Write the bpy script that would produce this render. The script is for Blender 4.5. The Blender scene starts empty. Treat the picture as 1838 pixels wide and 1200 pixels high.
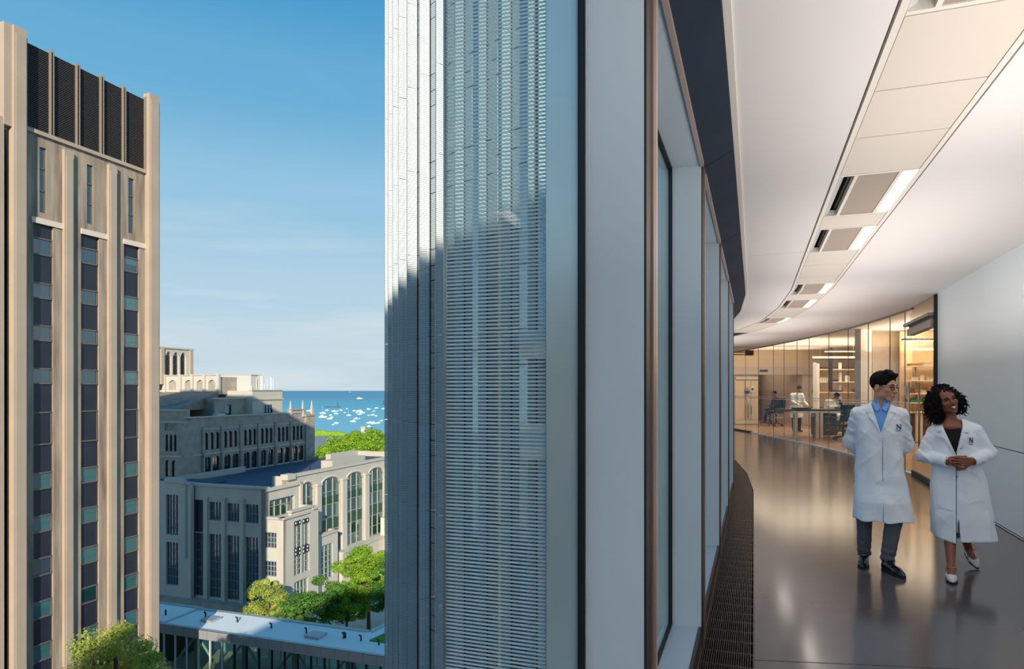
import bpy, bmesh, math, random
import numpy as np
from mathutils import Vector, Matrix

# ---------------------------------------------------------------- camera, sky, sun, exposure
SC = bpy.context.scene
COL = SC.collection
E, FPX, CX, HY = 1.58, 1200.0, 919.0, 700.0      # eye height, focal length (px), principal point
cam_data = bpy.data.cameras.new('camera')
cam_data.sensor_width = 36.0
cam_data.lens = FPX / 1838.0 * 36.0
cam_data.shift_y = 100.0 / 1838.0
cam_data.clip_start = 0.02
cam_data.clip_end = 60000.0
cam = bpy.data.objects.new('camera', cam_data)
COL.objects.link(cam)
cam.location = (0, 0, E)
cam.rotation_euler = (math.pi / 2, 0, 0)
SC.camera = cam
SC.view_settings.view_transform = 'Standard'
SC.view_settings.look = 'None'
SC.view_settings.gamma = 1.0
SC.view_settings.use_curve_mapping = False
SC.view_settings.exposure = 0.0
SC.cycles.max_bounces = 8
SC.cycles.diffuse_bounces = 4
SC.cycles.glossy_bounces = 4
SC.cycles.transparent_max_bounces = 24
SC.cycles.transmission_bounces = 6
SC.cycles.sample_clamp_indirect = 4.0
SC.cycles.caustics_reflective = False
SC.cycles.caustics_refractive = False

SUN_HEAD = -7.1                                    # sunlight travels to this heading (deg right of forward)
SUN_EL = 21.0
SUN_STRENGTH = 6.2
SKY_STRENGTH = 1.0


def s2l(c):
    c = c / 255.0
    return c / 12.92 if c <= 0.04045 else ((c + 0.055) / 1.055) ** 2.4


def rgb(r, g, b, a=1.0):
    return (s2l(r), s2l(g), s2l(b), a)


def build_world():
    w = bpy.data.worlds.new('sky')
    SC.world = w
    w.use_nodes = True
    nt = w.node_tree
    nt.nodes.clear()
    N, L = nt.nodes.new, nt.links.new
    out = N('ShaderNodeOutputWorld')
    bg = N('ShaderNodeBackground')
    bg.inputs['Strength'].default_value = SKY_STRENGTH
    tc = N('ShaderNodeTexCoord')
    sep = N('ShaderNodeSeparateXYZ')
    L(tc.outputs['Generated'], sep.inputs[0])
    ramp = N('ShaderNodeValToRGB')
    ramp.color_ramp.interpolation = 'EASE'
    els = ramp.color_ramp.elements
    stops = [(0.0, (206, 221, 231)), (0.06, (208, 223, 234)), (0.14, (190, 215, 234)), (0.26, (158, 202, 230)),
             (0.40, (112, 178, 219)), (0.52, (74, 157, 209)), (0.70, (74, 152, 208)), (1.0, (72, 142, 204))]
    els[0].position, els[0].color = stops[0][0], rgb(*stops[0][1])
    els[1].position, els[1].color = stops[-1][0], rgb(*stops[-1][1])
    for p, c in stops[1:-1]:
        e = els.new(p)
        e.color = rgb(*c)
    L(sep.outputs['Z'], ramp.inputs['Fac'])
    # thin streaks of cloud low over the horizon
    mp = N('ShaderNodeMapping')
    mp.inputs['Scale'].default_value = (2.2, 2.2, 22.0)
    mp.inputs['Rotation'].default_value = (0.0, 0.05, 0.0)
    L(tc.outputs['Generated'], mp.inputs['Vector'])
    nz = N('ShaderNodeTexNoise')
    nz.inputs['Scale'].default_value = 1.3
    nz.inputs['Detail'].default_value = 6.0
    nz.inputs['Roughness'].default_value = 0.55
    L(mp.outputs[0], nz.inputs['Vector'])
    cr = N('ShaderNodeMapRange')
    cr.inputs['From Min'].default_value = 0.47
    cr.inputs['From Max'].default_value = 0.72
    L(nz.outputs['Fac'], cr.inputs['Value'])
    lo = N('ShaderNodeMapRange')
    lo.interpolation_type = 'SMOOTHSTEP'
    lo.inputs['From Min'].default_value = 0.32
    lo.inputs['From Max'].default_value = 0.07
    L(sep.outputs['Z'], lo.inputs['Value'])
    mu = N('ShaderNodeMath')
    mu.operation = 'MULTIPLY'
    L(cr.outputs[0], mu.inputs[0])
    L(lo.outputs[0], mu.inputs[1])
    mu2 = N('ShaderNodeMath')
    mu2.operation = 'MULTIPLY'
    mu2.inputs[1].default_value = 0.85
    L(mu.outputs[0], mu2.inputs[0])
    mix = N('ShaderNodeMix')
    mix.data_type = 'RGBA'
    L(mu2.outputs[0], mix.inputs['Factor'])
    L(ramp.outputs['Color'], mix.inputs['A'])
    mix.inputs['B'].default_value = rgb(226, 232, 238)
    L(mix.outputs['Result'], bg.inputs['Color'])
    L(bg.outputs[0], out.inputs['Surface'])


build_world()
sun_data = bpy.data.lights.new('sun', 'SUN')
sun_data.energy = SUN_STRENGTH
sun_data.color = (1.0, 0.88, 0.74)
sun_data.angle = math.radians(0.53)
sun = bpy.data.objects.new('sun', sun_data)
COL.objects.link(sun)
_h, _e = math.radians(SUN_HEAD), math.radians(SUN_EL)
_d = Vector((math.sin(_h) * math.cos(_e), math.cos(_h) * math.cos(_e), -math.sin(_e)))
sun.rotation_euler = _d.to_track_quat('-Z', 'Y').to_euler()
sun.location = (0, -60, 120)

# upward fill lights without fixtures, added to brighten the corridor ceiling
for (_x, _y, _w, _l, _hd, _en) in ((0.9, -2.2, 1.3, 4.0, 19.85, 150), (2.35, 2.3, 1.3, 4.2, 19.85, 46), (3.95, 6.9, 1.3, 4.2, 19.85, 38), (5.35, 11.4, 1.3, 4.2, 17, 34), (6.5, 16.0, 1.6, 4.2, 10, 36), (6.7, 21.0, 2.0, 4.6, -4, 38)):
    _ld = bpy.data.lights.new('ceiling_fill', 'AREA')
    _ld.shape = 'RECTANGLE'
    _ld.size, _ld.size_y, _ld.energy = _w, _l, _en
    _ld.color = (1.0, 0.93, 0.88)
    _o = bpy.data.objects.new('ceiling_fill', _ld)
    COL.objects.link(_o)
    _o.location = (_x - 0.15, _y, 1.92)
    _o.rotation_euler = (math.pi, 0, math.radians(-_hd))

# ---------------------------------------------------------------- helpers
R = random.Random(7)


class MB:
    """collects faces; build() links them as ONE mesh object"""

    def __init__(self, off=(0, 0, 0)):
        self.v, self.f, self.o = [], [], off

    def P(self, x, y, z):
        self.v.append((x - self.o[0], y - self.o[1], z - self.o[2]))
        return len(self.v) - 1

    def face(self, pts):
        self.f.append([self.P(*p) for p in pts])

    def box(self, x0, x1, y0, y1, z0, z1):
        if x0 > x1: x0, x1 = x1, x0
        if y0 > y1: y0, y1 = y1, y0
        if z0 > z1: z0, z1 = z1, z0
        i = [self.P(x, y, z) for x in (x0, x1) for y in (y0, y1) for z in (z0, z1)]
        for q in ((0, 1, 3, 2), (4, 6, 7, 5), (0, 4, 5, 1), (2, 3, 7, 6), (0, 2, 6, 4), (1, 5, 7, 3)):
            self.f.append([i[k] for k in q])
        return self

    def prism(self, poly, z0, z1):
        """poly: list of (x,y), any orientation"""
        a = sum(poly[i][0] * poly[(i + 1) % len(poly)][1] - poly[(i + 1) % len(poly)][0] * poly[i][1] for i in range(len(poly)))
        if a < 0: poly = poly[::-1]
        lo = [self.P(x, y, z0) for x, y in poly]
        hi = [self.P(x, y, z1) for x, y in poly]
        n = len(poly)
        self.f.append(lo[::-1])
        self.f.append(hi)
        for i in range(n):
            j = (i + 1) % n
            self.f.append([lo[i], lo[j], hi[j], hi[i]])
        return self

    def hexa(self, b, t):
        """b, t: four bottom and four top points"""
        lo = [self.P(*p) for p in b]
        hi = [self.P(*p) for p in t]
        self.f.append(lo[::-1])
        self.f.append(hi)
        for i in range(4):
            j = (i + 1) % 4
            self.f.append([lo[i], lo[j], hi[j], hi[i]])
        return self

    def tube(self, pts, r, n=8, cap=True, r2=None):
        pts = [Vector(p) for p in pts]
        rings = []
        m = len(pts)
        up0 = Vector((0, 0, 1))
        for i, p in enumerate(pts):
            d = (pts[min(i + 1, m - 1)] - pts[max(i - 1, 0)]).normalized()
            up = up0 if abs(d.dot(up0)) < 0.95 else Vector((1, 0, 0))
            a = d.cross(up).normalized()
            b = d.cross(a).normalized()
            rr = r if r2 is None else r + (r2 - r) * i / (m - 1)
            if isinstance(r, (list, tuple)): rr = r[i]
            rings.append([self.P(*(p + a * math.cos(2 * math.pi * k / n) * rr + b * math.sin(2 * math.pi * k / n) * rr)) for k in range(n)])
        for i in range(m - 1):
            for k in range(n):
                l = (k + 1) % n
                self.f.append([rings[i][k], rings[i][l], rings[i + 1][l], rings[i + 1][k]])
        if cap:
            self.f.append(rings[0][::-1])
            self.f.append(rings[-1])
        return self

    def lathe(self, prof, c=(0, 0, 0), n=16):
        rings = [[self.P(c[0] + r * math.cos(2 * math.pi * k / n), c[1] + r * math.sin(2 * math.pi * k / n), c[2] + z) for k in range(n)] for r, z in prof]
        for i in range(len(rings) - 1):
            for k in range(n):
                l = (k + 1) % n
                self.f.append([rings[i][k], rings[i][l], rings[i + 1][l], rings[i + 1][k]])
        self.f.append(rings[0][::-1])
        self.f.append(rings[-1])
        return self

    def ball(self, c, s, n=12, m=8):
        if not isinstance(s, (tuple, list)): s = (s, s, s)
        top = self.P(c[0], c[1], c[2] + s[2])
        bot = self.P(c[0], c[1], c[2] - s[2])
        rings = []
        for j in range(1, m):
            t = math.pi * j / m
            rings.append([self.P(c[0] + s[0] * math.sin(t) * math.cos(2 * math.pi * k / n), c[1] + s[1] * math.sin(t) * math.sin(2 * math.pi * k / n), c[2] + s[2] * math.cos(t)) for k in range(n)])
        for k in range(n):
            l = (k + 1) % n
            self.f.append([top, rings[0][k], rings[0][l]])
            self.f.append([bot, rings[-1][l], rings[-1][k]])
            for j in range(m - 2):
                self.f.append([rings[j][k], rings[j + 1][k], rings[j + 1][l], rings[j][l]])
        return self

    def mesh(self, name, mat=None, smooth=False):
        me = bpy.data.meshes.new(name)
        me.from_pydata(self.v, [], self.f)
        if mat: me.materials.append(mat)
        if smooth: me.shade_smooth()
        return me

    def build(self, name, mat, parent=None, smooth=False, label=None, **props):
        o = bpy.data.objects.new(name, self.mesh(name, mat, smooth))
        COL.objects.link(o)
        if parent: o.parent = parent
        if label: o['label'] = label
        for k, v in props.items(): o[k] = v
        return o


def link(name, me, parent=None, loc=(0, 0, 0), rz=0.0, label=None):
    o = bpy.data.objects.new(name, me)
    COL.objects.link(o)
    o.location = loc
    if rz: o.rotation_euler = (0, 0, rz)
    if parent: o.parent = parent
    if label: o['label'] = label
    return o


def thing(name, label, cat, loc=(0, 0, 0), rz=0.0, group=None, kind=None):
    o = bpy.data.objects.new(name, None)
    o.empty_display_size = 0.2
    COL.objects.link(o)
    o.location = loc
    o.rotation_euler = (0, 0, rz)
    if kind != 'structure':
        o['label'] = label
        o['category'] = cat
    else:
        o['label'] = label
    if group: o['group'] = group
    if kind: o['kind'] = kind
    return o


def tag(o, label, cat=None, group=None, kind=None):
    o['label'] = label
    if cat: o['category'] = cat
    if group: o['group'] = group
    if kind: o['kind'] = kind
    return o


def copy_tree(root, loc, rz=None, label=None, scale=None):
    r = root.copy()
    COL.objects.link(r)
    r.location = loc
    if rz is not None: r.rotation_euler = (0, 0, rz)
    if scale is not None: r.scale = (scale, scale, scale)
    if label: r['label'] = label
    def rec(a, b):
        for ch in [c for c in bpy.data.objects if c.parent == a]:
            c = ch.copy()
            COL.objects.link(c)
            c.parent = b
            rec(ch, c)
    rec(root, r)
    return r


def mat(name, col, rough=0.6, metal=0.0, spec=0.5, noise=None, bump=None, emit=None, coat=0.0, alpha=None, stretch=None):
    """noise=(scale, amount[, colour2]); bump=(scale, strength); textures run in world space"""
    m = bpy.data.materials.new(name)
    m.use_nodes = True
    nt = m.node_tree
    N, L = nt.nodes.new, nt.links.new
    p = nt.nodes['Principled BSDF']
    c = rgb(*col)
    p.inputs['Base Color'].default_value = c
    p.inputs['Roughness'].default_value = rough
    p.inputs['Metallic'].default_value = metal
    p.inputs['Specular IOR Level'].default_value = spec
    p.inputs['Coat Weight'].default_value = coat
    if coat: p.inputs['Coat Roughness'].default_value = 0.06
    if emit:
        p.inputs['Emission Color'].default_value = rgb(*emit[0])
        p.inputs['Emission Strength'].default_value = emit[1]
    vec = None
    if noise or bump:
        g = N('ShaderNodeNewGeometry')
        mp = N('ShaderNodeMapping')
        if stretch: mp.inputs['Scale'].default_value = stretch
        L(g.outputs['Position'], mp.inputs['Vector'])
        vec = mp.outputs[0]
    if noise:
        nz = N('ShaderNodeTexNoise')
        nz.inputs['Scale'].default_value = noise[0]
        nz.inputs['Detail'].default_value = 5
        L(vec, nz.inputs['Vector'])
        mr = N('ShaderNodeMapRange')
        mr.inputs['From Min'].default_value = 0.3
        mr.inputs['From Max'].default_value = 0.7
        L(nz.outputs['Fac'], mr.inputs['Value'])
        mx = N('ShaderNodeMix')
        mx.data_type = 'RGBA'
        c2 = rgb(*noise[2]) if len(noise) > 2 else tuple(list(x * (1 - noise[1]) for x in c[:3]) + [1])
        L(mr.outputs[0], mx.inputs['Factor'])
        mx.inputs['A'].default_value = c
        mx.inputs['B'].default_value = tuple(c[i] + (c2[i] - c[i]) * (noise[1] if len(noise) > 2 else 1) for i in range(3)) + (1,)
        L(mx.outputs['Result'], p.inputs['Base Color'])
    if bump:
        nb = N('ShaderNodeTexNoise')
        nb.inputs['Scale'].default_value = bump[0]
        nb.inputs['Detail'].default_value = 4
        L(vec, nb.inputs['Vector'])
        bp = N('ShaderNodeBump')
        bp.inputs['Strength'].default_value = bump[1]
        bp.inputs['Distance'].default_value = 0.02
        L(nb.outputs['Fac'], bp.inputs['Height'])
        L(bp.outputs[0], p.inputs['Normal'])
    return m


def facing(nt, f0, f90, power):
    """reflectance that grows towards grazing angles, the same on both sides of a pane"""
    N, L = nt.nodes.new, nt.links.new
    lw = N('ShaderNodeLayerWeight')
    lw.inputs['Blend'].default_value = 0.5
    pw = N('ShaderNodeMath')
    pw.operation = 'POWER'
    pw.inputs[1].default_value = power
    L(lw.outputs['Facing'], pw.inputs[0])
    mr = N('ShaderNodeMapRange')
    mr.inputs['To Min'].default_value = f0
    mr.inputs['To Max'].default_value = f90
    L(pw.outputs[0], mr.inputs['Value'])
    return mr.outputs[0]


def glass(name, tint=(235, 245, 245), refl=0.9, f0=0.03, power=5.0):
    """thin architectural pane: fresnel mix of clear transparency and mirror gloss"""
    m = bpy.data.materials.new(name)
    m.use_nodes = True
    nt = m.node_tree
    nt.nodes.clear()
    N, L = nt.nodes.new, nt.links.new
    out = N('ShaderNodeOutputMaterial')
    tr = N('ShaderNodeBsdfTransparent')
    tr.inputs[0].default_value = rgb(*tint)
    gl = N('ShaderNodeBsdfGlossy')
    gl.inputs['Roughness'].default_value = 0.01
    fr = facing(nt, f0, refl, power)
    mx = N('ShaderNodeMixShader')
    L(fr, mx.inputs[0])
    L(tr.outputs[0], mx.inputs[1])
    L(gl.outputs[0], mx.inputs[2])
    L(mx.outputs[0], out.inputs['Surface'])
    return m


def frit_glass(name, pitch, duty, back=0.25, white=(225, 232, 232), trans=0.6, weight=0.85):
    """clear glass with printed horizontal ceramic lines"""
    m = bpy.data.materials.new(name)
    m.use_nodes = True
    nt = m.node_tree
    nt.nodes.clear()
    N, L = nt.nodes.new, nt.links.new
    out = N('ShaderNodeOutputMaterial')
    tr = N('ShaderNodeBsdfTransparent')
    tr.inputs[0].default_value = rgb(214, 232, 234)
    gl = N('ShaderNodeBsdfGlossy')
    gl.inputs['Roughness'].default_value = 0.02
    fr = facing(nt, back, 1.0, 4.0)
    mx = N('ShaderNodeMixShader')
    L(fr, mx.inputs[0])
    L(tr.outputs[0], mx.inputs[1])
    L(gl.outputs[0], mx.inputs[2])
    df = N('ShaderNodeBsdfDiffuse')
    df.inputs[0].default_value = rgb(*white)
    tl = N('ShaderNodeBsdfTranslucent')
    tl.inputs[0].default_value = rgb(*white)
    dm = N('ShaderNodeMixShader')
    dm.inputs[0].default_value = trans
    L(df.outputs[0], dm.inputs[1])
    L(tl.outputs[0], dm.inputs[2])
    g = N('ShaderNodeNewGeometry')
    sp = N('ShaderNodeSeparateXYZ')
    L(g.outputs['Position'], sp.inputs[0])
    dv = N('ShaderNodeMath')
    dv.operation = 'DIVIDE'
    dv.inputs[1].default_value = pitch
    L(sp.outputs['Z'], dv.inputs[0])
    fc = N('ShaderNodeMath')
    fc.operation = 'FRACT'
    L(dv.outputs[0], fc.inputs[0])
    lt = N('ShaderNodeMath')
    lt.operation = 'LESS_THAN'
    lt.inputs[1].default_value = duty
    L(fc.outputs[0], lt.inputs[0])
    ml = N('ShaderNodeMath')
    ml.operation = 'MULTIPLY'
    ml.inputs[1].default_value = weight
    L(lt.outputs[0], ml.inputs[0])
    m2 = N('ShaderNodeMixShader')
    L(ml.outputs[0], m2.inputs[0])
    L(mx.outputs[0], m2.inputs[1])
    L(dm.outputs[0], m2.inputs[2])
    L(m2.outputs[0], out.inputs['Surface'])
    return m


def mirror_pane(name, col, refl, rough=0.02, bump=None):
    """opaque dark glazing seen from outside: dark body under a strong reflection"""
    m = mat(name, col, rough=rough, spec=0.5, coat=0.0)
    p = m.node_tree.nodes['Principled BSDF']
    nt = m.node_tree
    N, L = nt.nodes.new, nt.links.new
    gl = N('ShaderNodeBsdfGlossy')
    gl.inputs['Roughness'].default_value = rough
    gl.inputs['Color'].default_value = (0.9, 0.95, 0.97, 1)
    if bump:
        g = N('ShaderNodeNewGeometry')
        nb = N('ShaderNodeTexNoise')
        nb.inputs['Scale'].default_value = bump[0]
        nb.inputs['Detail'].default_value = 1
        L(g.outputs['Position'], nb.inputs['Vector'])
        bp = N('ShaderNodeBump')
        bp.inputs['Strength'].default_value = bump[1]
        bp.inputs['Distance'].default_value = 0.1
        L(nb.outputs['Fac'], bp.inputs['Height'])
        L(bp.outputs[0], gl.inputs['Normal'])
    mx = N('ShaderNodeMixShader')
    mx.inputs[0].default_value = refl
    out = nt.nodes['Material Output']
    L(p.outputs[0], mx.inputs[1])
    L(gl.outputs[0], mx.inputs[2])
    L(mx.outputs[0], out.inputs['Surface'])
    return m


# ---------------------------------------------------------------- plan of our building
TX, TY = 0.3395, 0.9406                            # along the corridor
fac = []                                           # inner line of the curtain wall, one vertex per mullion
for k in range(-3, 5):
    fac.append((0.39 + 0.781 * k, 1.96 + 2.163 * k))
K0 = 3                                             # index of mullion 0 (the one beside the camera's window)
for hd in (17.0, 13.5, 6.5, -1.0, -9.0, -16.0, -23.0, -30.0, -36.0):
    x, y = fac[-1]
    a = math.radians(hd)
    fac.append((x + 2.3 * math.sin(a), y + 2.3 * math.cos(a)))


def offset_line(pts, t):
    """t > 0 moves into the corridor (to the right of travel)"""
    out = []
    n = len(pts)
    for i in range(n):
        ds = []
        if i > 0:
            ds.append((pts[i][0] - pts[i - 1][0], pts[i][1] - pts[i - 1][1]))
        if i < n - 1:
            ds.append((pts[i + 1][0] - pts[i][0], pts[i + 1][1] - pts[i][1]))
        ns = []
        for dx, dy in ds:
            l = math.hypot(dx, dy)
            ns.append((dy / l, -dx / l))
        nx, ny = sum(a for a, b in ns) / len(ns), sum(b for a, b in ns) / len(ns)
        l2 = nx * nx + ny * ny
        out.append((pts[i][0] + t * nx / l2, pts[i][1] + t * ny / l2))
    return out


outer = [(1.30, -4.9), (2.95, 0.0), (5.38, 7.02), (6.78, 10.65), (7.52, 12.56), (7.98, 14.5), (8.30, 16.2), (8.53, 17.9), (8.70, 19.7),
         (8.83, 21.6), (8.92, 23.6), (8.95, 25.6), (8.90, 27.8), (8.6, 31.0), (8.0, 34.5), (7.0, 38.5)]
CEIL = 3.13
HEAD = 2.97
SILL = 0.114
# ================================================================ MATERIALS (interior)
M = {}
M['floor'] = mat('polished_concrete', (92, 88, 89), rough=0.14, spec=0.32, noise=(0.9, 0.7, (66, 68, 76)), bump=(3.0, 0.03))
M['ceiling'] = mat('ceiling_paint', (236, 230, 226), rough=0.7)
M['strip'] = mat('strip_panel', (222, 210, 196), rough=0.55)
M['strip_frame'] = mat('strip_frame', (232, 224, 212), rough=0.5)
M['dark_gap'] = mat('dark_gap', (40, 40, 38), rough=0.8)
M['mesh'] = mat('perforated_mesh', (165, 148, 132), rough=0.6)
M['alu'] = mat('painted_aluminium', (198, 212, 219), rough=0.42, spec=0.4, noise=(1.2, 0.06))
M['sill'] = mat('sill_metal', (176, 190, 202), rough=0.3, metal=0.25)
M['dark_soffit'] = mat('dark_soffit', (42, 53, 67), rough=0.75, spec=0.06, noise=(2.0, 0.25))
M['gasket'] = mat('black_gasket', (14, 14, 18), rough=0.5)
M['dark_strip'] = mat('dark_bronze', (48, 42, 40), rough=0.4, metal=0.3)
M['bronze'] = mat('warm_bronze', (150, 128, 116), rough=0.35, metal=0.5)
M['pinkstrip'] = mat('pale_bronze', (196, 172, 160), rough=0.35, metal=0.4)
M['wall'] = mat('white_wall_panel', (230, 242, 248), rough=0.28, spec=0.5)
M['black'] = mat('black_metal', (12, 12, 13), rough=0.4)
M['grille'] = mat('grille_bar', (72, 62, 57), rough=0.35, metal=0.7)
M['grille_pit'] = mat('grille_pit', (14, 11, 10), rough=0.9)
M['steel'] = mat('brushed_steel', (190, 188, 184), rough=0.3, metal=0.9)
M['ext_metal'] = mat('exterior_return', (232, 238, 236), rough=0.22, metal=0.5, noise=(0.9, 0.25), stretch=(1, 1, 0.7))
M['pane'] = glass('clear_pane', (248, 252, 252), refl=0.5, f0=0.0, power=9.0)
M['part_glass'] = glass('partition_glass', (240, 240, 236), refl=0.2, f0=0.01)
M['frit'] = frit_glass('fritted_glass', 0.01225, 0.50, back=0.02, weight=0.95, white=(250, 252, 252))
M['greyframe'] = mat('grey_operator', (138, 134, 130), rough=0.45, metal=0.3)
M['lamp'] = mat('lit_diffuser', (245, 238, 225), rough=0.5, emit=((255, 240, 215), 1.6))
M['slot_dark'] = mat('slot_dark', (70, 66, 60), rough=0.7)
M['slot_grey'] = mat('slot_reflector', (206, 210, 210), rough=0.4)
M['lab_floor'] = mat('lab_floor', (176, 140, 116), rough=0.25, noise=(1.5, 0.12))
M['lab_wall'] = mat('lab_wall', (226, 205, 180), rough=0.6)
M['lab_wall_warm'] = mat('lab_wall_warm', (235, 205, 160), rough=0.6)
M['lab_panel'] = mat('lab_panel', (206, 190, 178), rough=0.4)
M['lab_white'] = mat('lab_white', (228, 226, 224), rough=0.45)
M['wood'] = mat('brown_wood', (142, 92, 62), rough=0.45, noise=(2.0, 0.2), stretch=(1, 1, 6))
M['darkwood'] = mat('dark_wood', (84, 62, 52), rough=0.45)
M['bench_top'] = mat('black_epoxy', (28, 30, 32), rough=0.25)
M['leg_white'] = mat('white_leg', (222, 212, 200), rough=0.35)
M['lab_lamp'] = mat('lab_lamp', (255, 240, 215), emit=((255, 226, 180), 9.0))
M['plastic_black'] = mat('black_plastic', (22, 22, 24), rough=0.5)
M['fabric_black'] = mat('black_mesh_fabric', (34, 33, 36), rough=0.85)
M['glass_shelf'] = mat('pale_shelf', (240, 226, 198), rough=0.4)
M['frost'] = mat('frosted_band', (235, 232, 226), rough=0.6)

# ================================================================ OUR BUILDING
N0 = len(fac)
L18, L30, L85, L143 = offset_line(fac, 0.18), offset_line(fac, 0.30), offset_line(fac, 0.85), offset_line(fac, 1.43)

# ---- floor, grille trench kept open
fl = MB()
fl.prism(L30 + outer[::-1], -0.25, 0.0)
floor = fl.build('floor', M['floor'])
tag(floor, 'polished brown grey concrete corridor floor', kind='structure')
fj = MB()
for (a, b) in (((1.4, 3.92), (3.2, 3.72)),):
    d = Vector((b[0] - a[0], b[1] - a[1]))
    n = Vector((-d.y, d.x)).normalized() * 0.003
    fj.prism([(a[0] - n.x, a[1] - n.y), (b[0] - n.x, b[1] - n.y), (b[0] + n.x, b[1] + n.y), (a[0] + n.x, a[1] + n.y)], 0.0, 0.0012)
fj.build('control_joint', M['slot_dark'], floor)

# lab floor, past the partition
lab_poly = [p for p in outer[3:]] + [(30, 39), (30, 10.65)]
lf = MB()
lf.prism(lab_poly, -0.25, -0.001)
tag(lf.build('floor', M['lab_floor']), 'warm tan laboratory floor behind the glass', kind='structure')

# ---- ceiling: left field, right field, lab ceiling
ceil = thing('ceiling', 'white plaster ceiling over the corridor', None, kind='structure')
c1 = MB()
c1.prism(L18 + offset_line(fac, 0.842)[::-1], CEIL, CEIL + 0.2)
c1.build('ceiling_panel', M['ceiling'], ceil)
c2 = MB()
c2.prism(offset_line(fac, 1.438) + outer[::-1], CEIL, CEIL + 0.2)
c2.build('ceiling_panel', M['ceiling'], ceil)
c3 = MB()
c3.prism([(p[0] + 0.0, p[1]) for p in outer[3:]] + [(30, 39), (30, 10.65)], 3.42, 3.6)
c3.build('lab_ceiling', M['ceiling'], ceil)
cj = MB()                                            # shadow joint across the left field
for s in (0.79, 6.2):
    i = 3
    ax, ay = fac[i][0] + TX * s, fac[i][1] + TY * s
    p0 = (ax + TY * 0.25, ay - TX * 0.25)
    p1 = (ax + TY * 0.84, ay - TX * 0.84)
    cj.prism([(p0[0], p0[1]), (p1[0], p1[1]), (p1[0] + TX * 0.006, p1[1] + TY * 0.006), (p0[0] + TX * 0.006, p0[1] + TY * 0.006)], CEIL - 0.0015, CEIL + 0.001)
cj.build('shadow_joint', M['slot_grey'], ceil)
# plenum lid above the strip
lid = MB()
lid.prism(offset_line(fac, 0.80) + offset_line(fac, 1.48)[::-1], CEIL + 0.2, CEIL + 0.25)
lid.build('plenum', M['dark_gap'], ceil)

# slab over and under (the storeys above and below our floor)
up = MB()
FL = offset_line(fac, -0.3)
up.prism(FL + outer[::-1], 3.62, 4.2)
up.prism(FL + outer[::-1], -0.9, -0.26)
tag(up.build('trim_1', M['slot_grey']), 'concrete floor slabs above and below the corridor', kind='structure')


def along(line, i, s):
    """point on segment i of a polyline, s metres from its start (may overrun)"""
    a, b = line[i], line[i + 1]
    l = math.hypot(b[0] - a[0], b[1] - a[1])
    return (a[0] + (b[0] - a[0]) * s / l, a[1] + (b[1] - a[1]) * s / l), ((b[0] - a[0]) / l, (b[1] - a[1]) / l)


# ---- curtain wall
cw = thing('wall_left', 'curtain wall of grey metal piers and tall clear windows along the corridor', None, kind='structure')


def bar(mb, p, t, s0, s1, n0, n1, z0, z1):
    """box: s along t, n inward from the inner line"""
    nx, ny = t[1], -t[0]
    q = [(p[0] + t[0] * s + nx * n, p[1] + t[1] * s + ny * n) for s, n in ((s0, n0), (s1, n0), (s1, n1), (s0, n1))]
    mb.prism(q, z0, z1)


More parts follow.
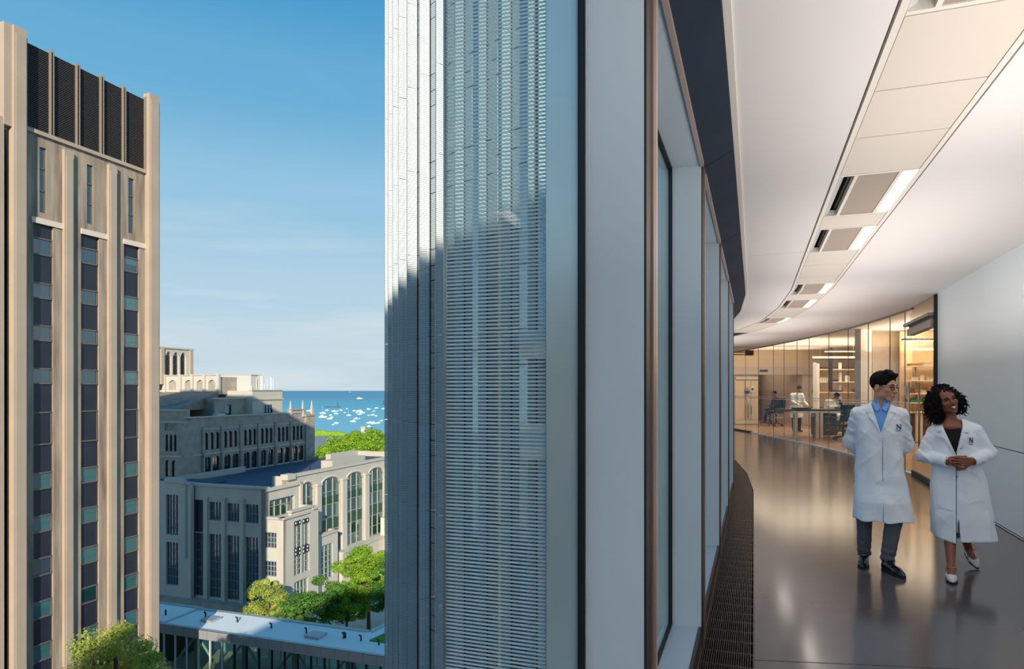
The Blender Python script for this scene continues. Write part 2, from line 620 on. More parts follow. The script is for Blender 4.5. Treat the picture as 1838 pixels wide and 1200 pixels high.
MW = 0.23
for i in range(N0 - 1):
    p, t = along(fac, i, 0)
    L = math.hypot(fac[i + 1][0] - fac[i][0], fac[i + 1][1] - fac[i][1])
    # pier box (stands after the vertex), jamb sides light grey-blue
    b = MB(); bar(b, p, t, 0.0, MW, -0.20, -0.003, -0.2, 3.6)
    b.build('pier', M['alu'], cw)
    b = MB(); bar(b, p, t, 0.0, 0.10, -0.003, 0.004, 0.0, CEIL - 0.05)
    b.build('cover_strip', M['dark_strip'], cw, label='dark bronze strip')
    b = MB(); bar(b, p, t, 0.104, 0.165, -0.003, 0.010, 0.0, CEIL - 0.05)
    b.build('cover_strip', M['bronze'], cw, label='brown metal strip')
    b = MB(); bar(b, p, t, 0.172, MW, -0.003, 0.006, 0.0, CEIL - 0.05)
    b.build('cover_strip', M['pinkstrip'], cw, label='pale pinkish metal strip')
    # black gaskets at the glass on both sides
    b = MB(); bar(b, p, t, -0.012, 0.0, -0.200, -0.178, SILL, HEAD); bar(b, p, t, MW, MW + 0.012, -0.200, -0.178, SILL, HEAD)
    b.build('gasket', M['gasket'], cw)
    # window: sill, head, pane
    b = MB(); bar(b, p, t, MW, L, -0.178, -0.02, 0.0, SILL)
    b.build('sill', M['sill'], cw)
    b = MB(); bar(b, p, t, MW, L, -0.02, 0.0, 0.0, SILL + 0.006)
    b.build('sill_edge', M['dark_strip'], cw)
    b = MB(); bar(b, p, t, MW, L, -0.21, 0.0, HEAD, HEAD + 0.3)
    b.build('head_panel', M['alu'], cw)
    b = MB(); bar(b, p, t, MW, L, -0.008, 0.012, HEAD - 0.012, HEAD + 0.02)
    b.build('head_edge', M['pinkstrip'], cw)
    b = MB(); bar(b, p, t, MW, L, -0.20, -0.178, SILL - 0.02, SILL + 0.012); bar(b, p, t, MW, L, -0.20, -0.178, HEAD - 0.012, HEAD)
    b.build('gasket', M['gasket'], cw)
    b = MB(); bar(b, p, t, MW, L, -0.198, -0.192, SILL, HEAD)
    b.build('glass_pane', M['pane'], cw)
    # spandrel below and above the window outside
    b = MB(); bar(b, p, t, 0, L, -0.24, -0.2, -1.4, SILL - 0.02); bar(b, p, t, 0, L, -0.24, -0.2, HEAD, 3.7)
    b.build('spandrel', M['ext_metal'], cw)
    # dark sloping soffit panel between window head and ceiling
    def pt(s, n, z): 
        nx, ny = t[1], -t[0]
        return (p[0] + t[0] * s + nx * n, p[1] + t[1] * s + ny * n, z)
    b = MB()
    g = 0.004
    e1 = along(L18, i, 0)[0]
    e2 = L18[i + 1]
    s0 = MW * 0.5 + g
    def lerp(a, c, f): return (a[0] + (c[0] - a[0]) * f, a[1] + (c[1] - a[1]) * f)
    fA, fB = s0 / L, 1.0 + (MW * 0.5 - g) / L
    if i == N0 - 2: fB = 1.0
    nxt = fac[i + 2] if i + 2 < N0 else None
    a_in = lerp(fac[i], fac[i + 1], fA); b_in = fac[i + 1]
    a_out = lerp(L18[i], L18[i + 1], fA); b_out = L18[i + 1]
    z1, z2 = HEAD + 0.01, CEIL - 0.05
    b.hexa([(a_in[0], a_in[1], z1), (b_in[0], b_in[1], z1), (b_out[0], b_out[1], z2), (a_out[0], a_out[1], z2)],
           [(a_in[0], a_in[1], z1 + .2), (b_in[0], b_in[1], z1 + .2), (b_out[0], b_out[1], z2 + .05), (a_out[0], a_out[1], z2 + .05)])
    if nxt:
        c_in = lerp(fac[i + 1], nxt, (MW * .5 - g) / L); c_out = lerp(L18[i + 1], L18[i + 2], (MW * .5 - g) / L)
        b.hexa([(b_in[0], b_in[1], z1), (c_in[0], c_in[1], z1), (c_out[0], c_out[1], z2), (b_out[0], b_out[1], z2)],
               [(b_in[0], b_in[1], z1 + .2), (c_in[0], c_in[1], z1 + .2), (c_out[0], c_out[1], z2 + .05), (b_out[0], b_out[1], z2 + .05)])
    b.build('soffit_panel', M['dark_soffit'], cw, label='dark slate soffit panel')
# white lip between dark soffit and ceiling
lip = MB()
lip.prism(offset_line(fac, 0.182) + offset_line(fac, 0.215)[::-1], CEIL - 0.012, CEIL + 0.02)
lip.build('ceiling_lip', M['strip_frame'], cw)

# exterior return and fritted fin beside the camera's window, repeated at each pier
for i in range(1, 8):
    p, t = along(fac, i, 0)
    b = MB(); bar(b, p, t, 0.0, 0.16, -0.302, -0.2, -1.4, 4.2)
    b.build('outer_return', M['ext_metal'], cw)
    b = MB(); bar(b, p, t, 0.027, 0.0285, -0.657, -0.308, -1.4, 4.6)
    b.build('fritted_fin', M['frit'], cw, label='glass fin with white horizontal frit lines')
    b = MB(); bar(b, p, t, 0.012, 0.044, -0.308, -0.300, -1.4, 4.6); bar(b, p, t, 0.018, 0.038, -0.662, -0.657, -1.4, 4.6)
    b.build('fin_edge', M['steel'], cw)

# ---- floor grille
gr = thing('floor_grille', 'dark metal slotted floor grille running below the corridor windows', 'floor grille', loc=(fac[3][0], fac[3][1], 0))
gx, gy = fac[3]
pit = MB((gx, gy, 0))
pit.prism(fac + L30[::-1], -0.26, -0.05)
pit.build('trench', M['grille_pit'], gr)
ed = MB((gx, gy, 0))
ed.prism(offset_line(fac, 0.296) + offset_line(fac, 0.304)[::-1], -0.05, 0.003)
ed.prism(offset_line(fac, 0.0) + offset_line(fac, 0.008)[::-1], -0.05, 0.004)
ed.build('edge_rail', M['dark_strip'], gr)
lb = MB((gx, gy, 0))
nb = 22
for j in range(nb):                                  # lengthwise bars, too fine to pick apart singly
    t0 = 0.012 + j * (0.28 / nb)
    a, c = offset_line(fac[:11], t0), offset_line(fac[:11], t0 + 0.0045)
    lb.prism(a + c[::-1], -0.02, 0.0)
lb.build('grille_bars', M['grille'], gr, kind='stuff')
cb = MB((gx, gy, 0))
for i in range(2, 10):
    p, t = along(fac, i, 0)
    L = 2.3
    for q in range(12):
        s = q * 0.19
        bar(cb, p, t, s, s + 0.006, 0.01, 0.296, -0.045, -0.012)
cb.build('cross_bars', M['bronze'], gr, kind='stuff')

# ---- ceiling strip (linear channel of panels, diffusers, mesh units)
st = thing('ceiling_strip', 'beige curved ceiling channel of panels, light slots and mesh grilles', 'ceiling strip', loc=(fac[3][0], fac[3][1], CEIL))
LA, LB_ = offset_line(fac, 0.855), offset_line(fac, 1.425)
cum = [0.0]
for i in range(N0 - 1):
    cum.append(cum[-1] + math.hypot(LA[i + 1][0] - LA[i][0], LA[i + 1][1] - LA[i][1]))


def strip_pt(s, f):
    i = max(k for k in range(N0 - 1) if cum[k] <= s + 1e-9)
    g = (s - cum[i]) / (cum[i + 1] - cum[i])
    a = (LA[i][0] + (LA[i + 1][0] - LA[i][0]) * g, LA[i][1] + (LA[i + 1][1] - LA[i][1]) * g)
    b = (LB_[i][0] + (LB_[i + 1][0] - LB_[i][0]) * g, LB_[i][1] + (LB_[i + 1][1] - LB_[i][1]) * g)
    return (a[0] + (b[0] - a[0]) * f, a[1] + (b[1] - a[1]) * f)


def strip_breaks(s0, s1):
    ss = [s0] + [c for c in cum if s0 + 0.02 < c < s1 - 0.02] + [s1]
    return ss


def strip_poly(s0, s1, f0, f1):
    ss = strip_breaks(s0, s1)
    return [strip_pt(s, f0) for s in ss] + [strip_pt(s, f1) for s in ss[::-1]]


# depth of the strip's left edge -> arc length
def y2s(y):
    best = min(range(0, 4000), key=lambda k: abs(strip_pt(k * 0.006, 0.0)[1] - y) if k * 0.006 < cum[-1] else 1e9)
    return best * 0.006


so = (fac[3][0], fac[3][1], CEIL)
edges = [(-1.6, 'u'), (-0.5, 'p'), (0.2, 'p'), (0.9, 'p'), (1.55, 'u'), (2.78, 'p'), (3.48, 'p'), (4.13, 'p'), (4.84, 'u'), (6.01, 'p'), (6.45, 'u'), (7.56, 'p'), (8.34, 'p'), (9.2, 'p'),
         (9.8, 'u'), (10.9, 'p'), (11.55, 'u'), (12.7, 'p'), (13.5, 'p'), (14.4, 'u'), (15.5, 'p'), (17.5, 'p'), (19.5, 'p')]
edges = [(y2s(y), k) for y, k in edges] + [(y2s(21.5), None)]
frame = MB(so)
frame.prism(strip_poly(edges[0][0], edges[-1][0], 0.0, 0.055), CEIL - 0.004, CEIL + 0.03)
frame.prism(strip_poly(edges[0][0], edges[-1][0], 0.945, 1.0), CEIL - 0.004, CEIL + 0.03)
frame.build('channel_edge', M['strip_frame'], st)
for (s0, kind), (s1, _) in zip(edges[:-1], edges[1:]):
    g = 0.005
    if kind == 'p':
        m = MB(so); m.prism(strip_poly(s0 + g, s1 - g, 0.062, 0.938), CEIL - 0.002, CEIL + 0.02)
        m.build('panel', M['strip'], st)
        continue
    u = MB(so)                                         # unit frame
    u.prism(strip_poly(s0 + g, s0 + 0.035, 0.06, 0.94), CEIL - 0.003, CEIL + 0.05)
    u.prism(strip_poly(s1 - 0.035, s1 - g, 0.06, 0.94), CEIL - 0.003, CEIL + 0.05)
    u.prism(strip_poly(s0 + 0.035, s1 - 0.035, 0.235, 0.275), CEIL - 0.003, CEIL + 0.05)
    u.prism(strip_poly(s0 + 0.035, s1 - 0.035, 0.735, 0.775), CEIL - 0.003, CEIL + 0.05)
    uo = u.build('light_unit', M['strip_frame'], st)
    m = MB(so); m.prism(strip_poly(s0 + 0.035, s1 - 0.035, 0.275, 0.735), CEIL + 0.004, CEIL + 0.03)
    m.build('mesh_grille', M['mesh'], uo, label='taupe perforated grille')
    m = MB(so); m.prism(strip_poly(s0 + 0.035, s1 - 0.035, 0.20, 0.235), CEIL + 0.06, CEIL + 0.12)
    m.prism(strip_poly(s0 + 0.035, s1 - 0.035, 0.13, 0.235), CEIL + 0.12, CEIL + 0.14)
    m.build('slot', M['slot_dark'], uo, label='dark open slot')
    m = MB(so)
    ss = strip_breaks(s0 + 0.035, s1 - 0.035)
    for a, b_ in zip(ss[:-1], ss[1:]):
        q = [strip_pt(a, 0.06), strip_pt(b_, 0.06), strip_pt(b_, 0.13), strip_pt(a, 0.13)]
        m.hexa([(q[0][0], q[0][1], CEIL + 0.0), (q[1][0], q[1][1], CEIL + 0.0), (q[2][0], q[2][1], CEIL + 0.03), (q[3][0], q[3][1], CEIL + 0.03)],
               [(q[0][0], q[0][1], CEIL + 0.02), (q[1][0], q[1][1], CEIL + 0.02), (q[2][0], q[2][1], CEIL + 0.05), (q[3][0], q[3][1], CEIL + 0.05)])
    m.build('slot_reflector', M['slot_grey'], uo)
    m = MB(so); m.prism(strip_poly(s0 + 0.035, s1 - 0.035, 0.80, 0.94), CEIL + 0.008, CEIL + 0.02)
    m.build('diffuser', M['lamp'], uo, label='lit white diffuser')
    m = MB(so); m.prism(strip_poly(s0 + 0.035, s1 - 0.035, 0.775, 0.80), CEIL + 0.02, CEIL + 0.05)
    m.build('slot', M['slot_dark'], uo, label='dark narrow slot')
    # the lamp's own light
    c = strip_pt((s0 + s1) / 2, 0.87)
    d = strip_pt(s1, 0.87)
    ld = bpy.data.lights.new('unit_light', 'AREA')
    ld.shape = 'RECTANGLE'
    ld.size = 0.14
    ld.size_y = s1 - s0 - 0.1
    ld.energy = 3.5
    ld.color = (1.0, 0.93, 0.84)
    lo_ = bpy.data.objects.new('unit_light', ld)
    COL.objects.link(lo_)
    lo_.location = (c[0], c[1], CEIL - 0.006)
    lo_.rotation_euler = (0, 0, -math.atan2(d[0] - c[0], d[1] - c[1]))
gapm = MB()
gapm.prism(offset_line(fac, 0.842) + offset_line(fac, 0.855)[::-1], CEIL + 0.03, CEIL + 0.06)
gapm.prism(offset_line(fac, 1.425) + offset_line(fac, 1.438)[::-1], CEIL + 0.03, CEIL + 0.06)
gapm.build('shadow_gap', M['dark_gap'], ceil)

# ---- right wall
wr = thing('wall_right', 'smooth white corridor wall of glossy panels', None, kind='structure')
wpts = outer[:4]
wo = offset_line(wpts, 0.14)
JZ = 0.915
m = MB(); m.prism(wpts + wo[::-1], 0.02, JZ - 0.006); m.build('wall_panel', M['wall'], wr)
m = MB(); m.prism(wpts + wo[::-1], JZ + 0.006, CEIL); m.build('wall_panel', M['wall'], wr)
wi = offset_line(wpts, 0.012)
m = MB(); m.prism(wi + wo[::-1], JZ - 0.006, JZ + 0.006); m.prism(wi + wo[::-1], 0, 0.02); m.build('wall_joint', M['black'], wr)
# glazed corridor end added behind the viewer to let more skylight in
ew = thing('fill_window_1', 'full height end window added behind the viewer to let skylight into the corridor', None, loc=(fac[0][0], fac[0][1], 0), kind='structure')
eo = (fac[0][0], fac[0][1], 0)
xe0, xe1, ye = fac[0][0] - .2, outer[0][0] + .5, fac[0][1]
m = MB(eo); m.box(xe0, xe1, ye - .12, ye, 0, .1); m.box(xe0, xe1, ye - .12, ye, CEIL - .1, CEIL + .2)
for k in range(4):
    x = xe0 + (xe1 - xe0 - .06) * k / 3
    m.box(x, x + .06, ye - .12, ye, .1, CEIL - .1)
m.build('window_frame', M['alu'], ew)
m = MB(eo); m.box(xe0, xe1, ye - .06, ye - .05, .1, CEIL - .1); m.build('window_pane', M['pane'], ew)

# ---- glass partition
gp = thing('glass_partition', 'curved frameless glass partition between corridor and laboratory', 'partition', loc=(outer[4][0], outer[4][1], 0))
go = (outer[4][0], outer[4][1], 0)
gl_line = outer[4:]


def px_on(line, px):
    r = (px - CX) / FPX
    for i in range(len(line) - 1):
        (x0, y0), (x1, y1) = line[i], line[i + 1]
        den = (x1 - x0) - r * (y1 - y0)
        if abs(den) < 1e-9: continue
        g = (r * y0 - x0) / den
        if -1e-6 <= g <= 1 + 1e-6:
            return i, g, (x0 + (x1 - x0) * g, y0 + (y1 - y0) * g)
    return None


cutpx = [1637.5, 1624, 1597, 1558, 1522, 1487, 1452, 1430, 1407, 1388, 1361, 1338]
cuts = [px_on(gl_line, p) for p in cutpx]
cuts = [c for c in cuts if c]
ends = [(len(gl_line) - 3, 0.0, gl_line[-3])]
seq = cuts + ends


def sub_line(c0, c1):
    pts = [c0[2]]
    k0 = c0[0] + c0[1]; k1 = c1[0] + c1[1]
    for j in range(len(gl_line)):
        if k0 + 0.02 < j < k1 - 0.02: pts.append(gl_line[j])
    pts.append(c1[2])
    return pts


for c0, c1 in zip(seq[:-1], seq[1:]):
    pts = sub_line(c0, c1)
    # small gap at the joints
    d0 = Vector((pts[1][0] - pts[0][0], pts[1][1] - pts[0][1])).normalized() * 0.005
    d1 = Vector((pts[-1][0] - pts[-2][0], pts[-1][1] - pts[-2][1])).normalized() * 0.005
    pts = [(pts[0][0] + d0.x, pts[0][1] + d0.y)] + pts[1:-1] + [(pts[-1][0] - d1.x, pts[-1][1] - d1.y)]
    m = MB(go); m.prism(pts + offset_line(pts, 0.012)[::-1], 0.02, CEIL)
    m.build('glass_panel', M['part_glass'], gp)
    m = MB(go)
    q = offset_line(pts, -0.001)
    q2 = offset_line(pts, -0.003)
    m.prism(q + q2[::-1], 1.335, 1.352); m.prism(q + q2[::-1], 1.272, 1.289)
    m.build('frosted_line', M['frost'], gp)
for c in cuts:
    p = c[2]
    i = min(c[0], len(gl_line) - 2)
    t = Vector((gl_line[i + 1][0] - gl_line[i][0], gl_line[i + 1][1] - gl_line[i][1])).normalized()
    m = MB(go); bar(m, p, (t.x, t.y), -0.0045, 0.0045, -0.002, 0.014, 0.02, CEIL)
    m.build('glass_joint', M['greyframe'], gp)
m = MB(go); m.prism(offset_line(gl_line, -0.02) + offset_line(gl_line, 0.03)[::-1], CEIL - 0.03, CEIL + 0.02)
m.build('head_channel', M['greyframe'], gp)
m = MB(go); m.prism(offset_line(gl_line, -0.03) + offset_line(gl_line, 0.03)[::-1], -0.02, 0.022)
m.build('floor_channel', M['sill'], gp, label='pale metal floor channel')
# low dark threshold at the far left end
i, g, pA = px_on(gl_line, 1319); _, _, pB = px_on(gl_line, 1347)
t = Vector((pA[0] - pB[0], pA[1] - pB[1])); Lt = t.length; t.normalize()
m = MB(go); bar(m, pB, (t.x, t.y), 0, Lt + 1.0, -0.09, 0.06, 0.0, 0.05)
m.build('threshold', M['slot_dark'], gp, label='dark threshold')
# upper closure between corridor ceiling and lab ceiling
m = MB(); m.prism(outer[3:] + offset_line(outer[3:], 0.04)[::-1], CEIL + 0.0, 3.45)
tag(m.build('trim_2', M['ceiling']), 'white bulkhead above the glass partition', kind='structure')

# ---- door leaf, frame, operator, handle
pD0, pD1 = outer[4], outer[3]                          # left (far) to right (near)
dv = Vector((pD1[0] - pD0[0], pD1[1] - pD0[1])); DL = dv.length; dv.normalize()
door = thing('door_1', 'open frameless glass laboratory door with tall steel pull handle', None, loc=(pD0[0], pD0[1], 0), kind='structure')
do = (pD0[0], pD0[1], 0)
tdir = (dv.x, dv.y)


def dbar(mb, s0, s1, n0, n1, z0, z1):
    nx, ny = -tdir[1], tdir[0]                         # into the lab is to the right of outer travel; n>0 = corridor side
    q = [(pD0[0] + tdir[0] * s + nx * -n, pD0[1] + tdir[1] * s + ny * -n) for s, n in ((s0, n0), (s1, n0), (s1, n1), (s0, n1))]
    mb.prism(q, z0, z1)


m = MB(do); dbar(m, 0.01, DL - 0.06, -0.006, 0.006, 0.09, 2.56); m.build('door_glass', M['part_glass'], door)
m = MB(do); dbar(m, 0.01, DL - 0.06, -0.02, 0.02, 0.008, 0.09); m.build('bottom_rail', M['slot_dark'], door)
m = MB(do); dbar(m, 0.01, DL - 0.06, -0.006, 0.006, 2.80, CEIL); m.build('transom_pane', M['part_glass'], door)
m = MB(do); dbar(m, -0.15, DL - 0.03, -0.05, 0.13, 2.78, 2.83); m.build('operator_cap', M['greyframe'], door)
m = MB(do); dbar(m, 0.0, DL - 0.03, -0.03, 0.09, 2.60, 2.72); m.build('operator_box', M['greyframe'], door)
m = MB(do); dbar(m, 0.02, DL - 0.03, -0.02, 0.06, 2.72, 2.78); m.build('operator_gap', M['black'], door)
m = MB(do); dbar(m, DL - 0.045, DL + 0.0, -0.02, 0.05, 0.0, CEIL - 0.02); m.build('black_jamb', M['black'], door, label='black vertical jamb')
hd = MB(do)


def dpt(s, n, z):
    nx, ny = -tdir[1], tdir[0]
    return (pD0[0] + tdir[0] * s - nx * n, pD0[1] + tdir[1] * s - ny * n, z)


hd.tube([dpt(0.07, 0.07, 0.42), dpt(0.07, 0.07, 1.72)], 0.016, 10)
hd.tube([dpt(0.22, -0.07, 0.5), dpt(0.22, -0.07, 1.72)], 0.014, 10)
for z in (0.62, 1.62):
    hd.tube([dpt(0.07, 0.07, z), dpt(0.22, -0.07, z)], 0.009, 8)
hd.build('door_handle', M['steel'], door, smooth=True, label='tall steel pull handle')
# card reader on the fixed pane
m = MB(); 
_, _, pc = px_on(gl_line, 1629)
cr_ = thing('card_reader', 'small white and grey card reader beside the lab door', 'card reader', loc=(pc[0], pc[1], 1.45))
m = MB((pc[0], pc[1], 1.45)); bar(m, pc, (-tdir[0], -tdir[1]), -0.055, 0.055, -0.035, -0.004, 1.47, 1.66); m.build('reader_plate', M['slot_grey'], cr_)
m = MB((pc[0], pc[1], 1.45)); bar(m, pc, (-tdir[0], -tdir[1]), -0.045, 0.045, -0.045, -0.035, 1.60, 1.65); m.build('reader_face', M['lab_white'], cr_)
m = MB((pc[0], pc[1], 1.45)); bar(m, pc, (-tdir[0], -tdir[1]), 0.0, 0.016, -0.049, -0.045, 1.622, 1.638); m.build('reader_eye', M['black'], cr_)
# ================================================================ THE CITY
AX, AY = 0.3240, 0.9461                              # street grid direction A (away), B = (-AY, AX) (left)
GROT = math.atan2(AY, AX)
G = -38.0                                            # street level


def cw2(u, b):                                       # city (u, b) -> world (x, y)
    return (u * AX - b * AY, u * AY + b * AX)


def UA(px, b):                                       # pixel column on a plane b = const -> u
    r = (px - CX) / FPX
    return b / (-AY * r + AX) * (AX * r + AY)


def BB(px, u):                                       # pixel column on a plane u = const -> b
    r = (px - CX) / FPX
    return u / (AX * r + AY) * (-AY * r + AX)


def ZA(px, py, b):
    r = (px - CX) / FPX
    return E + (HY - py) * (b / (-AY * r + AX)) / FPX


def ZB(px, py, u):
    r = (px - CX) / FPX
    return E + (HY - py) * (u / (AX * r + AY)) / FPX


def city_thing(name, label, cat, u, b, z=G, group=None, kind=None):
    x, y = cw2(u, b)
    return thing(name, label, cat, loc=(x, y, z), rz=GROT, group=group, kind=kind)


def fbox(mb, ax, u0, u1, d0, d1, z0, z1):
    """box on a facade; ax 'A': along A at depth b; ax 'B': along B at depth u"""
    if ax == 'A': mb.box(u0, u1, d0, d1, z0, z1)
    else: mb.box(d0, d1, u0, u1, z0, z1)


def fquad(mb, ax, pts, d0, d1):
    """convex polygon (u, z) extruded in depth"""
    f = (lambda u, d, z: (u, d, z)) if ax == 'A' else (lambda u, d, z: (d, u, z))
    lo = [mb.P(*f(u, d0, z)) for u, z in pts]
    hi = [mb.P(*f(u, d1, z)) for u, z in pts]
    mb.f.append(lo); mb.f.append(hi[::-1])
    n = len(pts)
    for i in range(n):
        j = (i + 1) % n
        mb.f.append([lo[j], lo[i], hi[i], hi[j]])


def arch_z(g, rise, point):
    """height of an arch above its springing at fraction g of its span"""
    x = abs(2 * g - 1)
    if point: return rise * (1 - x ** 1.45) ** 0.72
    return rise * math.sqrt(max(0.0, 1 - x * x))


def wall_open(mb, ax, u0, u1, z0, z1, d0, d1, ops):
    """wall with openings (ua, ub, za, zb, rise, pointed)"""
    ops = [tuple(o) + (0.0, False)[len(o) - 4:] if len(o) < 6 else o for o in ops]
    ops = [(min(o[0], o[1]), max(o[0], o[1])) + tuple(o[2:]) for o in ops]
    if u0 > u1: u0, u1 = u1, u0
    br = sorted(set([u0, u1] + [o[0] for o in ops] + [o[1] for o in ops]))
    br = [b for b in br if u0 - 1e-6 <= b <= u1 + 1e-6]
    for a, b in zip(br[:-1], br[1:]):
        if b - a < 1e-5: continue
        m = (a + b) / 2
        col = sorted([o for o in ops if o[0] < m < o[1]], key=lambda o: o[2])
        z = z0
        for o in col:
            if o[2] > z: fbox(mb, ax, a, b, d0, d1, z, o[2])
            z = max(z, o[3])
        if z < z1: fbox(mb, ax, a, b, d0, d1, z, z1)
    for o in ops:
        if o[4] > 0:
            n = 10
            for k in range(n):
                ga, gb = k / n, (k + 1) / n
                ua, ub = o[0] + (o[1] - o[0]) * ga, o[0] + (o[1] - o[0]) * gb
                za, zb = o[3] - o[4] + arch_z(ga, o[4], o[5]), o[3] - o[4] + arch_z(gb, o[4], o[5])
                top = o[3] + 0.02
                fquad(mb, ax, [(ua, za), (ub, zb), (ub, top), (ua, top)], d0, d1)


def window(parent, off, ax, ua, ub, za, zb, d, glassm, framem, nx=2, nz=3, fr=0.12, bar_=0.06, rise=0.0, pt=False, depth=0.12, zs=None, label=None, frame_top=True):
    """framed window with glazing bars (part) and its pane (sub-part). d = plane of the pane; the frame stands towards the viewer (smaller d)"""
    if ua > ub: ua, ub = ub, ua
    m = MB(off)
    e = d - depth
    fbox(m, ax, ua, ua + fr, e, d, za, zb - rise * (1.0 if rise else 0))
    fbox(m, ax, ub - fr, ub, e, d, za, zb - rise * (1.0 if rise else 0))
    fbox(m, ax, ua, ub, e, d, za, za + fr)
    if not rise: fbox(m, ax, ua, ub, e, d, zb - fr, zb)
    else:
        n = 8
        for k in range(n):
            ga, gb = k / n, (k + 1) / n
            x0, x1 = ua + (ub - ua) * ga, ua + (ub - ua) * gb
            a0, a1 = zb - rise + arch_z(ga, rise, pt), zb - rise + arch_z(gb, rise, pt)
            fquad(m, ax, [(x0, a0 - fr), (x1, a1 - fr), (x1, a1), (x0, a0)], e, d)
    for k in range(1, nx):
        x = ua + (ub - ua) * k / nx
        top = zb - rise + arch_z(k / nx, rise, pt) if rise else zb
        fbox(m, ax, x - bar_ / 2, x + bar_ / 2, e, d, za, top)
    zl = zs if zs is not None else [za + (zb - rise - za) * k / nz for k in range(1, nz + (1 if rise else 0))]
    for z in zl:
        fbox(m, ax, ua, ub, e + 0.01, d, z - bar_ / 2, z + bar_ / 2)
    o = m.build('window', framem, parent, label=label)
    p = MB(off)
    if rise:
        n = 8
        poly = [(ub, za), (ub, zb - rise)] + [(ua + (ub - ua) * (1 - k / n), zb - rise + arch_z(1 - k / n, rise, pt)) for k in range(1, n)] + [(ua, zb - rise), (ua, za)]
        fquad(p, ax, poly[::-1], d, d + 0.05)
    else:
        fbox(p, ax, ua, ub, d, d + 0.05, za, zb)
    p.build('pane', glassm, o)
    return o


M['tan'] = mat('tan_limestone', (188, 166, 146), rough=0.85, noise=(0.35, 0.12), bump=(1.5, 0.15))
M['tan2'] = mat('weathered_limestone', (184, 163, 142), rough=0.9, noise=(0.9, 0.85, (112, 98, 84)), stretch=(1.6, 1.6, 0.18))
M['pale_band'] = mat('pale_stone', (226, 208, 188), rough=0.8)
M['spandrel'] = mat('dark_spandrel', (44, 48, 60), rough=0.35, spec=0.5, noise=(0.5, 0.25))
M['twin'] = mirror_pane('tower_glass', (24, 52, 62), 0.12, 0.05)
M['twin2'] = mirror_pane('tower_glass_pale', (60, 104, 104), 0.10, 0.05)
M['bronze_frame'] = mat('bronze_frame', (118, 106, 96), rough=0.45, metal=0.2)
M['louvre'] = mat('dark_louvre', (88, 82, 78), rough=0.5)
M['louvre_back'] = mat('louvre_back', (24, 24, 28), rough=0.9)
M['grey_stone'] = mat('grey_gothic_stone', (176, 164, 150), rough=0.9, noise=(0.6, 0.3), bump=(1.2, 0.3))
M['pale_stone'] = mat('pale_wing_stone', (202, 191, 177), rough=0.85, noise=(0.4, 0.12), stretch=(1, 1, 0.3))
M['coping'] = mat('coping_stone', (196, 184, 168), rough=0.85)
M['dark_glass'] = mirror_pane('hall_glass', (22, 26, 34), 0.25, 0.08)
M['green_glass'] = mirror_pane('green_glass', (22, 66, 52), 0.22, 0.05)
M['white_frame'] = mat('white_frame', (168, 172, 166), rough=0.5)
M['black_frame'] = mat('dark_frame', (34, 34, 40), rough=0.5)
M['roof_dark'] = mat('dark_roof', (66, 72, 92), rough=0.75, noise=(0.12, 0.4, (92, 100, 120)))
M['slate'] = mat('slate_roof', (148, 132, 120), rough=0.8, noise=(1.2, 0.25))
M['metal_box'] = mat('penthouse_metal', (196, 192, 186), rough=0.6)
M['white_roof'] = mat('white_membrane', (228, 228, 224), rough=0.75, noise=(0.2, 0.06))
M['fascia'] = mat('metal_fascia', (176, 174, 172), rough=0.45, metal=0.35)
M['bridge_glass'] = glass('bridge_glass', (222, 232, 226), refl=0.8)
M['bridge_steel'] = mat('bridge_steel', (196, 206, 200), rough=0.5)
M['grass'] = mat('grass', (84, 140, 40), rough=0.95, noise=(3.0, 0.3))
M['street'] = mat('street', (150, 148, 146), rough=0.9, noise=(0.02, 0.2))
M['paving'] = mat('plaza_paving', (206, 192, 176), rough=0.9, noise=(0.1, 0.2))
M['fin_tan'] = mat('fin_tan', (138, 124, 110), rough=0.6)
M['gs'] = mat('green_spandrel', (34, 74, 52), rough=0.4)

# ---------------------------------------------------------------- ground, lake
gm = MB()
gm.box(-600, 900, -400, 610, G - 1, G)
tag(gm.build('floor', M['street']), 'city ground with plaza and streets', kind='structure')
pm = MB()
pm.prism([cw2(72, 20), cw2(160, 20), cw2(160, 76), cw2(72, 98)], G, G + 0.05)
tag(pm.build('plaza', M['paving']), 'pale sunlit stone plaza below the courtyard trees', 'plaza', kind='structure')
lk = bpy.data.materials.new('lake_water')
lk.use_nodes = True
nt = lk.node_tree
p = nt.nodes['Principled BSDF']
p.inputs['Roughness'].default_value = 0.35
p.inputs['Specular IOR Level'].default_value = 0.12
gN = nt.nodes.new('ShaderNodeNewGeometry')
sN = nt.nodes.new('ShaderNodeSeparateXYZ')
nt.links.new(gN.outputs['Position'], sN.inputs[0])
mp = nt.nodes.new('ShaderNodeMapping'); mp.inputs['Scale'].default_value = (0.0006, 0.0035, 1)
nt.links.new(gN.outputs['Position'], mp.inputs[0])
nz = nt.nodes.new('ShaderNodeTexNoise'); nz.inputs['Scale'].default_value = 1.0; nz.inputs['Detail'].default_value = 3
nt.links.new(mp.outputs[0], nz.inputs['Vector'])
mr = nt.nodes.new('ShaderNodeMapRange')                 # shallow near the shore, deep blue far out
mr.inputs['From Min'].default_value = 650; mr.inputs['From Max'].default_value = 4000
nt.links.new(sN.outputs['Y'], mr.inputs['Value'])
c1 = nt.nodes.new('ShaderNodeValToRGB')
c1.color_ramp.elements[0].color = rgb(116, 192, 206)
c1.color_ramp.elements[1].color = rgb(24, 136, 172)
e_ = c1.color_ramp.elements.new(0.35); e_.color = rgb(48, 168, 190)
nt.links.new(mr.outputs[0], c1.inputs['Fac'])
mx = nt.nodes.new('ShaderNodeMix'); mx.data_type = 'RGBA'; mx.blend_type = 'MULTIPLY'
mx.inputs['Factor'].default_value = 0.2
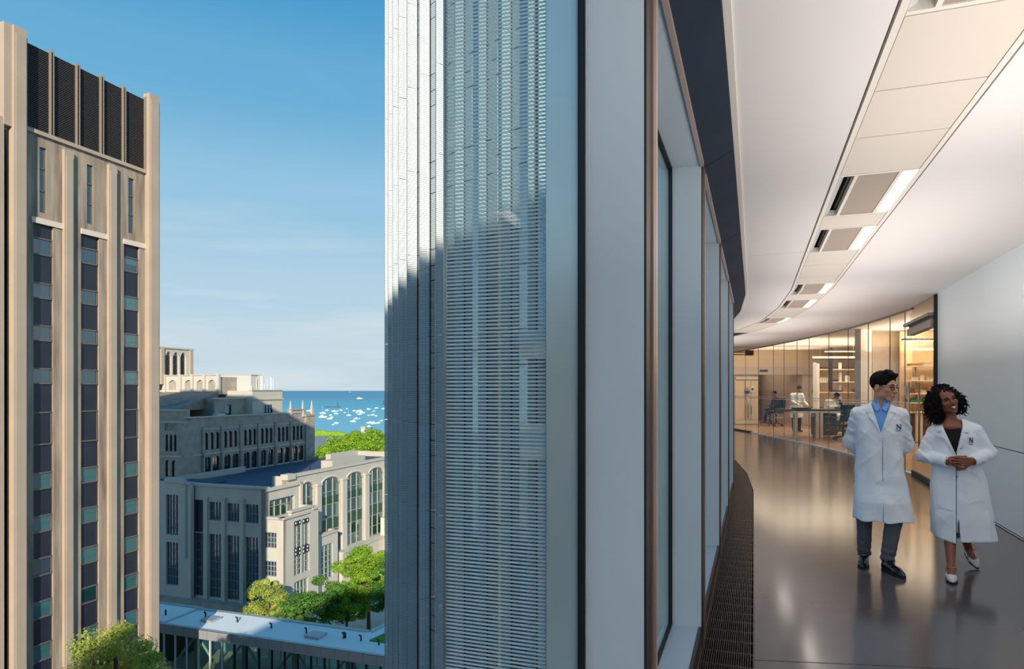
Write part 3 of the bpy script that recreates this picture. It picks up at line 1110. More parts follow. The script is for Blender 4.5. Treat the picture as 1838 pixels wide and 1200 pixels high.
nt.links.new(c1.outputs[0], mx.inputs['A']); nt.links.new(nz.outputs['Color'], mx.inputs['B'])
nt.links.new(mx.outputs['Result'], p.inputs['Base Color'])
wm = MB()
wm.box(-30000, 30000, 600, 50000, G - 8, G - 2.0)
tag(wm.build('lake', lk), 'turquoise blue lake reaching to the horizon', 'lake', kind='structure')

# ---------------------------------------------------------------- limestone tower on the left
BW, BP = 58.5, 58.2                                    # wall plane, pier plane
u_at = lambda px: UA(px, BW)
zt = lambda py: E + (HY - py) * (BW / (-AY * ((78 - CX) / FPX) + AX)) / FPX    # heights read at the first window column
TU, TB = u_at(8), BP
off = (TU, BW, G)
tw = city_thing('office_tower', 'tall limestone tower with dark louvred top and stacked teal windows', 'building', TU, BW)
ztop = ZA(262, 178, BW) 
zlb = (ZA(48, 228, BW) + ZA(258, 304, BW)) / 2         # underside of the louvres
uL, uR = u_at(43), u_at(278)
cols = [(60, 96), (145.5, 178), (222.5, 250)]
rows = [(428, 457), (508, 535), (584, 611), (661, 688), (848, 877), (925, 954), (1001, 1032), (1078, 1108), (1155, 1185)]
zwt = zt(403)
m = MB(off)
body_d = 62.0
wall_ops = [(u_at(a), u_at(b), G, zwt, 0.0, False) for a, b in cols]
sl = [(71, 83, 265, 382), (156, 167, 296, 402), (230.5, 241, 320, 419)]
sl_b = []
for a, b, c, d in sl:
    sl_b.append((u_at(a), u_at(b), ZA((a + b) / 2, d, BW), ZA((a + b) / 2, c, BW), 0.0, False))
wall_open(m, 'A', u_at(45), uR, G, zlb, BW, BW + 0.5, wall_ops + sl_b)
m.build('stone_wall', M['tan2'], tw)
m = MB(off)
m.box(u_at(43), uR - 0.3, BW + 0.5, BW + 32, G, ztop - 0.4)
m.build('tower_body', M['tan'], tw)
m = MB(off)
m.box(TU - 30, u_at(15), BW + 1.2, BW + 32, G, zlb); m.build('side_wing', M['tan'], tw)
# piers
M['dark_recess'] = mat('dark_recess', (62, 48, 46), rough=0.8)
for (a, b, top) in ((20, 44, None), (116, 133, 270), (196, 211, 297), (264, 278, None)):
    m = MB(off)
    z1 = (ztop + 0.55) if top is None else ZA((a + b) / 2, top, BP)
    ua, ub = UA(a, BP), UA(b, BP)
    if a == 264: ub = uR
    m.box(ua, ub, BP - (0.35 if top is None else 0.0), BW + 0.2, G, z1)
    m.box(ua + 0.14, ub - 0.12, BP - (0.41 if top is None else 0.06), BP, G, z1 - 0.6)
    m.build('pier', M['tan'], tw)
m = MB(off); m.box(UA(8, BP) - 0.1, UA(20, BP), BP - .1, BW + 1.2, zlb - .6, ztop + 0.55); m.build('pier', M['tan'], tw)
m = MB(off); m.box(u_at(-30), u_at(3), BW - 0.3, BW + 1.2, G, zlb); m.build('pier', M['tan'], tw)
m = MB(off); m.box(u_at(3), u_at(20), BW + 0.7, BW + 1.2, G, zlb - .6); m.build('recess_wall', M['dark_recess'], tw)  # shade of the corner recess put into the wall colour
# lintel bands and ledges
for (a, b, y) in ((56, 115, 404), (145, 193, 423), (221, 263, 439)):
    m = MB(off); z = zwt
    m.box(u_at(a), u_at(b), BW - 0.10, BW + 0.1, z, z + 0.5); m.build('lintel', M['pale_band'], tw)
m = MB(off); m.box(uL, uR, BW - 0.22, BW + 0.1, zlb - 0.35, zlb); m.build('ledge', M['tan'], tw)
m = MB(off)
for y_ in (300, 800):
    pass
# louvre panels: five bays between paired fins
lv = [(46, 90), (93, 137), (140, 180), (183, 220), (223, 261)]
nsl = 46
for a, b in lv + [(-40, 7)]:
    ua, ub = u_at(a), u_at(b)
    dd = 0.0 if a > 0 else 1.0
    m = MB(off); m.box(ua, ub, BW + 0.35 + dd, BW + 0.5 + dd, zlb, ztop)
    o = m.build('louvre_panel', M['louvre_back'], tw)
    s = MB(off)
    for k in range(nsl):
        z = zlb + (ztop - zlb) * (k + 0.5) / nsl
        hx = (ztop - zlb) / nsl * 0.42
        s.hexa([(ua, BW + 0.05 + dd, z - hx), (ub, BW + 0.05 + dd, z - hx), (ub, BW + 0.3 + dd, z + hx * .5), (ua, BW + 0.3 + dd, z + hx * .5)],
               [(ua, BW + 0.05 + dd, z - hx + .06), (ub, BW + 0.05 + dd, z - hx + .06), (ub, BW + 0.3 + dd, z + hx * .5 + .06), (ua, BW + 0.3 + dd, z + hx * .5 + .06)])
    s.build('louvre_slats', M['louvre'], o, kind='stuff')
for x in (91.5, 138.5, 181.5, 221.5, 261.3):
    m = MB(off); u = u_at(x)
    m.box(u - 0.15, u - 0.09, BW - 0.22, BW + 0.4, zlb, ztop + 0.15); m.box(u + 0.09, u + 0.15, BW - 0.22, BW + 0.4, zlb, ztop + 0.15)
    m.build('louvre_fin', M['fin_tan'], tw)
# window columns
dw = BW + 0.22
for ci, (a, b) in enumerate(cols):
    ua, ub = u_at(a), u_at(b)
    zs = sorted([(zt(y1), zt(y0)) for y0, y1 in rows])
    blank = (zt(797), zt(740))
    z = G
    segs = sorted(zs + [blank])
    for (z0, z1) in segs:
        if z0 - z > 0.3:
            m = MB(off); m.box(ua, ub, dw, dw + 0.2, z, z0); m.build('spandrel_panel', M['spandrel'], tw)
        if (z0, z1) == blank:
            m = MB(off); m.box(ua + .1, ub - .1, dw, dw + 0.1, z0, z1); o = m.build('spandrel_panel', M['spandrel'], tw)
            m = MB(off); m.box(ua, ub, dw - .1, dw + .1, z0 - .06, z0 + .06); m.box(ua, ub, dw - .1, dw + .1, z1 - .06, z1 + .06)
            m.box(ua, ua + .08, dw - .1, dw + .1, z0, z1); m.box(ub - .12, ub, dw - .1, dw + .1, z0, z1); m.build('panel_frame', M['bronze_frame'], o)
        else:
            m = MB(off)
            m.box(ua, ub, dw - .10, dw + .1, z0 - .05, z0 + .07); m.box(ua, ub, dw - .1, dw + .1, z1 - .07, z1 + .05)
            m.box(ua, ua + .07, dw - .1, dw + .1, z0, z1); m.box(ub - .1, ub, dw - .1, dw + .1, z0, z1)
            o = m.build('window', M['bronze_frame'], tw)
            m = MB(off)
            m.box(ua + .07, ub - .1, dw + .02, dw + .06, z0, z1)
            pale = (z1 < E and (ci + int(z0)) % 3 != 1) or (ci == 2)
            m.build('pane', M['twin2'] if pale and z1 < 12 else M['twin'], o)
            if pale:
                m = MB(off); m.box(ua + .1, ub - .14, dw - 0.005, dw + .015, z0 + (z1 - z0) * R.choice((.35, .5, .6)), z1 - .08)
                m.build('blind', M['twin2'], o)
        z = z1
    if zwt - z > 0.1:
        m = MB(off); m.box(ua, ub, dw, dw + 0.2, z, zwt); m.build('spandrel_panel', M['spandrel'], tw)
for (ua, ub, z0, z1, _, _) in sl_b:
    m = MB(off); m.box(ua - .02, ua + .08, BW + .1, BW + .3, z0, z1); m.box(ub - .08, ub + .02, BW + .1, BW + .3, z0, z1)
    for f in (0.0, .34, .68, 1.0):
        z = z0 + (z1 - z0) * f
        m.box(ua, ub, BW + .1, BW + .3, z - .06, z + .06)
    o = m.build('slit_window', M['bronze_frame'], tw)
    m = MB(off); m.box(ua, ub, BW + .2, BW + .26, z0, z1); m.build('pane', M['twin'], o)

# ---------------------------------------------------------------- grey gothic hall
HA, HB = 105.0, 105.8                                   # A-face plane b, B-face plane u
off = (HB, HA, G)
hall = city_thing('gothic_hall', 'grey stone gothic hall with lancet windows, stepped tiers and belfry', 'building', HB, HA)
u1 = UA(562, HA)
zroof = -16.3
zpar = -4.1
Q = lambda x: UA(x, HA)
tri = [(366, 394), (401, 426), (437, 460), (467.5, 489.5), (498, 518), (525, 543.5)]
two = [(366, 394), (402.5, 428.5), (437.5, 461.5), (468, 490.5), (498.5, 519.5), (525.5, 544.5)]
ops = []
for a, b in tri:
    ua, ub = Q(a), Q(b)
    w = (ub - ua)
    for k in range(3):
        ops.append((ua + w * (k * .36), ua + w * (k * .36 + .27), -10.8, -7.2, 0.55, True))
for a, b in two:
    ua, ub = Q(a), Q(b)
    w = (ub - ua)
    for k in range(2):
        ops.append((ua + w * (k * .56), ua + w * (k * .56 + .44), -16.0, -12.3, 0.45, False))
m = MB(off); wall_open(m, 'A', HB, u1, G, zpar, HA, HA + 0.6, ops); m.build('stone_wall', M['grey_stone'], hall)
for o in ops:
    pt = o[5]
    window(hall, off, 'A', o[0], o[1], o[2], o[3], HA + 0.35, M['dark_glass'], M['black_frame'], nx=1 if pt else 2, nz=2 if pt else 4, fr=0.07, bar_=0.05, rise=o[4], pt=pt, depth=0.1)
for o in ops:
    if o[5]: continue
    m = MB(off); m.box(o[0] - .1, o[1] + .1, HA - .12, HA + .1, o[2] - .3, o[2]); m.build('sill', M['coping'], hall)
# buttress strips, string courses
for x in (364, 397.5, 431.5, 463.5, 494, 521.5):
    m = MB(off); u = Q(x); m.box(u - .35, u + .35, HA - .3, HA, G, -6.0); m.box(u - .22, u + .22, HA - .42, HA - .3, G, -11.6); m.build('buttress', M['grey_stone'], hall)
m = MB(off); m.box(HB, u1, HA - .12, HA, -11.8, -11.5); m.box(HB - .1, Q(545), HA - .2, HA + .7, zpar, zpar + .3); m.box(Q(360), Q(547), HA - .1, HA, -6.6, -6.4); m.build('string_course', M['coping'], hall)
# end turret and pinnacles
m = MB(off); m.box(Q(546.5), u1, HA - .5, HA + 4, G, -5.0); m.box(Q(545.5), u1 + .2, HA - .7, HA + 4, -5.0, -4.5); m.build('turret', M['grey_stone'], hall)
m = MB(off); m.box(Q(521), Q(546), HA - .1, HA + .7, zpar, -3.4); m.box(Q(520), Q(547), HA - .3, HA + .8, -3.4, -3.1); m.build('parapet', M['grey_stone'], hall)
for x, w in ((521.5, .35), (543.5, .3), (559.5, .45)):
    m = MB(off); u = Q(x); m.hexa([(u - w, HA - .4, zpar - 1), (u + w, HA - .4, zpar - 1), (u + w, HA + .4, zpar - 1), (u - w, HA + .4, zpar - 1)],
                                 [(u - .07, HA - .07, -1.0), (u + .07, HA - .07, -1.0), (u + .07, HA + .07, -1.0), (u - .07, HA + .07, -1.0)]); m.build('pinnacle', M['coping'], hall)
# B-face
b_end = HA + 26
QB = lambda x: BB(x, HB)
zS = -2.6
opsB = []
ba, bb = QB(317), QB(296)
for k in range(3):
    w = bb - ba
    opsB.append((ba + w * k * .36, ba + w * (k * .36 + .25), -10.8, -7.3, .5, True))
for k in range(2):
    opsB.append((ba + w * k * .56, ba + w * (k * .56 + .42), -15.9, -12.6, .45, False))
opsB.append((ba, bb, -6.6, -5.2, 0, False))
m = MB(off); wall_open(m, 'B', HA, b_end, G, zS, HB, HB + 0.6, opsB); m.build('stone_wall', M['grey_stone'], hall)
for o in opsB[:-1]:
    window(hall, off, 'B', o[0], o[1], o[2], o[3], HB + 0.35, M['dark_glass'], M['black_frame'], nx=1, nz=2, fr=0.07, bar_=0.05, rise=o[4], pt=o[5], depth=0.1)
o = opsB[-1]
m = MB(off)
m.box(HB + .3, HB + .4, o[0], o[1], o[2], o[3]); pnl = m.build('lattice_panel', M['dark_glass'], hall)
m = MB(off)
for k in range(-3, 7):
    for s_ in (1, -1):
        x0 = o[0] + (o[1] - o[0]) * k / 6
        pts = [(x0, o[2]), (x0 + .12, o[2]), (x0 + .12 + s_ * 1.0, o[3]), (x0 + s_ * 1.0, o[3])]
        pts = [(min(max(x, o[0]), o[1]), z) for x, z in pts]
        fquad(m, 'B', pts, HB + .1, HB + .3)
m.build('lattice', M['coping'], pnl)
m = MB(off); m.box(HB - .15, HB, HA, b_end, zS - 2.4, zS - 2.1); m.box(HB - .25, HB + .5, HA, b_end, zS, zS + .3); m.box(HB - .12, HB, HA, b_end, -12.0, -11.7); m.build('string_course', M['coping'], hall)
# corner buttress
m = MB(off); m.box(HB - .5, HB + 1.0, HA - .5, HA + 1.0, G, -6.4); m.hexa([(HB - .5, HA - .5, -6.4), (HB + 1, HA - .5, -6.4), (HB + 1, HA + 1, -6.4), (HB - .5, HA + 1, -6.4)],
      [(HB, HA, -4.4), (HB + .5, HA, -4.4), (HB + .5, HA + .5, -4.4), (HB, HA + .5, -4.4)]); m.build('corner_buttress', M['grey_stone'], hall)
# body and slate roof
m = MB(off); m.box(HB + .6, u1 - .3, HA + .6, b_end, G, zpar - .4); m.build('hall_body', M['grey_stone'], hall)
UT = 124.0
m = MB(off); m.hexa([(HB, HA + 3, zS), (UT, HA + 9, zS), (UT, b_end + 10, zS), (HB, b_end + 10, zS)],
                    [(HB + .1, HA + 3, zS + .2), (UT, HA + 9, 1.2), (UT, b_end + 10, 1.2), (HB + .1, b_end + 10, zS + .2)])
m.build('slate_roof', M['slate'], hall)
for x in (302,):
    m = MB(off); b = BB(x, HB + 5); m.box(HB + 3.5, HB + 9, b - 1.4, b + 1.4, zS, zS + 2.6); m.build('dormer', M['grey_stone'], hall)
# upper A tier with two small windows
BT = 109.0
q = lambda x: UA(x, BT)
tops = [(q(405), q(415), -4.6 + 0.6, -4.6 + 2.9, 0, False), (q(440), q(449), -4.0, -1.7, 0, False)]
m = MB(off); wall_open(m, 'A', q(385), q(458), zpar - .5, -0.4, BT, BT + .6, tops); m.build('stone_wall', M['grey_stone'], hall)
m = MB(off); m.box(q(385) + .3, q(458), BT + .6, b_end, zpar - .5, -.4); m.build('upper_body', M['grey_stone'], hall)
for o in tops: window(hall, off, 'A', *o[:4], BT + .3, M['dark_glass'], M['black_frame'], nx=1, nz=2, fr=.1)
m = MB(off); m.box(q(384), q(458), BT - .2, BT + .8, -.4, -.05); m.build('string_course', M['coping'], hall)
m = MB(off); u = q(384.5); m.box(u - .4, u + 1.6, BT - 1.5, BT, -5.2, -3.6); o = m.build('roof_unit', M['white_roof'], hall, label='small pale ventilation box with round fan')
m = MB(off); m.tube([(u + .6, BT - 1.56, -4.4), (u + .6, BT - 1.5, -4.4)], .35, 12); m.build('fan', M['black_frame'], o)
# corner block (eye level)
BK = 107.0
k_ = lambda x: UA(x, BK)
o = (k_(473), k_(489.5), ZA(481, 741, BK), ZA(481, 726, BK), 0, False)
m = MB(off); wall_open(m, 'A', k_(453), k_(507), zpar - 1, E - 0.1, BK, BK + .6, [o]); m.box(k_(453), k_(507), BK + .6, BK + 14, zpar - 1, E - .1); m.build('corner_block', M['pale_stone'], hall)
window(hall, off, 'A', *o[:4], BK + .3, M['dark_glass'], M['black_frame'], nx=3, nz=2, fr=.12, bar_=.12)
m = MB(off); m.box(k_(452) , k_(508), BK - .25, BK + .3, ZA(480, 717, BK), ZA(480, 714.5, BK)); m.box(k_(452), k_(507.5), BK - .2, BK + .8, E - .1, E + .15); m.build('string_course', M['coping'], hall)
for x, h, w in ((473, 3.0, .06), (482, 3.4, .3), (487, 1.6, .1), (492, 2.9, .1), (498.5, 3.2, .22), (502.5, 2.8, .08), (464, 1.0, .08)):
    m = MB(off); u = k_(x + 3); m.tube([(u, BK + 2.5, E), (u, BK + 2.5, E + h)], w, 8); m.build('antenna', M['white_roof'], hall)
# metal penthouse
UP = 130.0
m = MB(off); m.box(UP, UP + 3.2, 110, BB(391, UP), -1.0, ZB(425, 673, UP)); m.build('penthouse', M['metal_box'], hall)
m = MB(off); m.box(UP + 2.5, UP + 3.4, 109.7, 110, -1.0, ZB(452, 672, UP)); m.box(UP - .1, UP + 3.4, 109.8, BB(391, UP), ZB(425, 673, UP), ZB(425, 672, UP)); m.build('penthouse_trim', M['coping'], hall)
# blind arcade
UC = 124.0
aa = lambda x: BB(x, UC)
arc = [(aa(344), aa(332)), (aa(365), aa(353)), (aa(386), aa(374)), (aa(316), aa(303)), (aa(291), aa(279))]
m = MB(off); wall_open(m, 'B', aa(392), aa(262), 0.6, 5.0, UC, UC + .7, [(a, b, 1.6, 4.0, .7, True) for a, b in arc]); m.build('arcade', M['pale_stone'], hall)
m = MB(off); m.box(UC + .45, UC + 8, aa(392), aa(262), 0.6, 4.7); m.build('arcade_back', M['grey_stone'], hall)
for x in (395, 370, 348.5, 327, 299):
    m = MB(off); b = aa(x - 2); m.box(UC - .5, UC + .2, b - .3, b + .3, .6, 5.3); m.build('arcade_pier', M['pale_stone'], hall)
m = MB(off); m.box(UC - .2, UC + .9, aa(392), aa(262), 5.0, 5.2); m.box(UC - .6, UC + .2, aa(392), aa(262), .5, .9); m.build('string_course', M['coping'], hall)
# belfry
BF = 130.0
f_ = lambda x: UA(x, BF)
bw = [(297, 308), (310.5, 321.5), (324, 334.5), (277, 284)]
zb0, zb1 = E + 3.3, E + 10.0
m = MB(off); wall_open(m, 'A', f_(268), f_(345.5), 3.0, zb1, BF, BF + .8, [(f_(a), f_(b), zb0, zb1 - .7, 1.2, True) for a, b in bw]); m.build('belfry', M['pale_stone'], hall)
m = MB(off); m.box(f_(268), f_(345.5) - .2, BF + 3.0, BF + 12, 3.0, zb1 - .3); m.box(f_(340), f_(345.5), BF + .8, BF + 3, 3, zb1); m.box(f_(288), f_(294), BF + .8, BF + 3, 3, zb1); m.build('belfry_body', M['slate'], hall)
for a, b in bw:
    m = MB(off)
    for k in range(18):
        z = zb0 + k * .36
        m.box(f_(a), f_(b), BF + .5, BF + .75, z, z + .12)
    m.build('belfry_louvre', M['louvre'], hall)
m = MB(off); m.box(f_(268), f_(346.5), BF - .25, BF + 1, zb1, zb1 + .35); m.build('string_course', M['coping'], hall)
for a in (288.5, 340.5):
    m = MB(off); m.box(f_(a - .5), f_(a + 5), BF - .3, BF, 3, zb1 + .2); m.build('belfry_pier', M['tan'], hall)
m = MB(off)
for k in range(5):
    u = f_(282) + k * .35
    m.tube([(u, BF + 2, zb1), (u + .05, BF + 2, zb1 + 1.5 + (k % 3) * .7)], .05, 5)
m.build('antenna', M['black_frame'], hall)

# ---------------------------------------------------------------- pale stone wing with tall arched windows
WA, WB = 78.9, 96.9
off = (WB, WA, G)
wing = city_thing('arched_wing', 'pale stone academic wing with tall arched green windows and flat roof', 'building', WB, WA)
zr = -15.8
W = lambda x: UA(x, WA)
uStep = W(513)
uEnd = W(760)
arches = [(540, 564, 868), (575.5, 611, 856), (621, 652.5, 847), (660.5, 689, 839), (696.5, 723, 832)]
zA0, zA1 = -31.5, -16.1
ops = [(W(a), W(b), zA0, zA1, 1.7, False) for a, b, _ in arches]
opU = (W(484), W(529), ZA(506, 925, WA), ZA(506, 893, WA), 0, False)
m = MB(off); wall_open(m, 'A', WB, W(541), G, zr, WA, WA + .9, [ops[0], opU] if False else [opU]); wall_open(m, 'A', W(539.9), uEnd, G, zr, WA, WA + .9, ops); m.box(uStep, uEnd, WA + .02, WA + .88, zr, -14.6)
m.build('stone_wall', M['pale_stone'], wing)
# cut the near part down to the lower parapet: coping stones
m = MB(off); m.box(uStep, uEnd, WA - .25, WA + 1.1, -14.6, -14.15); m.box(uStep - .1, W(527), WA - .5, WA + 1.1, -14.9, -13.9); m.build('coping', M['coping'], wing)
m = MB(off); m.box(WB - .2, W(541), WA - .35, WA, -16.2, -15.8); m.box(W(537), W(541), WA - .35, WA, -24, -15.8); m.build('coping', M['coping'], wing)
zsr = [zA0 + 15.4 * f for f in (.12, .3, .34 + .12, .62, .8)]
for (a, b, y) in arches:
    nx = 3 if a > 570 else 2
    o = window(wing, off, 'A', W(a), W(b), zA0, zA1, WA + .4, M['green_glass'], M['white_frame'], nx=nx, fr=.10, bar_=.075, rise=1.7, zs=[-19.0, -21.6, -24.2, -26.8, -29.3], depth=.2)
    m = MB(off)
    for z0, z1 in ((-21.6, -19.0 - 1.0), (-26.8, -24.6)):
        m.box(W(a) + .1, W(b) - .1, WA + .36, WA + .41, z0, z1)
    m.build('spandrel', M['gs'], o)
    # hood mould
    hm = MB(off); n = 12; ua, ub = W(a) - .2, W(b) + .2
    for k in range(n):
        ga, gb = k / n, (k + 1) / n
        x0, x1 = ua + (ub - ua) * ga, ua + (ub - ua) * gb
        z0_, z1_ = zA1 - 1.7 + arch_z(ga, 1.9, False), zA1 - 1.7 + arch_z(gb, 1.9, False)
        fquad(hm, 'A', [(x0, z0_), (x1, z1_), (x1, z1_ + .22), (x0, z0_ + .22)], WA - .12, WA)
    hm.build('hood_mould', M['pale_band'], wing)
for a, b in ((565, 574.5), (611, 620.5), (652, 660.5), (689, 696.5), (723, 730)):
    m = MB(off); m.box(W(a) + .2, W(b) - .1, WA - .5, WA, G + 4, -17.2); m.box(W(a) + .05, W(b) + .05, WA - .65, WA, -17.2, -16.8); m.build('pilaster', M['pale_stone'], wing)
m = MB(off); m.box(W(600), uEnd, WA - 2.0, WA, G, -31.8); m.box(W(600), uEnd, WA - 2.2, WA, -31.8, -31.5); m.build('plinth', M['pale_stone'], wing)
m = MB(off)
m.box(W(676), W(720), WA - 5, WA - 1, G, -27.5); m.build('porch', M['pale_band'], wing)
window(wing, off, 'A', UA(702, WA - 5), UA(712, WA - 5), -31.0, -28.6, WA - 5, M['green_glass'], M['white_frame'], nx=3, nz=3, fr=.08)
window(wing, off, 'A', *opU[:4], WA + .5, M['green_glass'], M['white_frame'], nx=4, fr=.1, bar_=.07, zs=[opU[3] - 1.2], depth=.2)
# B-face in the shade
q = lambda x: BB(x, WB)
b1 = q(343)
colsB = [(345, 366), (375, 397), (407, 430), (440, 464)]
opb = []
for k, (a, b) in enumerate(colsB):
    bA, bB = q(b), q(a)
    if k: opb.append((bA, bB, -21.9, -18.6, 0, False))
    else: opb.append((bA, bB, -24.3, -18.4, 0, False))
    opb.append((bA, bB, -35.9, -24.4, 0, False))
m = MB(off); wall_open(m, 'B', WA, b1, G, zr, WB, WB + .8, opb); m.build('stone_wall', M['pale_stone'], wing)
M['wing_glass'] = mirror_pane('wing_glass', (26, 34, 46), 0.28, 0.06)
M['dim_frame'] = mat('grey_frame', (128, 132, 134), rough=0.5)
for o in opb:
    if o[3] - o[2] > 8:
        window(wing, off, 'B', *o[:4], WB + .45, M['wing_glass'], M['dim_frame'], nx=4, fr=.08, bar_=.06, zs=[-26.0, -27.6, -29.4, -30.9, -32.6, -34.2], depth=.15)
    elif o[3] - o[2] > 5:
        m = MB(off); m.box(WB + .3, WB + .5, o[0], o[1], o[2], o[3]); m.box(WB + .22, WB + .3, o[0], o[1], -20.6, -20.45); m.build('blank_panel', M['spandrel'], wing)
    else:
        window(wing, off, 'B', *o[:4], WB + .45, M['wing_glass'], M['dim_frame'], nx=4, nz=2, fr=.08, bar_=.06, depth=.15)
        m = MB(off); m.box(WB - .12, WB + .1, o[0] - .2, o[1] + .2, o[2] - .35, o[2]); m.build('sill', M['coping'], wing)
for x in (370.5, 402, 435):
    m = MB(off); b = q(x); m.box(WB - .35, WB, b - .42, b + .42, G, -18.0); m.box(WB - .5, WB, b - .6, b + .6, -18.0, -17.7); m.build('pilaster', M['pale_stone'], wing)
m = MB(off); m.box(WB - .3, WB + 1, WA - .2, b1, zr, zr + .35); m.build('coping', M['coping'], wing)
m = MB(off); b = q(341.5); m.box(WB - 1.3, WB - .9, b - .2, b + .2, G + 9, -14.8); m.build('downpipe', M['white_frame'], wing)
m = MB(off); m.box(WB - 2, WB, q(480), b1 + 8, G, -36.2); m.build('plinth', M['grey_stone'], wing)
# left extension
UE = 95.9
qe = lambda x: BB(x, UE)
ob = [(qe(320), qe(298), -24.9, -17.9 + .3, 0, False), (qe(320), qe(298), -34.2, -26.3, 0, False)]
m = MB(off); wall_open(m, 'B', qe(342), qe(240), G, -15.3, UE, UE + .8, ob); m.build('stone_wall', M['pale_stone'], wing)
m = MB(off); m.box(UE + .8, HB - 1, qe(342), qe(240), G, -15.9); m.build('wing_body', M['roof_dark'], wing)
m = MB(off); m.box(UE - .2, UE + .9, qe(325), qe(296), -15.3, -14.6); m.box(UE - .3, UE + 1, qe(342), qe(325), -15.5, -15.2); m.build('coping', M['coping'], wing)
for o in ob:
    window(wing, off, 'B', *o[:4], UE + .4, M['wing_glass'], M['dim_frame'], nx=4, nz=5, fr=.1, bar_=.07, depth=.15)
m = MB(off); m.box(UE + .1, UE + .5, qe(320), qe(298), -26.3, -24.9); o = m.build('carved_panel', M['spandrel'], wing)
m = MB(off)
for j in range(4):
    for i2 in range(2):
        b = qe(320) + (qe(298) - qe(320)) * (j + .5) / 4
        m.ball((UE + .1, b, -26.0 + .75 * i2), (.12, .2, .2), 8, 5)
m.build('boss', M['coping'], o)
# flat dark roof and parapet return
m = MB(off); m.prism([(WB + .8, WA + .9), (uEnd, WA + .9), (uEnd, HA), (WB + .8, HA)], zr - .8, zr - .5); m.build('flat_roof', M['roof_dark'], wing)
m = MB(off); m.box(uStep, uStep + .8, WA, WA + 3.0, zr - .5, -14.3); m.box(WB + 3, HB + 14, HA - 2.2, HA - 1.6, zr - .5, zr + .7); m.build('roof_parapet', M['coping'], wing)
m = MB(off); m.box(u1 - 1, u1 + 12, HA - 6, HA - 4.5, zr - .5, zr + 1.0); m.box(uEnd - 28, uEnd - 14, WA + 9, WA + 12, zr - .5, zr + 1.3); m.box(u1 + 12, u1 + 13, WA, HA - 4.5, zr - .5, zr + .8); m.build('roof_parapet', M['coping'], wing)
for x_, b_ in ((118, 90), (128, 92), (136, 88), (148, 95)):
    m = MB(off); m.tube([(x_, b_, zr - .5), (x_, b_, zr + .3)], .12, 6); m.build('roof_vent', M['black_frame'], wing)

# projecting bays, each its own part tree on the wing
BY = 75.1
off2 = off
wy = lambda x: UA(x, BY)
uB1 = wy(571.5)
ztb, zts = -20.9, -20.0
m = MB(off)
big = (wy(528), wy(555.5), ZA(541, 1029, BY), ZA(541, 932, BY), 0, False)
low = (wy(528.5), wy(553), -37.5, ZA(541, 1040, BY), 0, False)
wall_open(m, 'A', WB, uB1, G, ztb, BY, BY + .7, [big, low])
m.box(wy(523), uB1, BY, BY + .7, ztb, zts)
bay = m.build('bay', M['pale_stone'], wing)
opbb = [(BB(496, WB), BB(473.5, WB), ZB(484, 983, WB), ZB(484, 955, WB), 0, False), (BB(496, WB), BB(473.5, WB), ZB(484, 1034, WB), ZB(484, 1006.5, WB), 0, False)]
m = MB(off); wall_open(m, 'B', BY, WA, G, ztb, WB - .02, WB + .7, opbb); m.box(uB1 - .7, uB1, BY + .7, WA, G, zts); m.box(WB + .7, uB1 - .7, BY + .7, WA, ztb - 1, ztb - .8)
m.build('bay_side', M['pale_stone'], wing)
for o in opbb: window(wing, off, 'B', *o[:4], WB + .35, M['wing_glass'], M['white_frame'], nx=4, nz=3, fr=.08, bar_=.06, depth=.2)
m = MB(off); m.box(WB - .3, uB1 - 3, BY - .3, BY + .8, ztb, ztb + .35); m.box(WB - .3, WB + .8, BY, WA, ztb, ztb + .35); m.box(wy(521), wy(560), BY - .3, BY + .8, zts, zts + .3); m.box(wy(560), uB1 + .2, BY - .3, BY + .8, zts - .5, zts - .2); m.build('coping', M['coping'], wing)
h = big[3] - big[2]
zsp = big[2] + h * .38
o = window(wing, off, 'A', big[0], big[1], big[2], big[3], BY + .4, M['wing_glass'], M['white_frame'], nx=4, fr=.09, bar_=.06, zs=[big[2] + h * f for f in (.1, .2, .3, .45, .62, .75, .9)], depth=.2)
mid = (big[0] + big[1]) / 2
m = MB(off); m.box(mid - .18, mid + .18, BY + .02, BY + .3, big[2], big[3]); m.build('mullion', M['white_frame'], wing)
for z0, z1 in ((big[2] + h * .36, big[2] + h * .50), (big[3] - h * .085, big[3])):
    m = MB(off); m.box(big[0], big[1], BY + .05, BY + .3, z0, z1); pn = m.build('carved_panel', M['spandrel'], wing)
    m = MB(off)
    nr = 2 if z1 - z0 > 1.2 else 1
    for j in range(4):
        for i2 in range(nr):
            m.ball((big[0] + (big[1] - big[0]) * (j + .5) / 4, BY + .05, z0 + (z1 - z0) * (i2 + .5) / nr), (.17, .1, .22), 8, 5)
    m.build('boss', M['pale_band'], pn)
window(wing, off, 'A', *low[:4], BY + .4, M['green_glass'], M['white_frame'], nx=4, nz=3, fr=.09, bar_=.06, depth=.2)
# second, lower bay
BZ = 77.0
wz = lambda x: UA(x, BZ)
uc = wz(606.5)
o2 = (wz(577), wz(597.5), -35.5, ZA(588, 976, BZ), 0, False)
m = MB(off); wall_open(m, 'A', uB1, uc, G, -26.8, BZ, BZ + .6, [o2]); m.box(uc - .6, uc, BZ + .6, WA, G, -26.8); m.build('bay', M['pale_stone'], wing)
m = MB(off); m.box(uB1, uc + .2, BZ - .25, BZ + .7, -26.8, -26.4); m.box(uc - .6, uc + .2, BZ, WA, -26.8, -26.4); m.build('coping', M['coping'], wing)
m = MB(off); m.box(uB1, uc - .6, BZ + .6, WA, -28, -27.8); m.build('bay_roof', M['roof_dark'], wing)
window(wing, off, 'A', *o2[:4], BZ + .35, M['green_glass'], M['white_frame'], nx=3, nz=6, fr=.09, bar_=.06, depth=.2)

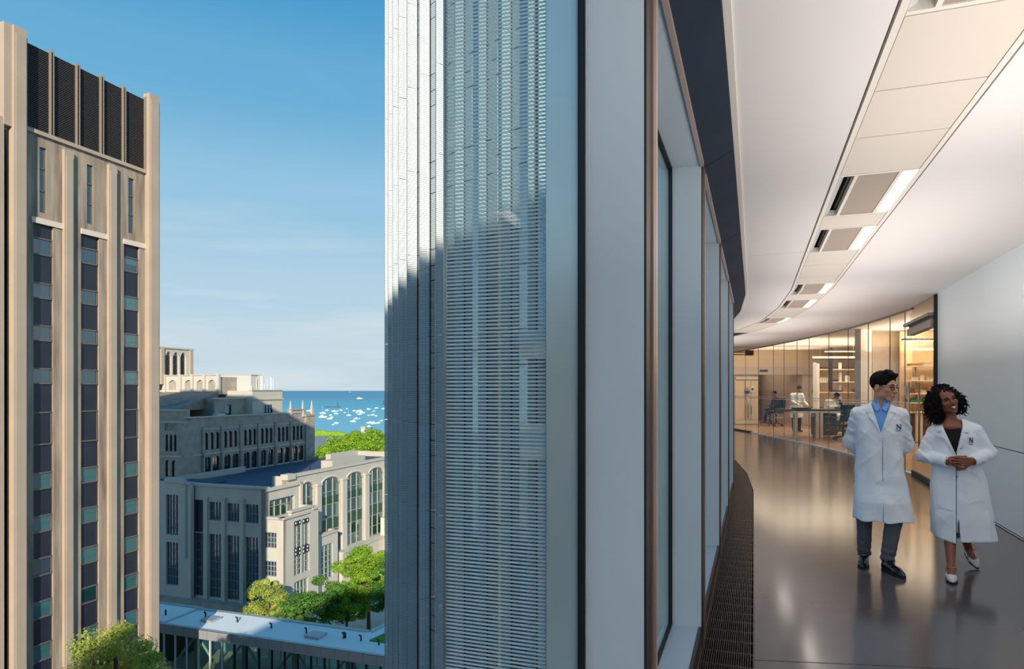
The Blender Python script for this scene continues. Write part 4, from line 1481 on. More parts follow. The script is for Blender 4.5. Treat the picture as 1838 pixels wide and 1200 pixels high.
# ---------------------------------------------------------------- skybridge
U0, U1 = 65.4, 72.2
bl, br_ = BB(289, U0), 22.0
zb = -28.0
off = (U0, bl, G)
br = city_thing('skybridge', 'glazed pedestrian bridge with white roof and grey metal fascia', 'bridge', U0, bl)
m = MB(off); m.prism([(U0 + .6, bl), (U1 - .6, bl), (U1 - .6, 43.2), (U1 + 25, 39), (U1 + 25, br_), (U0 + .6, br_)], zb - .4, zb); m.build('roof_membrane', M['white_roof'], br)
# edge metal in panels
pb = 1.82
k = 0
b = bl
while b > br_:
    bn = max(b - pb, br_)
    m = MB(off); m.box(U0 - .02, U0 + .62, bn + .02, b - .02, zb - .3, zb + .10); m.box(U0 - .04, U0 + .1, bn + .02, b - .02, zb - 1.0, zb + .10); m.build('fascia_panel', M['fascia'], br)
    if b > 43.5:
        m = MB(off); m.box(U1 - .62, U1 + .02, max(bn, 43.2) + .02, b - .02, zb - 1.0, zb + .10); m.build('fascia_panel', M['fascia'], br)
    b = bn
m = MB(off)
p0, p1 = (U1 + .02, 43.2), (U1 + 25, 39.0)
m.prism([p0, p1, (p1[0], p1[1] - .5), (p0[0] - .5, p0[1] - .6)], zb - 1.0, zb + .1); m.build('fascia_panel', M['fascia'], br)
m = MB(off); m.box(U0, U1, bl - .02, bl + .35, zb - 1.0, zb + .1); m.build('fascia_panel', M['fascia'], br)
m = MB(off); m.prism([(69.2, 41.5), (80, 39.3), (96, 34), (96, 24), (69.0, 26)], zb, zb + .12); m.build('green_roof', M['grass'], br)
zf = zb - 5.2
m = MB(off); m.box(U0 + .1, U1 - .1, br_, bl, zf - .8, zf); m.build('bridge_floor', M['paving'], br)
m = MB(off); m.box(U0 - .1, U1 + .1, br_, bl + .2, zf - 1.6, zf - .4); m.build('bridge_base', M['pale_stone'], br)
b = bl - .3
while b > br_:
    m = MB(off); m.box(U0 + .1, U0 + .32, b - .09, b + .09, zf, zb - .9); m.build('mullion', M['bridge_steel'] if b > 58 else M['black_frame'], br)
    if b - pb > br_:
        m = MB(off); m.box(U0 + .18, U0 + .22, b - pb + .1, b - .1, zf, zb - .9); m.build('glass_pane', M['bridge_glass'], br)
    m = MB(off); m.box(U1 - .32, U1 - .1, b - .09, b + .09, zf, zb - .9); m.build('mullion', M['bridge_steel'], br)
    b -= pb
for k in range(6):
    b0 = bl - 1 - k * 7.3
    for s_ in (0, 1):
        m = MB(off); a0, a1 = (b0, b0 - 3.6) if s_ == 0 else (b0 - 7.2, b0 - 3.6)
        m.tube([(U0 + 1.1, a0, zf), (U0 + 1.1, a1, zb - 1)], .16, 6); m.build('brace', M['bridge_steel'], br)
    m = MB(off); m.tube([(U0 + 1.1, b0 - 3.6, zf), (U0 + 1.1, b0 - 3.6, zb - 1)], .28, 8); m.build('column', M['white_frame'], br)
for (x, y) in ((426, 1116), (487, 1127), (550, 1136), (617, 1145), (620, 1144), (648, 1149.5), (680, 1157), (369, 1107)):
    d = -(zb - E) * FPX / (y - HY); wx = (x - CX) / FPX * d
    uu, vv = wx * AX + d * AY, -wx * AY + d * AX
    m = MB(off); m.tube([(uu, vv, zb), (uu, vv, zb + .55), (uu - .1, vv + .2, zb + .7)], .11, 6); m.build('roof_vent', M['black_frame'], br)
for (x, y, w) in ((380, 1112, .9), (568, 1141, 1.0)):
    d = -(zb - E) * FPX / (y - HY); wx = (x - CX) / FPX * d
    uu, vv = wx * AX + d * AY, -wx * AY + d * AX
    m = MB(off); m.box(uu - 1.0, uu + .8, vv - w, vv + w, zb, zb + .3); m.build('roof_hatch', M['fascia'], br)
# link to the hall on the left, a little lower
lk_ = city_thing('link_roof', 'low white roofed link between the tower and the glazed bridge', 'bridge', U0 + .8, bl)
off = (U0 + .8, bl, G)
m = MB(off); m.box(U0 + 1.2, U1 + .6, bl + .36, bl + 14, zb - .6, zb - .2); m.build('roof_membrane', M['white_roof'], lk_)
m = MB(off); m.box(U0 + .8, U0 + 1.4, bl + .36, bl + 14, zb - 1.4, zb - .1); m.box(U1 + .2, U1 + .8, bl + .36, bl + 14, zb - 1.2, zb - .1); m.build('fascia_panel', M['fascia'], lk_)
m = MB(off); m.box(U0 + 1.6, U1, bl + .36, bl + 14, G, zb - 1.2); m.build('link_wall', M['dark_recess'], lk_)
m = MB(off); m.tube([(69, bl + 3, zb - .2), (69, bl + 3, zb + .5)], .12, 6); m.build('roof_vent', M['black_frame'], lk_)

# ---------------------------------------------------------------- curved glass wing of our own building
M['bayglass'] = mirror_pane('facade_glass', (34, 48, 58), 0.55, 0.015, bump=(0.35, 0.12))
M['bayglass2'] = mirror_pane('facade_spandrel', (96, 112, 122), 0.42, 0.05)
M['finglass'] = frit_glass('facade_fin_frit', 0.10, 0.8, back=0.15, white=(250, 252, 252), weight=0.96, trans=0.2)
M['fin_dark'] = mat('dark_mullion', (30, 30, 36), rough=0.4, metal=0.5)
H = 4.6
fpx = [(985, 188), (963, 184), (917.5, 178), (874, 171), (833.5, 166), (800, 161), (772, 156), (749.5, 149.5), (734, 144.5), (723, 140), (714.5, 136.5), (708.5, 134), (704, 132)]
fp = [((x - CX) / FPX * H * FPX / d, H * FPX / d) for x, d in fpx]
gw = thing('glass_wing', 'curved glass facade wing with white fritted fins seen through the window', 'building', loc=(fp[4][0], fp[4][1], G))
go2 = (fp[4][0], fp[4][1], G)
zfl = [-.2 + H * k for k in range(-8, 7)]
for i in range(len(fp) - 1):
    a, b = fp[i], fp[i + 1]
    t = Vector((b[0] - a[0], b[1] - a[1])); L = t.length; t.normalize()
    tt = (t.x, t.y)
    n_in = (t.y, -t.x)
    for k in range(len(zfl) - 1):
        z0, z1 = zfl[k], zfl[k + 1]
        if z1 < -16: continue
        for (q0, q1, mm, nm) in ((z0 + .02, z1 - 1.67, 'bayglass', 'glass_pane'), (z1 - 1.63, z1 - .88, 'bayglass2', 'spandrel_pane'), (z1 - .84, z1 - .02, 'bayglass2', 'spandrel_pane')):
            m = MB(go2); bar(m, a, tt, 0.03, L - 0.03, 0.0, 0.05, q0, q1); m.build(nm, M[mm], gw)
        tip = Vector((a[0] - n_in[0] * .62, a[1] - n_in[1] * .62))
        m = MB(go2); bar(m, a, tt, -0.002, 0.002, -0.60, -0.03, z0 + .02, z1 - .02); m.build('glass_fin', M['finglass'], gw)
    m = MB(go2); bar(m, a, tt, -0.04, 0.04, -0.03, 0.06, -16, zfl[-1]); m.build('mullion', M['fin_dark'], gw)
    m = MB(go2); bar(m, a, tt, -0.02, 0.02, -0.625, -0.60, -16, zfl[-1]); m.build('fin_edge', M['steel'], gw)
m = MB(go2)
bk = offset_line(fp, 0.08)
m.prism(bk + offset_line(fp, 1.2)[::-1], G, zfl[-1]); m.build('wing_core', M['fin_dark'], gw)
# ================================================================ UNSEEN BLOCKS ADDED BEHIND THE VIEWER (to shade the scene, show in the glass)
M['far_conc'] = mat('brown_grey_facade', (134, 122, 112), rough=0.85)


def back_block(name, label, u0, u1, b0, b1, z1, nfl, ncol, wallm):
    t = city_thing(name, label, 'building', u1, b1)
    off = (u1, b1, G)
    m = MB(off); m.box(u0, u1 - .4, b0, b1 - .4, G, z1); m.build('building_body', M['louvre_back'], t)
    m = MB(off)
    H_ = (z1 - G) / nfl
    ops = []
    wb = (b1 - b0) / ncol
    ops = [(b0 + wb * (k + .2), b0 + wb * (k + .8), G + H_ * (j + .25), G + H_ * (j + .8), 0.0, False) for k in range(ncol) for j in range(2, nfl)]
    wall_open(m, 'B', b0, b1, G, z1 + 1, u1 - .4, u1, ops)
    wu = (u1 - u0) / 6
    ops = [(u0 + wu * (k + .2), u0 + wu * (k + .8), G + H_ * (j + .25), G + H_ * (j + .8), 0.0, False) for k in range(6) for j in range(2, nfl)]
    wall_open(m, 'A', u0, u1, G, z1 + 1, b1 - .4, b1, ops)
    m.build('facade_wall', wallm, t)
    g_ = MB(off); g_.box(u1 - .42, u1 - .3, b0, b1, G, z1); g_.build('glazing', M['dark_glass'], t)
    return t


back_block('shade_tower', 'tallest pale tower added behind the viewer to cast shade, seen only in reflections', -68, -60, -76, -26.5, 47, 24, 9, M['pale_stone'])
back_block('shade_block', 'brown stone block added behind the viewer to cast shade, seen only in reflections', -92, -45, -25.5, -8, 27.6, 17, 6, M['far_conc'])
back_block('office_block', 'wide grey office block behind the viewer, seen only in reflections', -130, -85, 12, 95, 16, 14, 16, M['grey_stone'])

# ================================================================ TREES
def leaf_mat(name, c1, c2):
    m = bpy.data.materials.new(name)
    m.use_nodes = True
    nt = m.node_tree
    nt.nodes.clear()
    N, L = nt.nodes.new, nt.links.new
    out = N('ShaderNodeOutputMaterial')
    g = N('ShaderNodeNewGeometry')
    nz = N('ShaderNodeTexNoise'); nz.inputs['Scale'].default_value = 0.8; nz.inputs['Detail'].default_value = 2
    L(g.outputs['Position'], nz.inputs['Vector'])
    mr = N('ShaderNodeMapRange'); mr.inputs['From Min'].default_value = .35; mr.inputs['From Max'].default_value = .65
    L(nz.outputs['Fac'], mr.inputs['Value'])
    mx = N('ShaderNodeMix'); mx.data_type = 'RGBA'
    L(mr.outputs[0], mx.inputs['Factor'])
    mx.inputs['A'].default_value = rgb(*c1); mx.inputs['B'].default_value = rgb(*c2)
    d = N('ShaderNodeBsdfDiffuse'); t = N('ShaderNodeBsdfTranslucent')
    L(mx.outputs['Result'], d.inputs[0]); L(mx.outputs['Result'], t.inputs[0])
    s = N('ShaderNodeMixShader'); s.inputs[0].default_value = 0.35
    L(d.outputs[0], s.inputs[1]); L(t.outputs[0], s.inputs[2]); L(s.outputs[0], out.inputs['Surface'])
    return m


M['leaf'] = leaf_mat('leaves_bright', (172, 196, 66), (124, 164, 50))
M['leaf_yellow'] = leaf_mat('leaves_olive', (206, 204, 104), (152, 174, 80))
M['leaf_dark'] = leaf_mat('leaves_dark', (120, 160, 72), (82, 126, 62))
M['bark'] = mat('bark', (96, 82, 70), rough=0.95)


def crown_mesh(name, h0, h1, rad, nleaf, lsize, leafm, rng, blobs=44, flat=1.0):
    """h0..h1 crown heights, leaves set on clumps"""
    cl = []
    hc = (h0 + h1) / 2; hr = (h1 - h0) / 2
    for k in range(blobs):
        th = rng.uniform(0, 2 * math.pi); ph = math.asin(rng.uniform(-0.75, 1.0)); rr = rng.uniform(.35, 1.0)
        c = (rad * rr * math.cos(ph) * math.cos(th), rad * rr * math.cos(ph) * math.sin(th), hc + hr * rr * math.sin(ph) * .92)
        cl.append((c, rad * rng.uniform(.14, .40)))
    nr = np.random.RandomState(rng.randint(0, 99999))
    idx = nr.randint(0, len(cl), nleaf)
    C_ = np.array([cl[i][0] for i in idx]); S_ = np.array([cl[i][1] for i in idx])
    d = nr.normal(size=(nleaf, 3)); d /= np.linalg.norm(d, axis=1)[:, None]
    rr = nr.uniform(.35, 1.05, nleaf) ** .6
    P_ = C_ + d * (S_ * rr)[:, None] * np.array([1, 1, .62 * flat])
    nrm = d + nr.normal(size=(nleaf, 3)) * .6 + np.array([0, 0, .5]); nrm /= np.linalg.norm(nrm, axis=1)[:, None]
    a = np.cross(nrm, nr.normal(size=(nleaf, 3))); a /= np.linalg.norm(a, axis=1)[:, None]
    b = np.cross(nrm, a)
    sz = (lsize * nr.uniform(.6, 1.3, nleaf))[:, None]
    V = np.stack([P_ - a * sz, P_ - b * sz * .55, P_ + a * sz, P_ + b * sz * .55], 1).reshape(-1, 3)
    me = bpy.data.meshes.new(name)
    me.from_pydata([], [], [])
    me.vertices.add(len(V)); me.vertices.foreach_set('co', V.ravel())
    me.loops.add(len(V)); me.loops.foreach_set('vertex_index', np.arange(len(V)))
    me.polygons.add(nleaf); me.polygons.foreach_set('loop_start', np.arange(nleaf) * 4)
    me.update(calc_edges=True)
    me.materials.append(leafm)
    return me, cl


def tree(name, label, x, y, ztopp, rad, crown_h, nleaf, lsize, leafm, seed, group=None, lean=(0, 0)):
    rng = random.Random(seed)
    H_ = ztopp - G
    t = thing(name, label, 'tree', loc=(x, y, G), group=group)
    me, cl = crown_mesh('crown', H_ - crown_h, H_, rad, nleaf, lsize, leafm, rng)
    o = link('crown', me, t); o['kind'] = 'stuff'
    m = MB()
    r0 = .018 * H_ + .08
    zc = H_ - crown_h * .75
    m.tube([(0, 0, 0), (.1 * rng.uniform(-1, 1), .1, zc * .5), (0.1, 0, zc), (0, 0, H_ - crown_h * .3)], [r0, r0 * .85, r0 * .6, r0 * .2], 8)
    m.build('trunk', M['bark'], t, smooth=True)
    for c, s in cl[:12]:
        m = MB()
        zs = zc * rng.uniform(.8, 1.05)
        m.tube([(0, 0, min(zs, c[2] - .3)), (c[0] * .5, c[1] * .5, (zs + c[2]) / 2 + .3), c], [r0 * .42, r0 * .25, r0 * .07], 6)
        m.build('branch', M['bark'], t, smooth=True)
    return t


def at(px, py, Y):
    return ((px - CX) / FPX * Y, Y, E + (HY - py) * Y / FPX)


p_ = at(207, 1104, 50.0)
tree('young_tree', 'leafy olive green tree in front of the limestone tower foot', p_[0], p_[1], p_[2], 3.9, 8.5, 24000, .105, M['leaf_yellow'], 3)
court = [(482, 1034, 104.5, 4.2, 9, 9000, .26, 'leaf_yellow', 'yellowish open crowned tree before the low stone bay, left end of the courtyard trees'),
         (580, 1036, 103, 4.4, 8.5, 8000, .28, 'leaf_dark', 'dark green tree between the yellowish tree and the tall bright tree'),
         (662, 968, 110, 4.9, 11.5, 13000, .28, 'leaf', 'tallest bright green courtyard tree under the arched windows'),
         (622, 1040, 105, 3.6, 8, 7000, .26, 'leaf', 'mid green tree just left of the tallest courtyard tree'),
         (535, 1062, 101, 3.0, 6.5, 5000, .26, 'leaf_dark', 'low dark tree behind the bridge roof, right of the yellowish tree'),
         (700, 1010, 102, 4.0, 9, 7000, .26, 'leaf_dark', 'dark tree at the right edge of the courtyard, beside the fritted glass')]
for k, (px, py, Y, rd, ch, nl, ls, lm, lab) in enumerate(court):
    a = at(px, py, Y)
    tree('courtyard_tree', lab, a[0], a[1], a[2], rd, ch, int(nl * 2.2), ls * .62, M[lm], 20 + k, group='courtyard trees')
lakeT = [(588, 800, 250, 8, 'small light green tree by the lake drive, leftmost of the shore trees'),
         (622, 783, 255, 9.5, 'second shore tree from the left, wide bright green crown'),
         (655, 771, 262, 11, 'tallest bright shore tree, in the middle of the row'),
         (690, 772, 258, 10, 'shore tree right of the tallest one, beside the glass facade edge'),
         (606, 800, 222, 8, 'low leafy shore tree in front of the leftmost pair'),
         (640, 792, 225, 9, 'low leafy shore tree in front of the tallest one'),
         (675, 790, 226, 9, 'front shore tree second from the right'),
         (712, 788, 228, 9, 'front shore tree at the right end, partly behind the fritted facade')]
src = None
for k, (px, py, Y, rd, lab) in enumerate(lakeT):
    a = at(px, py, Y)
    if k in (0, 1, 2):
        tr_ = tree('shore_tree', lab, a[0], a[1], a[2], rd, 13, 22000, .38, M['leaf'], 50 + k, group='trees along the lake shore')
        src = (tr_, a[2] - G) if k == 1 else src
    else:
        c = copy_tree(src[0], (a[0], a[1], G), rz=k * 1.3, label=lab)
        s_ = (a[2] - G) / src[1]
        c.scale = (s_ * rd / 9.5, s_ * rd / 9.5, s_)
a = at(580, 769, 585)
m = MB((a[0], a[1], G)); m.ball((a[0] - 4, a[1], G), (14, 3, 5), 14, 6); m.ball((a[0] + 12, a[1], G), (9, 3, 4), 14, 6)
hg = m.build('hedge', M['leaf'], None, smooth=True); hg.location = (a[0], a[1], G)
tag(hg, 'low green bushes on the far shore edge by the water', 'bush')

# ================================================================ HARBOUR
M['boat_white'] = mat('boat_white', (244, 242, 240), rough=0.35)
M['boat_blue'] = mat('boat_dark', (60, 70, 90), rough=0.4)
M['rock'] = mat('breakwater_rock', (70, 82, 92), rough=0.9)
ZW = G - 2.0


def make_boat(L_, sail, x, y, rz, label):
    t = thing('sailboat' if sail else 'motorboat', label, 'boat', loc=(x, y, ZW), rz=rz, group='boats moored in the harbour')
    w, h = L_ * .3, L_ * .12 + .25
    m = MB()
    sec = [(-.5, .75, 0), (-.2, 1, 0), (.15, .95, .05), (.38, .5, .2), (.5, .04, .35)]
    lo = [(s * L_, w / 2 * k * .6, -.1) for s, k, _ in sec]; hi = [(s * L_, w / 2 * k, h * (1 + e)) for s, k, e in sec]
    for i in range(len(sec) - 1):
        a, b, c, d = lo[i], lo[i + 1], hi[i + 1], hi[i]
        mir = lambda p: (p[0], -p[1], p[2])
        m.face([mir(a), mir(b), mir(c), mir(d)]); m.face([b, a, d, c]); m.face([d, mir(d), mir(c), c])
    m.face([lo[0], (lo[0][0], -lo[0][1], lo[0][2]), (hi[0][0], -hi[0][1], hi[0][2]), hi[0]])
    m.build('hull', M['boat_white'], t)
    m = MB()
    if not sail:
        m.hexa([(-.3 * L_, -w * .36, h), (.2 * L_, -w * .34, h), (.2 * L_, w * .34, h), (-.3 * L_, w * .36, h)], [(-.28 * L_, -w * .32, h * 1.9), (.08 * L_, -w * .28, h * 1.9), (.08 * L_, w * .28, h * 1.9), (-.28 * L_, w * .32, h * 1.9)])
        m.box(-.2 * L_, .0 * L_, -w * .26, w * .26, h * 2.3, h * 2.42)
        m.box(-.18 * L_, -.16 * L_, -w * .24, w * .24, h * 1.9, h * 2.3)
    else:
        m.hexa([(-.15 * L_, -w * .25, h), (.2 * L_, -w * .2, h), (.2 * L_, w * .2, h), (-.15 * L_, w * .25, h)], [(-.12 * L_, -w * .2, h * 1.35), (.12 * L_, -w * .15, h * 1.3), (.12 * L_, w * .15, h * 1.3), (-.12 * L_, w * .2, h * 1.35)])
    m.build('cabin', M['boat_white'], t)
    m = MB(); m.box(-.25 * L_, .1 * L_, -w * .345, w * .345, h * 1.3, h * 1.5) if not sail else m.box(-.42 * L_, .02 * L_, -.12, .12, h * 1.8, h * 2.0)
    m.build('cabin_window' if not sail else 'boom', M['boat_blue'] if not sail else M['boat_white'], t)
    if sail:
        m = MB(); m.tube([(.05 * L_, 0, h), (.05 * L_, 0, h + L_ * 1.15)], .11, 6); m.build('mast', M['boat_white'], t)


BO = [(460, 450, 60, 0), (500, 472, 40, 0), (680, 488, 95, 1), (745, 442, 60, 0), (850, 458, 80, 0), (905, 452, 34, 1), (885, 497, 75, 0), (960, 440, 50, 0), (1050, 416, 34, 0), (1018, 476, 34, 0),
      (1078, 518, 66, 1), (680, 547, 120, 0), (785, 572, 75, 0), (822, 548, 44, 0), (888, 640, 66, 0), (838, 662, 34, 0), (1165, 450, 56, 0), (1245, 455, 90, 0), (1208, 478, 40, 0), (1288, 480, 84, 0),
      (1245, 502, 56, 0), (1192, 570, 66, 0), (1145, 614, 84, 0), (1246, 568, 22, 0), (1385, 424, 62, 0), (1505, 407, 54, 0), (1612, 418, 54, 0), (1472, 454, 34, 1), (1445, 512, 58, 1), (1497, 527, 44, 0),
      (1382, 520, 34, 0), (1582, 600, 44, 0), (1652, 588, 58, 0), (1400, 636, 84, 0), (1462, 642, 95, 0), (1532, 636, 64, 0), (1388, 690, 60, 0), (1708, 436, 54, 0), (1738, 482, 84, 0), (800, 516, 44, 0), (1100, 158, 44, 1), (1245, 262, 84, 0)]
BO.sort(key=lambda b: b[0])
ordn = lambda n: '%d%s' % (n, 'th' if 10 <= n % 100 <= 20 else {1: 'st', 2: 'nd', 3: 'rd'}.get(n % 10, 'th'))
for k, (bx, by, bw_, sl_) in enumerate(BO):
    px, py = bx / 8.571 + 500, by / 8.571 + 685
    d = (E - ZW) * FPX / (py - HY)
    L_ = min(bw_ / 8.571 / FPX * d, 34 if by < 300 else 17)
    if by in (158, 262):
        lab = 'lone sailing boat far out on the lake near the horizon' if by == 158 else 'fast white motorboat far out beyond the breakwater'
    else:
        lab = 'white %s in the harbour, %s boat counting from the left' % ('sailboat with a bare mast' if sl_ else 'motorboat', ordn(k + 1))
    make_boat(L_, sl_, (px - CX) / FPX * d, d, math.radians(R.choice((195, 188, 200, 178, 10, 172))), lab)
for (x0, x1, y_, lab) in ((705, 945, 390, 'dark harbour breakwater with a small light tower'), (1590, 1800, 345, 'far brown breakwater reaching in from the right')):
    d = (E - ZW) * FPX / (y_ / 8.571 + 685 - HY)
    xa, xb = ((x0 / 8.571 + 500) - CX) / FPX * d, ((x1 / 8.571 + 500) - CX) / FPX * d
    t = thing('breakwater', lab, 'breakwater', loc=(xa, d, ZW))
    m = MB((xa, d, ZW)); m.box(xa, xb, d, d + 5, ZW - .5, ZW + 1.6); m.build('rock_wall', M['rock'], t)
    xt = xb - 6 if x0 < 1000 else xa + 4
    m = MB((xa, d, ZW)); m.tube([(xt, d + 2, ZW + 1.5), (xt, d + 2, ZW + 9)], 1.2, 8, r2=.8); m.ball((xt, d + 2, ZW + 9.6), 1.2, 8, 6); m.build('light_tower', M['rock'], t)
# small stone pavilion top among the shore trees
a = at(652, 766, 330)
t = thing('pavilion', 'small pale stone pavilion top rising above the shore trees', 'pavilion', loc=(a[0], a[1], G))
o3 = (a[0], a[1], G)
m = MB(o3); m.box(a[0] - 1.0, a[0] + 1.0, a[1], a[1] + 2, G, a[2] - .3); m.build('shaft', M['pale_band'], t)
m = MB(o3); m.box(a[0] - 1.3, a[0] + 1.3, a[1] - .3, a[1] + 2.3, a[2] - .5, a[2] + .3); m.build('cap', M['tan'], t)

# ================================================================ LABORATORY
def wbox(name, mat_, x0, x1, y0, y1, z0, z1, parent=None, label=None, off=(0, 0, 0)):
    m = MB(off); m.box(x0, x1, y0, y1, z0, z1)
    return m.build(name, mat_, parent, label=label)


def X(px, Y): return (px - CX) / FPX * Y
def Z(py, Y): return E + (HY - py) * Y / FPX


lw = thing('wall_lab', 'warm lit laboratory walls behind the glass partition', None, kind='structure')
YB = 31.0
# room box at the back with header and opening
wbox('back_wall', M['lab_wall'], X(1300, YB), X(1545, YB), YB, YB + .15, 2.66, 3.42, lw)
wbox('header', M['lab_panel'], X(1312, YB), X(1469, YB), YB - .1, YB + .15, 2.30, 2.66, lw)
wbox('partition_panel', M['lab_panel'], X(1440, YB), X(1469, YB), YB, YB + .12, 0, 2.30, lw)
wbox('back_wall', M['lab_wall_warm'], X(1469, YB), 19.0, YB + .2, YB + .35, 0, 3.42, lw)
wbox('inner_wall', M['wood'], X(1350, 36), X(1455, 36), 36, 36.15, 0, 3.4, lw, label='brown wood wall of the inner room')
wbox('inner_wall', M['lab_wall_warm'], X(1362, YB) - .1, X(1362, YB), YB + .16, 36, 0, 2.7, lw)
wbox('inner_wall', M['lab_wall'], X(1440, YB), X(1440, YB) + .1, YB + .16, 36, 0, 2.7, lw)
wbox('inner_ceiling', M['lab_wall'], X(1362, YB), X(1440, YB), YB + .16, 36, 2.62, 2.7, lw)
wbox('side_wall', M['lab_wall'], 29.6, 29.8, 10.65, 39, 0, 3.42, lw)
wbox('side_wall', M['lab_wall'], 6.96, 29.8, 10.5, 10.64, 0, 3.42, lw)
wbox('back_wall', M['lab_wall'], 7, 30, 38.8, 39, 0, 3.42, lw)
wbox('back_wall', M['lab_wall_warm'], 14.6, 22, 25.0, 25.15, 0, 3.42, lw)
# wall panels and column between bench and door
YP = 21.0
for (a, b) in ((1566, 1596.4), (1597.6, 1612), (1613, 1626)):
    wbox('wall_panel', M['lab_panel'], X(a, YP), X(b, YP), YP, YP + .1, 0, 2.95, lw)
wbox('wall_panel', M['lab_wall'], X(1566, YP), X(1626, YP), YP + .02, YP + .12, 2.95, 3.42, lw)
wbox('white_column', M['lab_white'], X(1545, 20), X(1565, 20), 20, 20.35, 0, 3.42, lw, label='white column')
wbox('white_column', M['lab_white'], X(1626, 21), X(1634, 21), 20.8, 21.2, 0, 3.42, lw)
# sliding cabinet doors at the far left
cab = thing('glazed_enclosure', 'tall glazed enclosure with pull handle at the far left of the lab', 'enclosure', loc=(X(1318, YB), YB, 0))
oc = (X(1318, YB), YB, 0)
wbox('enclosure_panel', M['lab_panel'], X(1318, YB), X(1362, YB), YB + .02, YB + .1, 0, 2.30, cab, off=oc)
for a, b in ((1319, 1336), (1337.5, 1346.5), (1348, 1361)):
    wbox('door_panel', M['lab_wall'], X(a, YB), X(b, YB), YB - .03, YB + .02, .22, 2.02, cab, off=oc)
wbox('top_rail', M['leg_white'], X(1320, YB), X(1361, YB), YB - .06, YB, 2.08, 2.2, cab, off=oc)
wbox('bottom_rail', M['leg_white'], X(1318, YB), X(1361, YB), YB - .08, YB, .02, .2, cab, off=oc)
m = MB(oc); m.tube([(X(1341, YB), YB - .12, .3), (X(1341, YB), YB - .12, 1.45)], .025, 8); m.tube([(X(1347, YB), YB - .12, .5), (X(1347, YB), YB - .12, 1.1)], .02, 8); m.build('pull_handle', M['steel'], cab, smooth=True)
M['sign_yellow'] = mat('sign_yellow', (232, 200, 40), rough=.5)
M['sign_blue'] = mat('sign_blue', (40, 60, 130), rough=.5)
for (px, py, lab) in ((1341.5, 700, 'small yellow and blue square notice on the far left enclosure'), (1463, 699, 'small yellow and blue square notice on the panel beside the shelves')):
    c = (X(px, YB - .1), YB - .06, Z(py, YB - .1))
    s = thing('notice', lab, 'notice', loc=c)
    m = MB(); m.box(-.11, .11, -.01, 0, -.14, .13); m.build('notice_board', M['sign_blue'], s)
    m = MB(); m.box(-.1, .1, -.016, -.01, -.02, .12); m.build('notice_top', M['sign_yellow'], s)
    m = MB(); m.tube([(0, -.02, .04), (0, -.016, .04)], .045, 12); m.build('notice_emblem', M['sign_blue'], s)
c = (X(1351, YB - .1), YB - .06, Z(698, YB - .1))
s = thing('notice', 'white paper notice beside the yellow and blue square', 'notice', loc=c)
m = MB(); m.box(-.08, .08, -.01, 0, -.14, .14); m.build('notice_sheet', M['lab_white'], s)
m = MB(); m.box(-.05, .05, -.013, -.01, -.06, .05); m.build('notice_print', M['sign_blue'], s)
# projector-like dark unit hanging at far left
c = (X(1345, 24), 24, Z(633, 24))
s = thing('ceiling_unit', 'dark grey unit on a horizontal rail under the lab ceiling, far left', 'ceiling unit', loc=c)
m = MB(); m.box(-.12, .12, -.1, .1, -.09, .09); m.build('unit_box', M['slot_dark'], s)
m = MB(); m.box(-1.0, -.12, -.04, .04, .0, .05); m.box(-1.0, -.12, -.04, .04, -.08, -.04); m.build('rail', M['bronze'], s)
m = MB(); m.tube([(0, 0, .09), (0, 0, 3.42 - c[2])], .015, 6); m.tube([(-.8, 0, .05), (-.8, 0, 3.42 - c[2])], .015, 6); m.build('hanger', M['steel'], s)
# exit style small dark sign
c = (X(1369, YB), YB - .12, Z(665, YB))
tag(wbox('door_track', M['plastic_black'], -.18, .18, -.03, .03, -.04, .04), 'small dark box on the header over the inner room', 'sensor').location = c

# bench
yb0, yb1 = 22.0, 23.4
bx0, bx1 = X(1421, yb0), X(1548, yb0)
bench = thing('lab_bench', 'long lab bench with black top and white legs', 'bench', loc=(bx0, yb0, 0))
ob_ = (bx0, yb0, 0)
wbox('bench_top', M['bench_top'], bx0, bx1, yb0, yb1, .91, .95, bench, off=ob_)
wbox('bench_rail', M['leg_white'], bx0 + .02, bx1, yb0 + .03, yb0 + .09, .83, .91, bench, off=ob_)
wbox('bench_rail', M['leg_white'], bx0 + .02, bx1, yb1 - .09, yb1 - .03, .83, .91, bench, off=ob_)
for lx, ly in ((1430, yb0), (1468, yb0), (1475.5, yb0), (1541, yb0), (1425, yb1), (1459, yb1), (1465, yb1), (1530, yb1)):
    x = X(lx, ly); wbox('leg', M['leg_white'], x - .045, x + .045, ly + (.02 if ly == yb0 else -.11), ly + (.11 if ly == yb0 else -.02), 0, .9, bench, off=ob_)
tag(wbox('drawer_cabinet', M['darkwood'], -.3, .3, 0, .6, .06, .8), 'dark brown drawer cabinet under the lab bench', 'cabinet').location = (X(1486, 22.5), 22.5, 0)
c_ = bpy.data.objects['drawer_cabinet']
for k in range(3):
    m = MB(); m.box(-.27, .27, -.02, 0, .1 + k * .23, .3 + k * .23); d_ = m.build('drawer', M['darkwood'], c_)
    m = MB(); m.box(-.08, .08, -.045, -.02, .24 + k * .23, .26 + k * .23); m.build('handle', M['steel'], d_)
tag(wbox('laptop', M['plastic_black'], -.33, .2, -.15, .15, .0, .05), 'flat dark laptop on the bench before the standing person', 'laptop').location = (X(1443, 22.3), 22.35, .95)


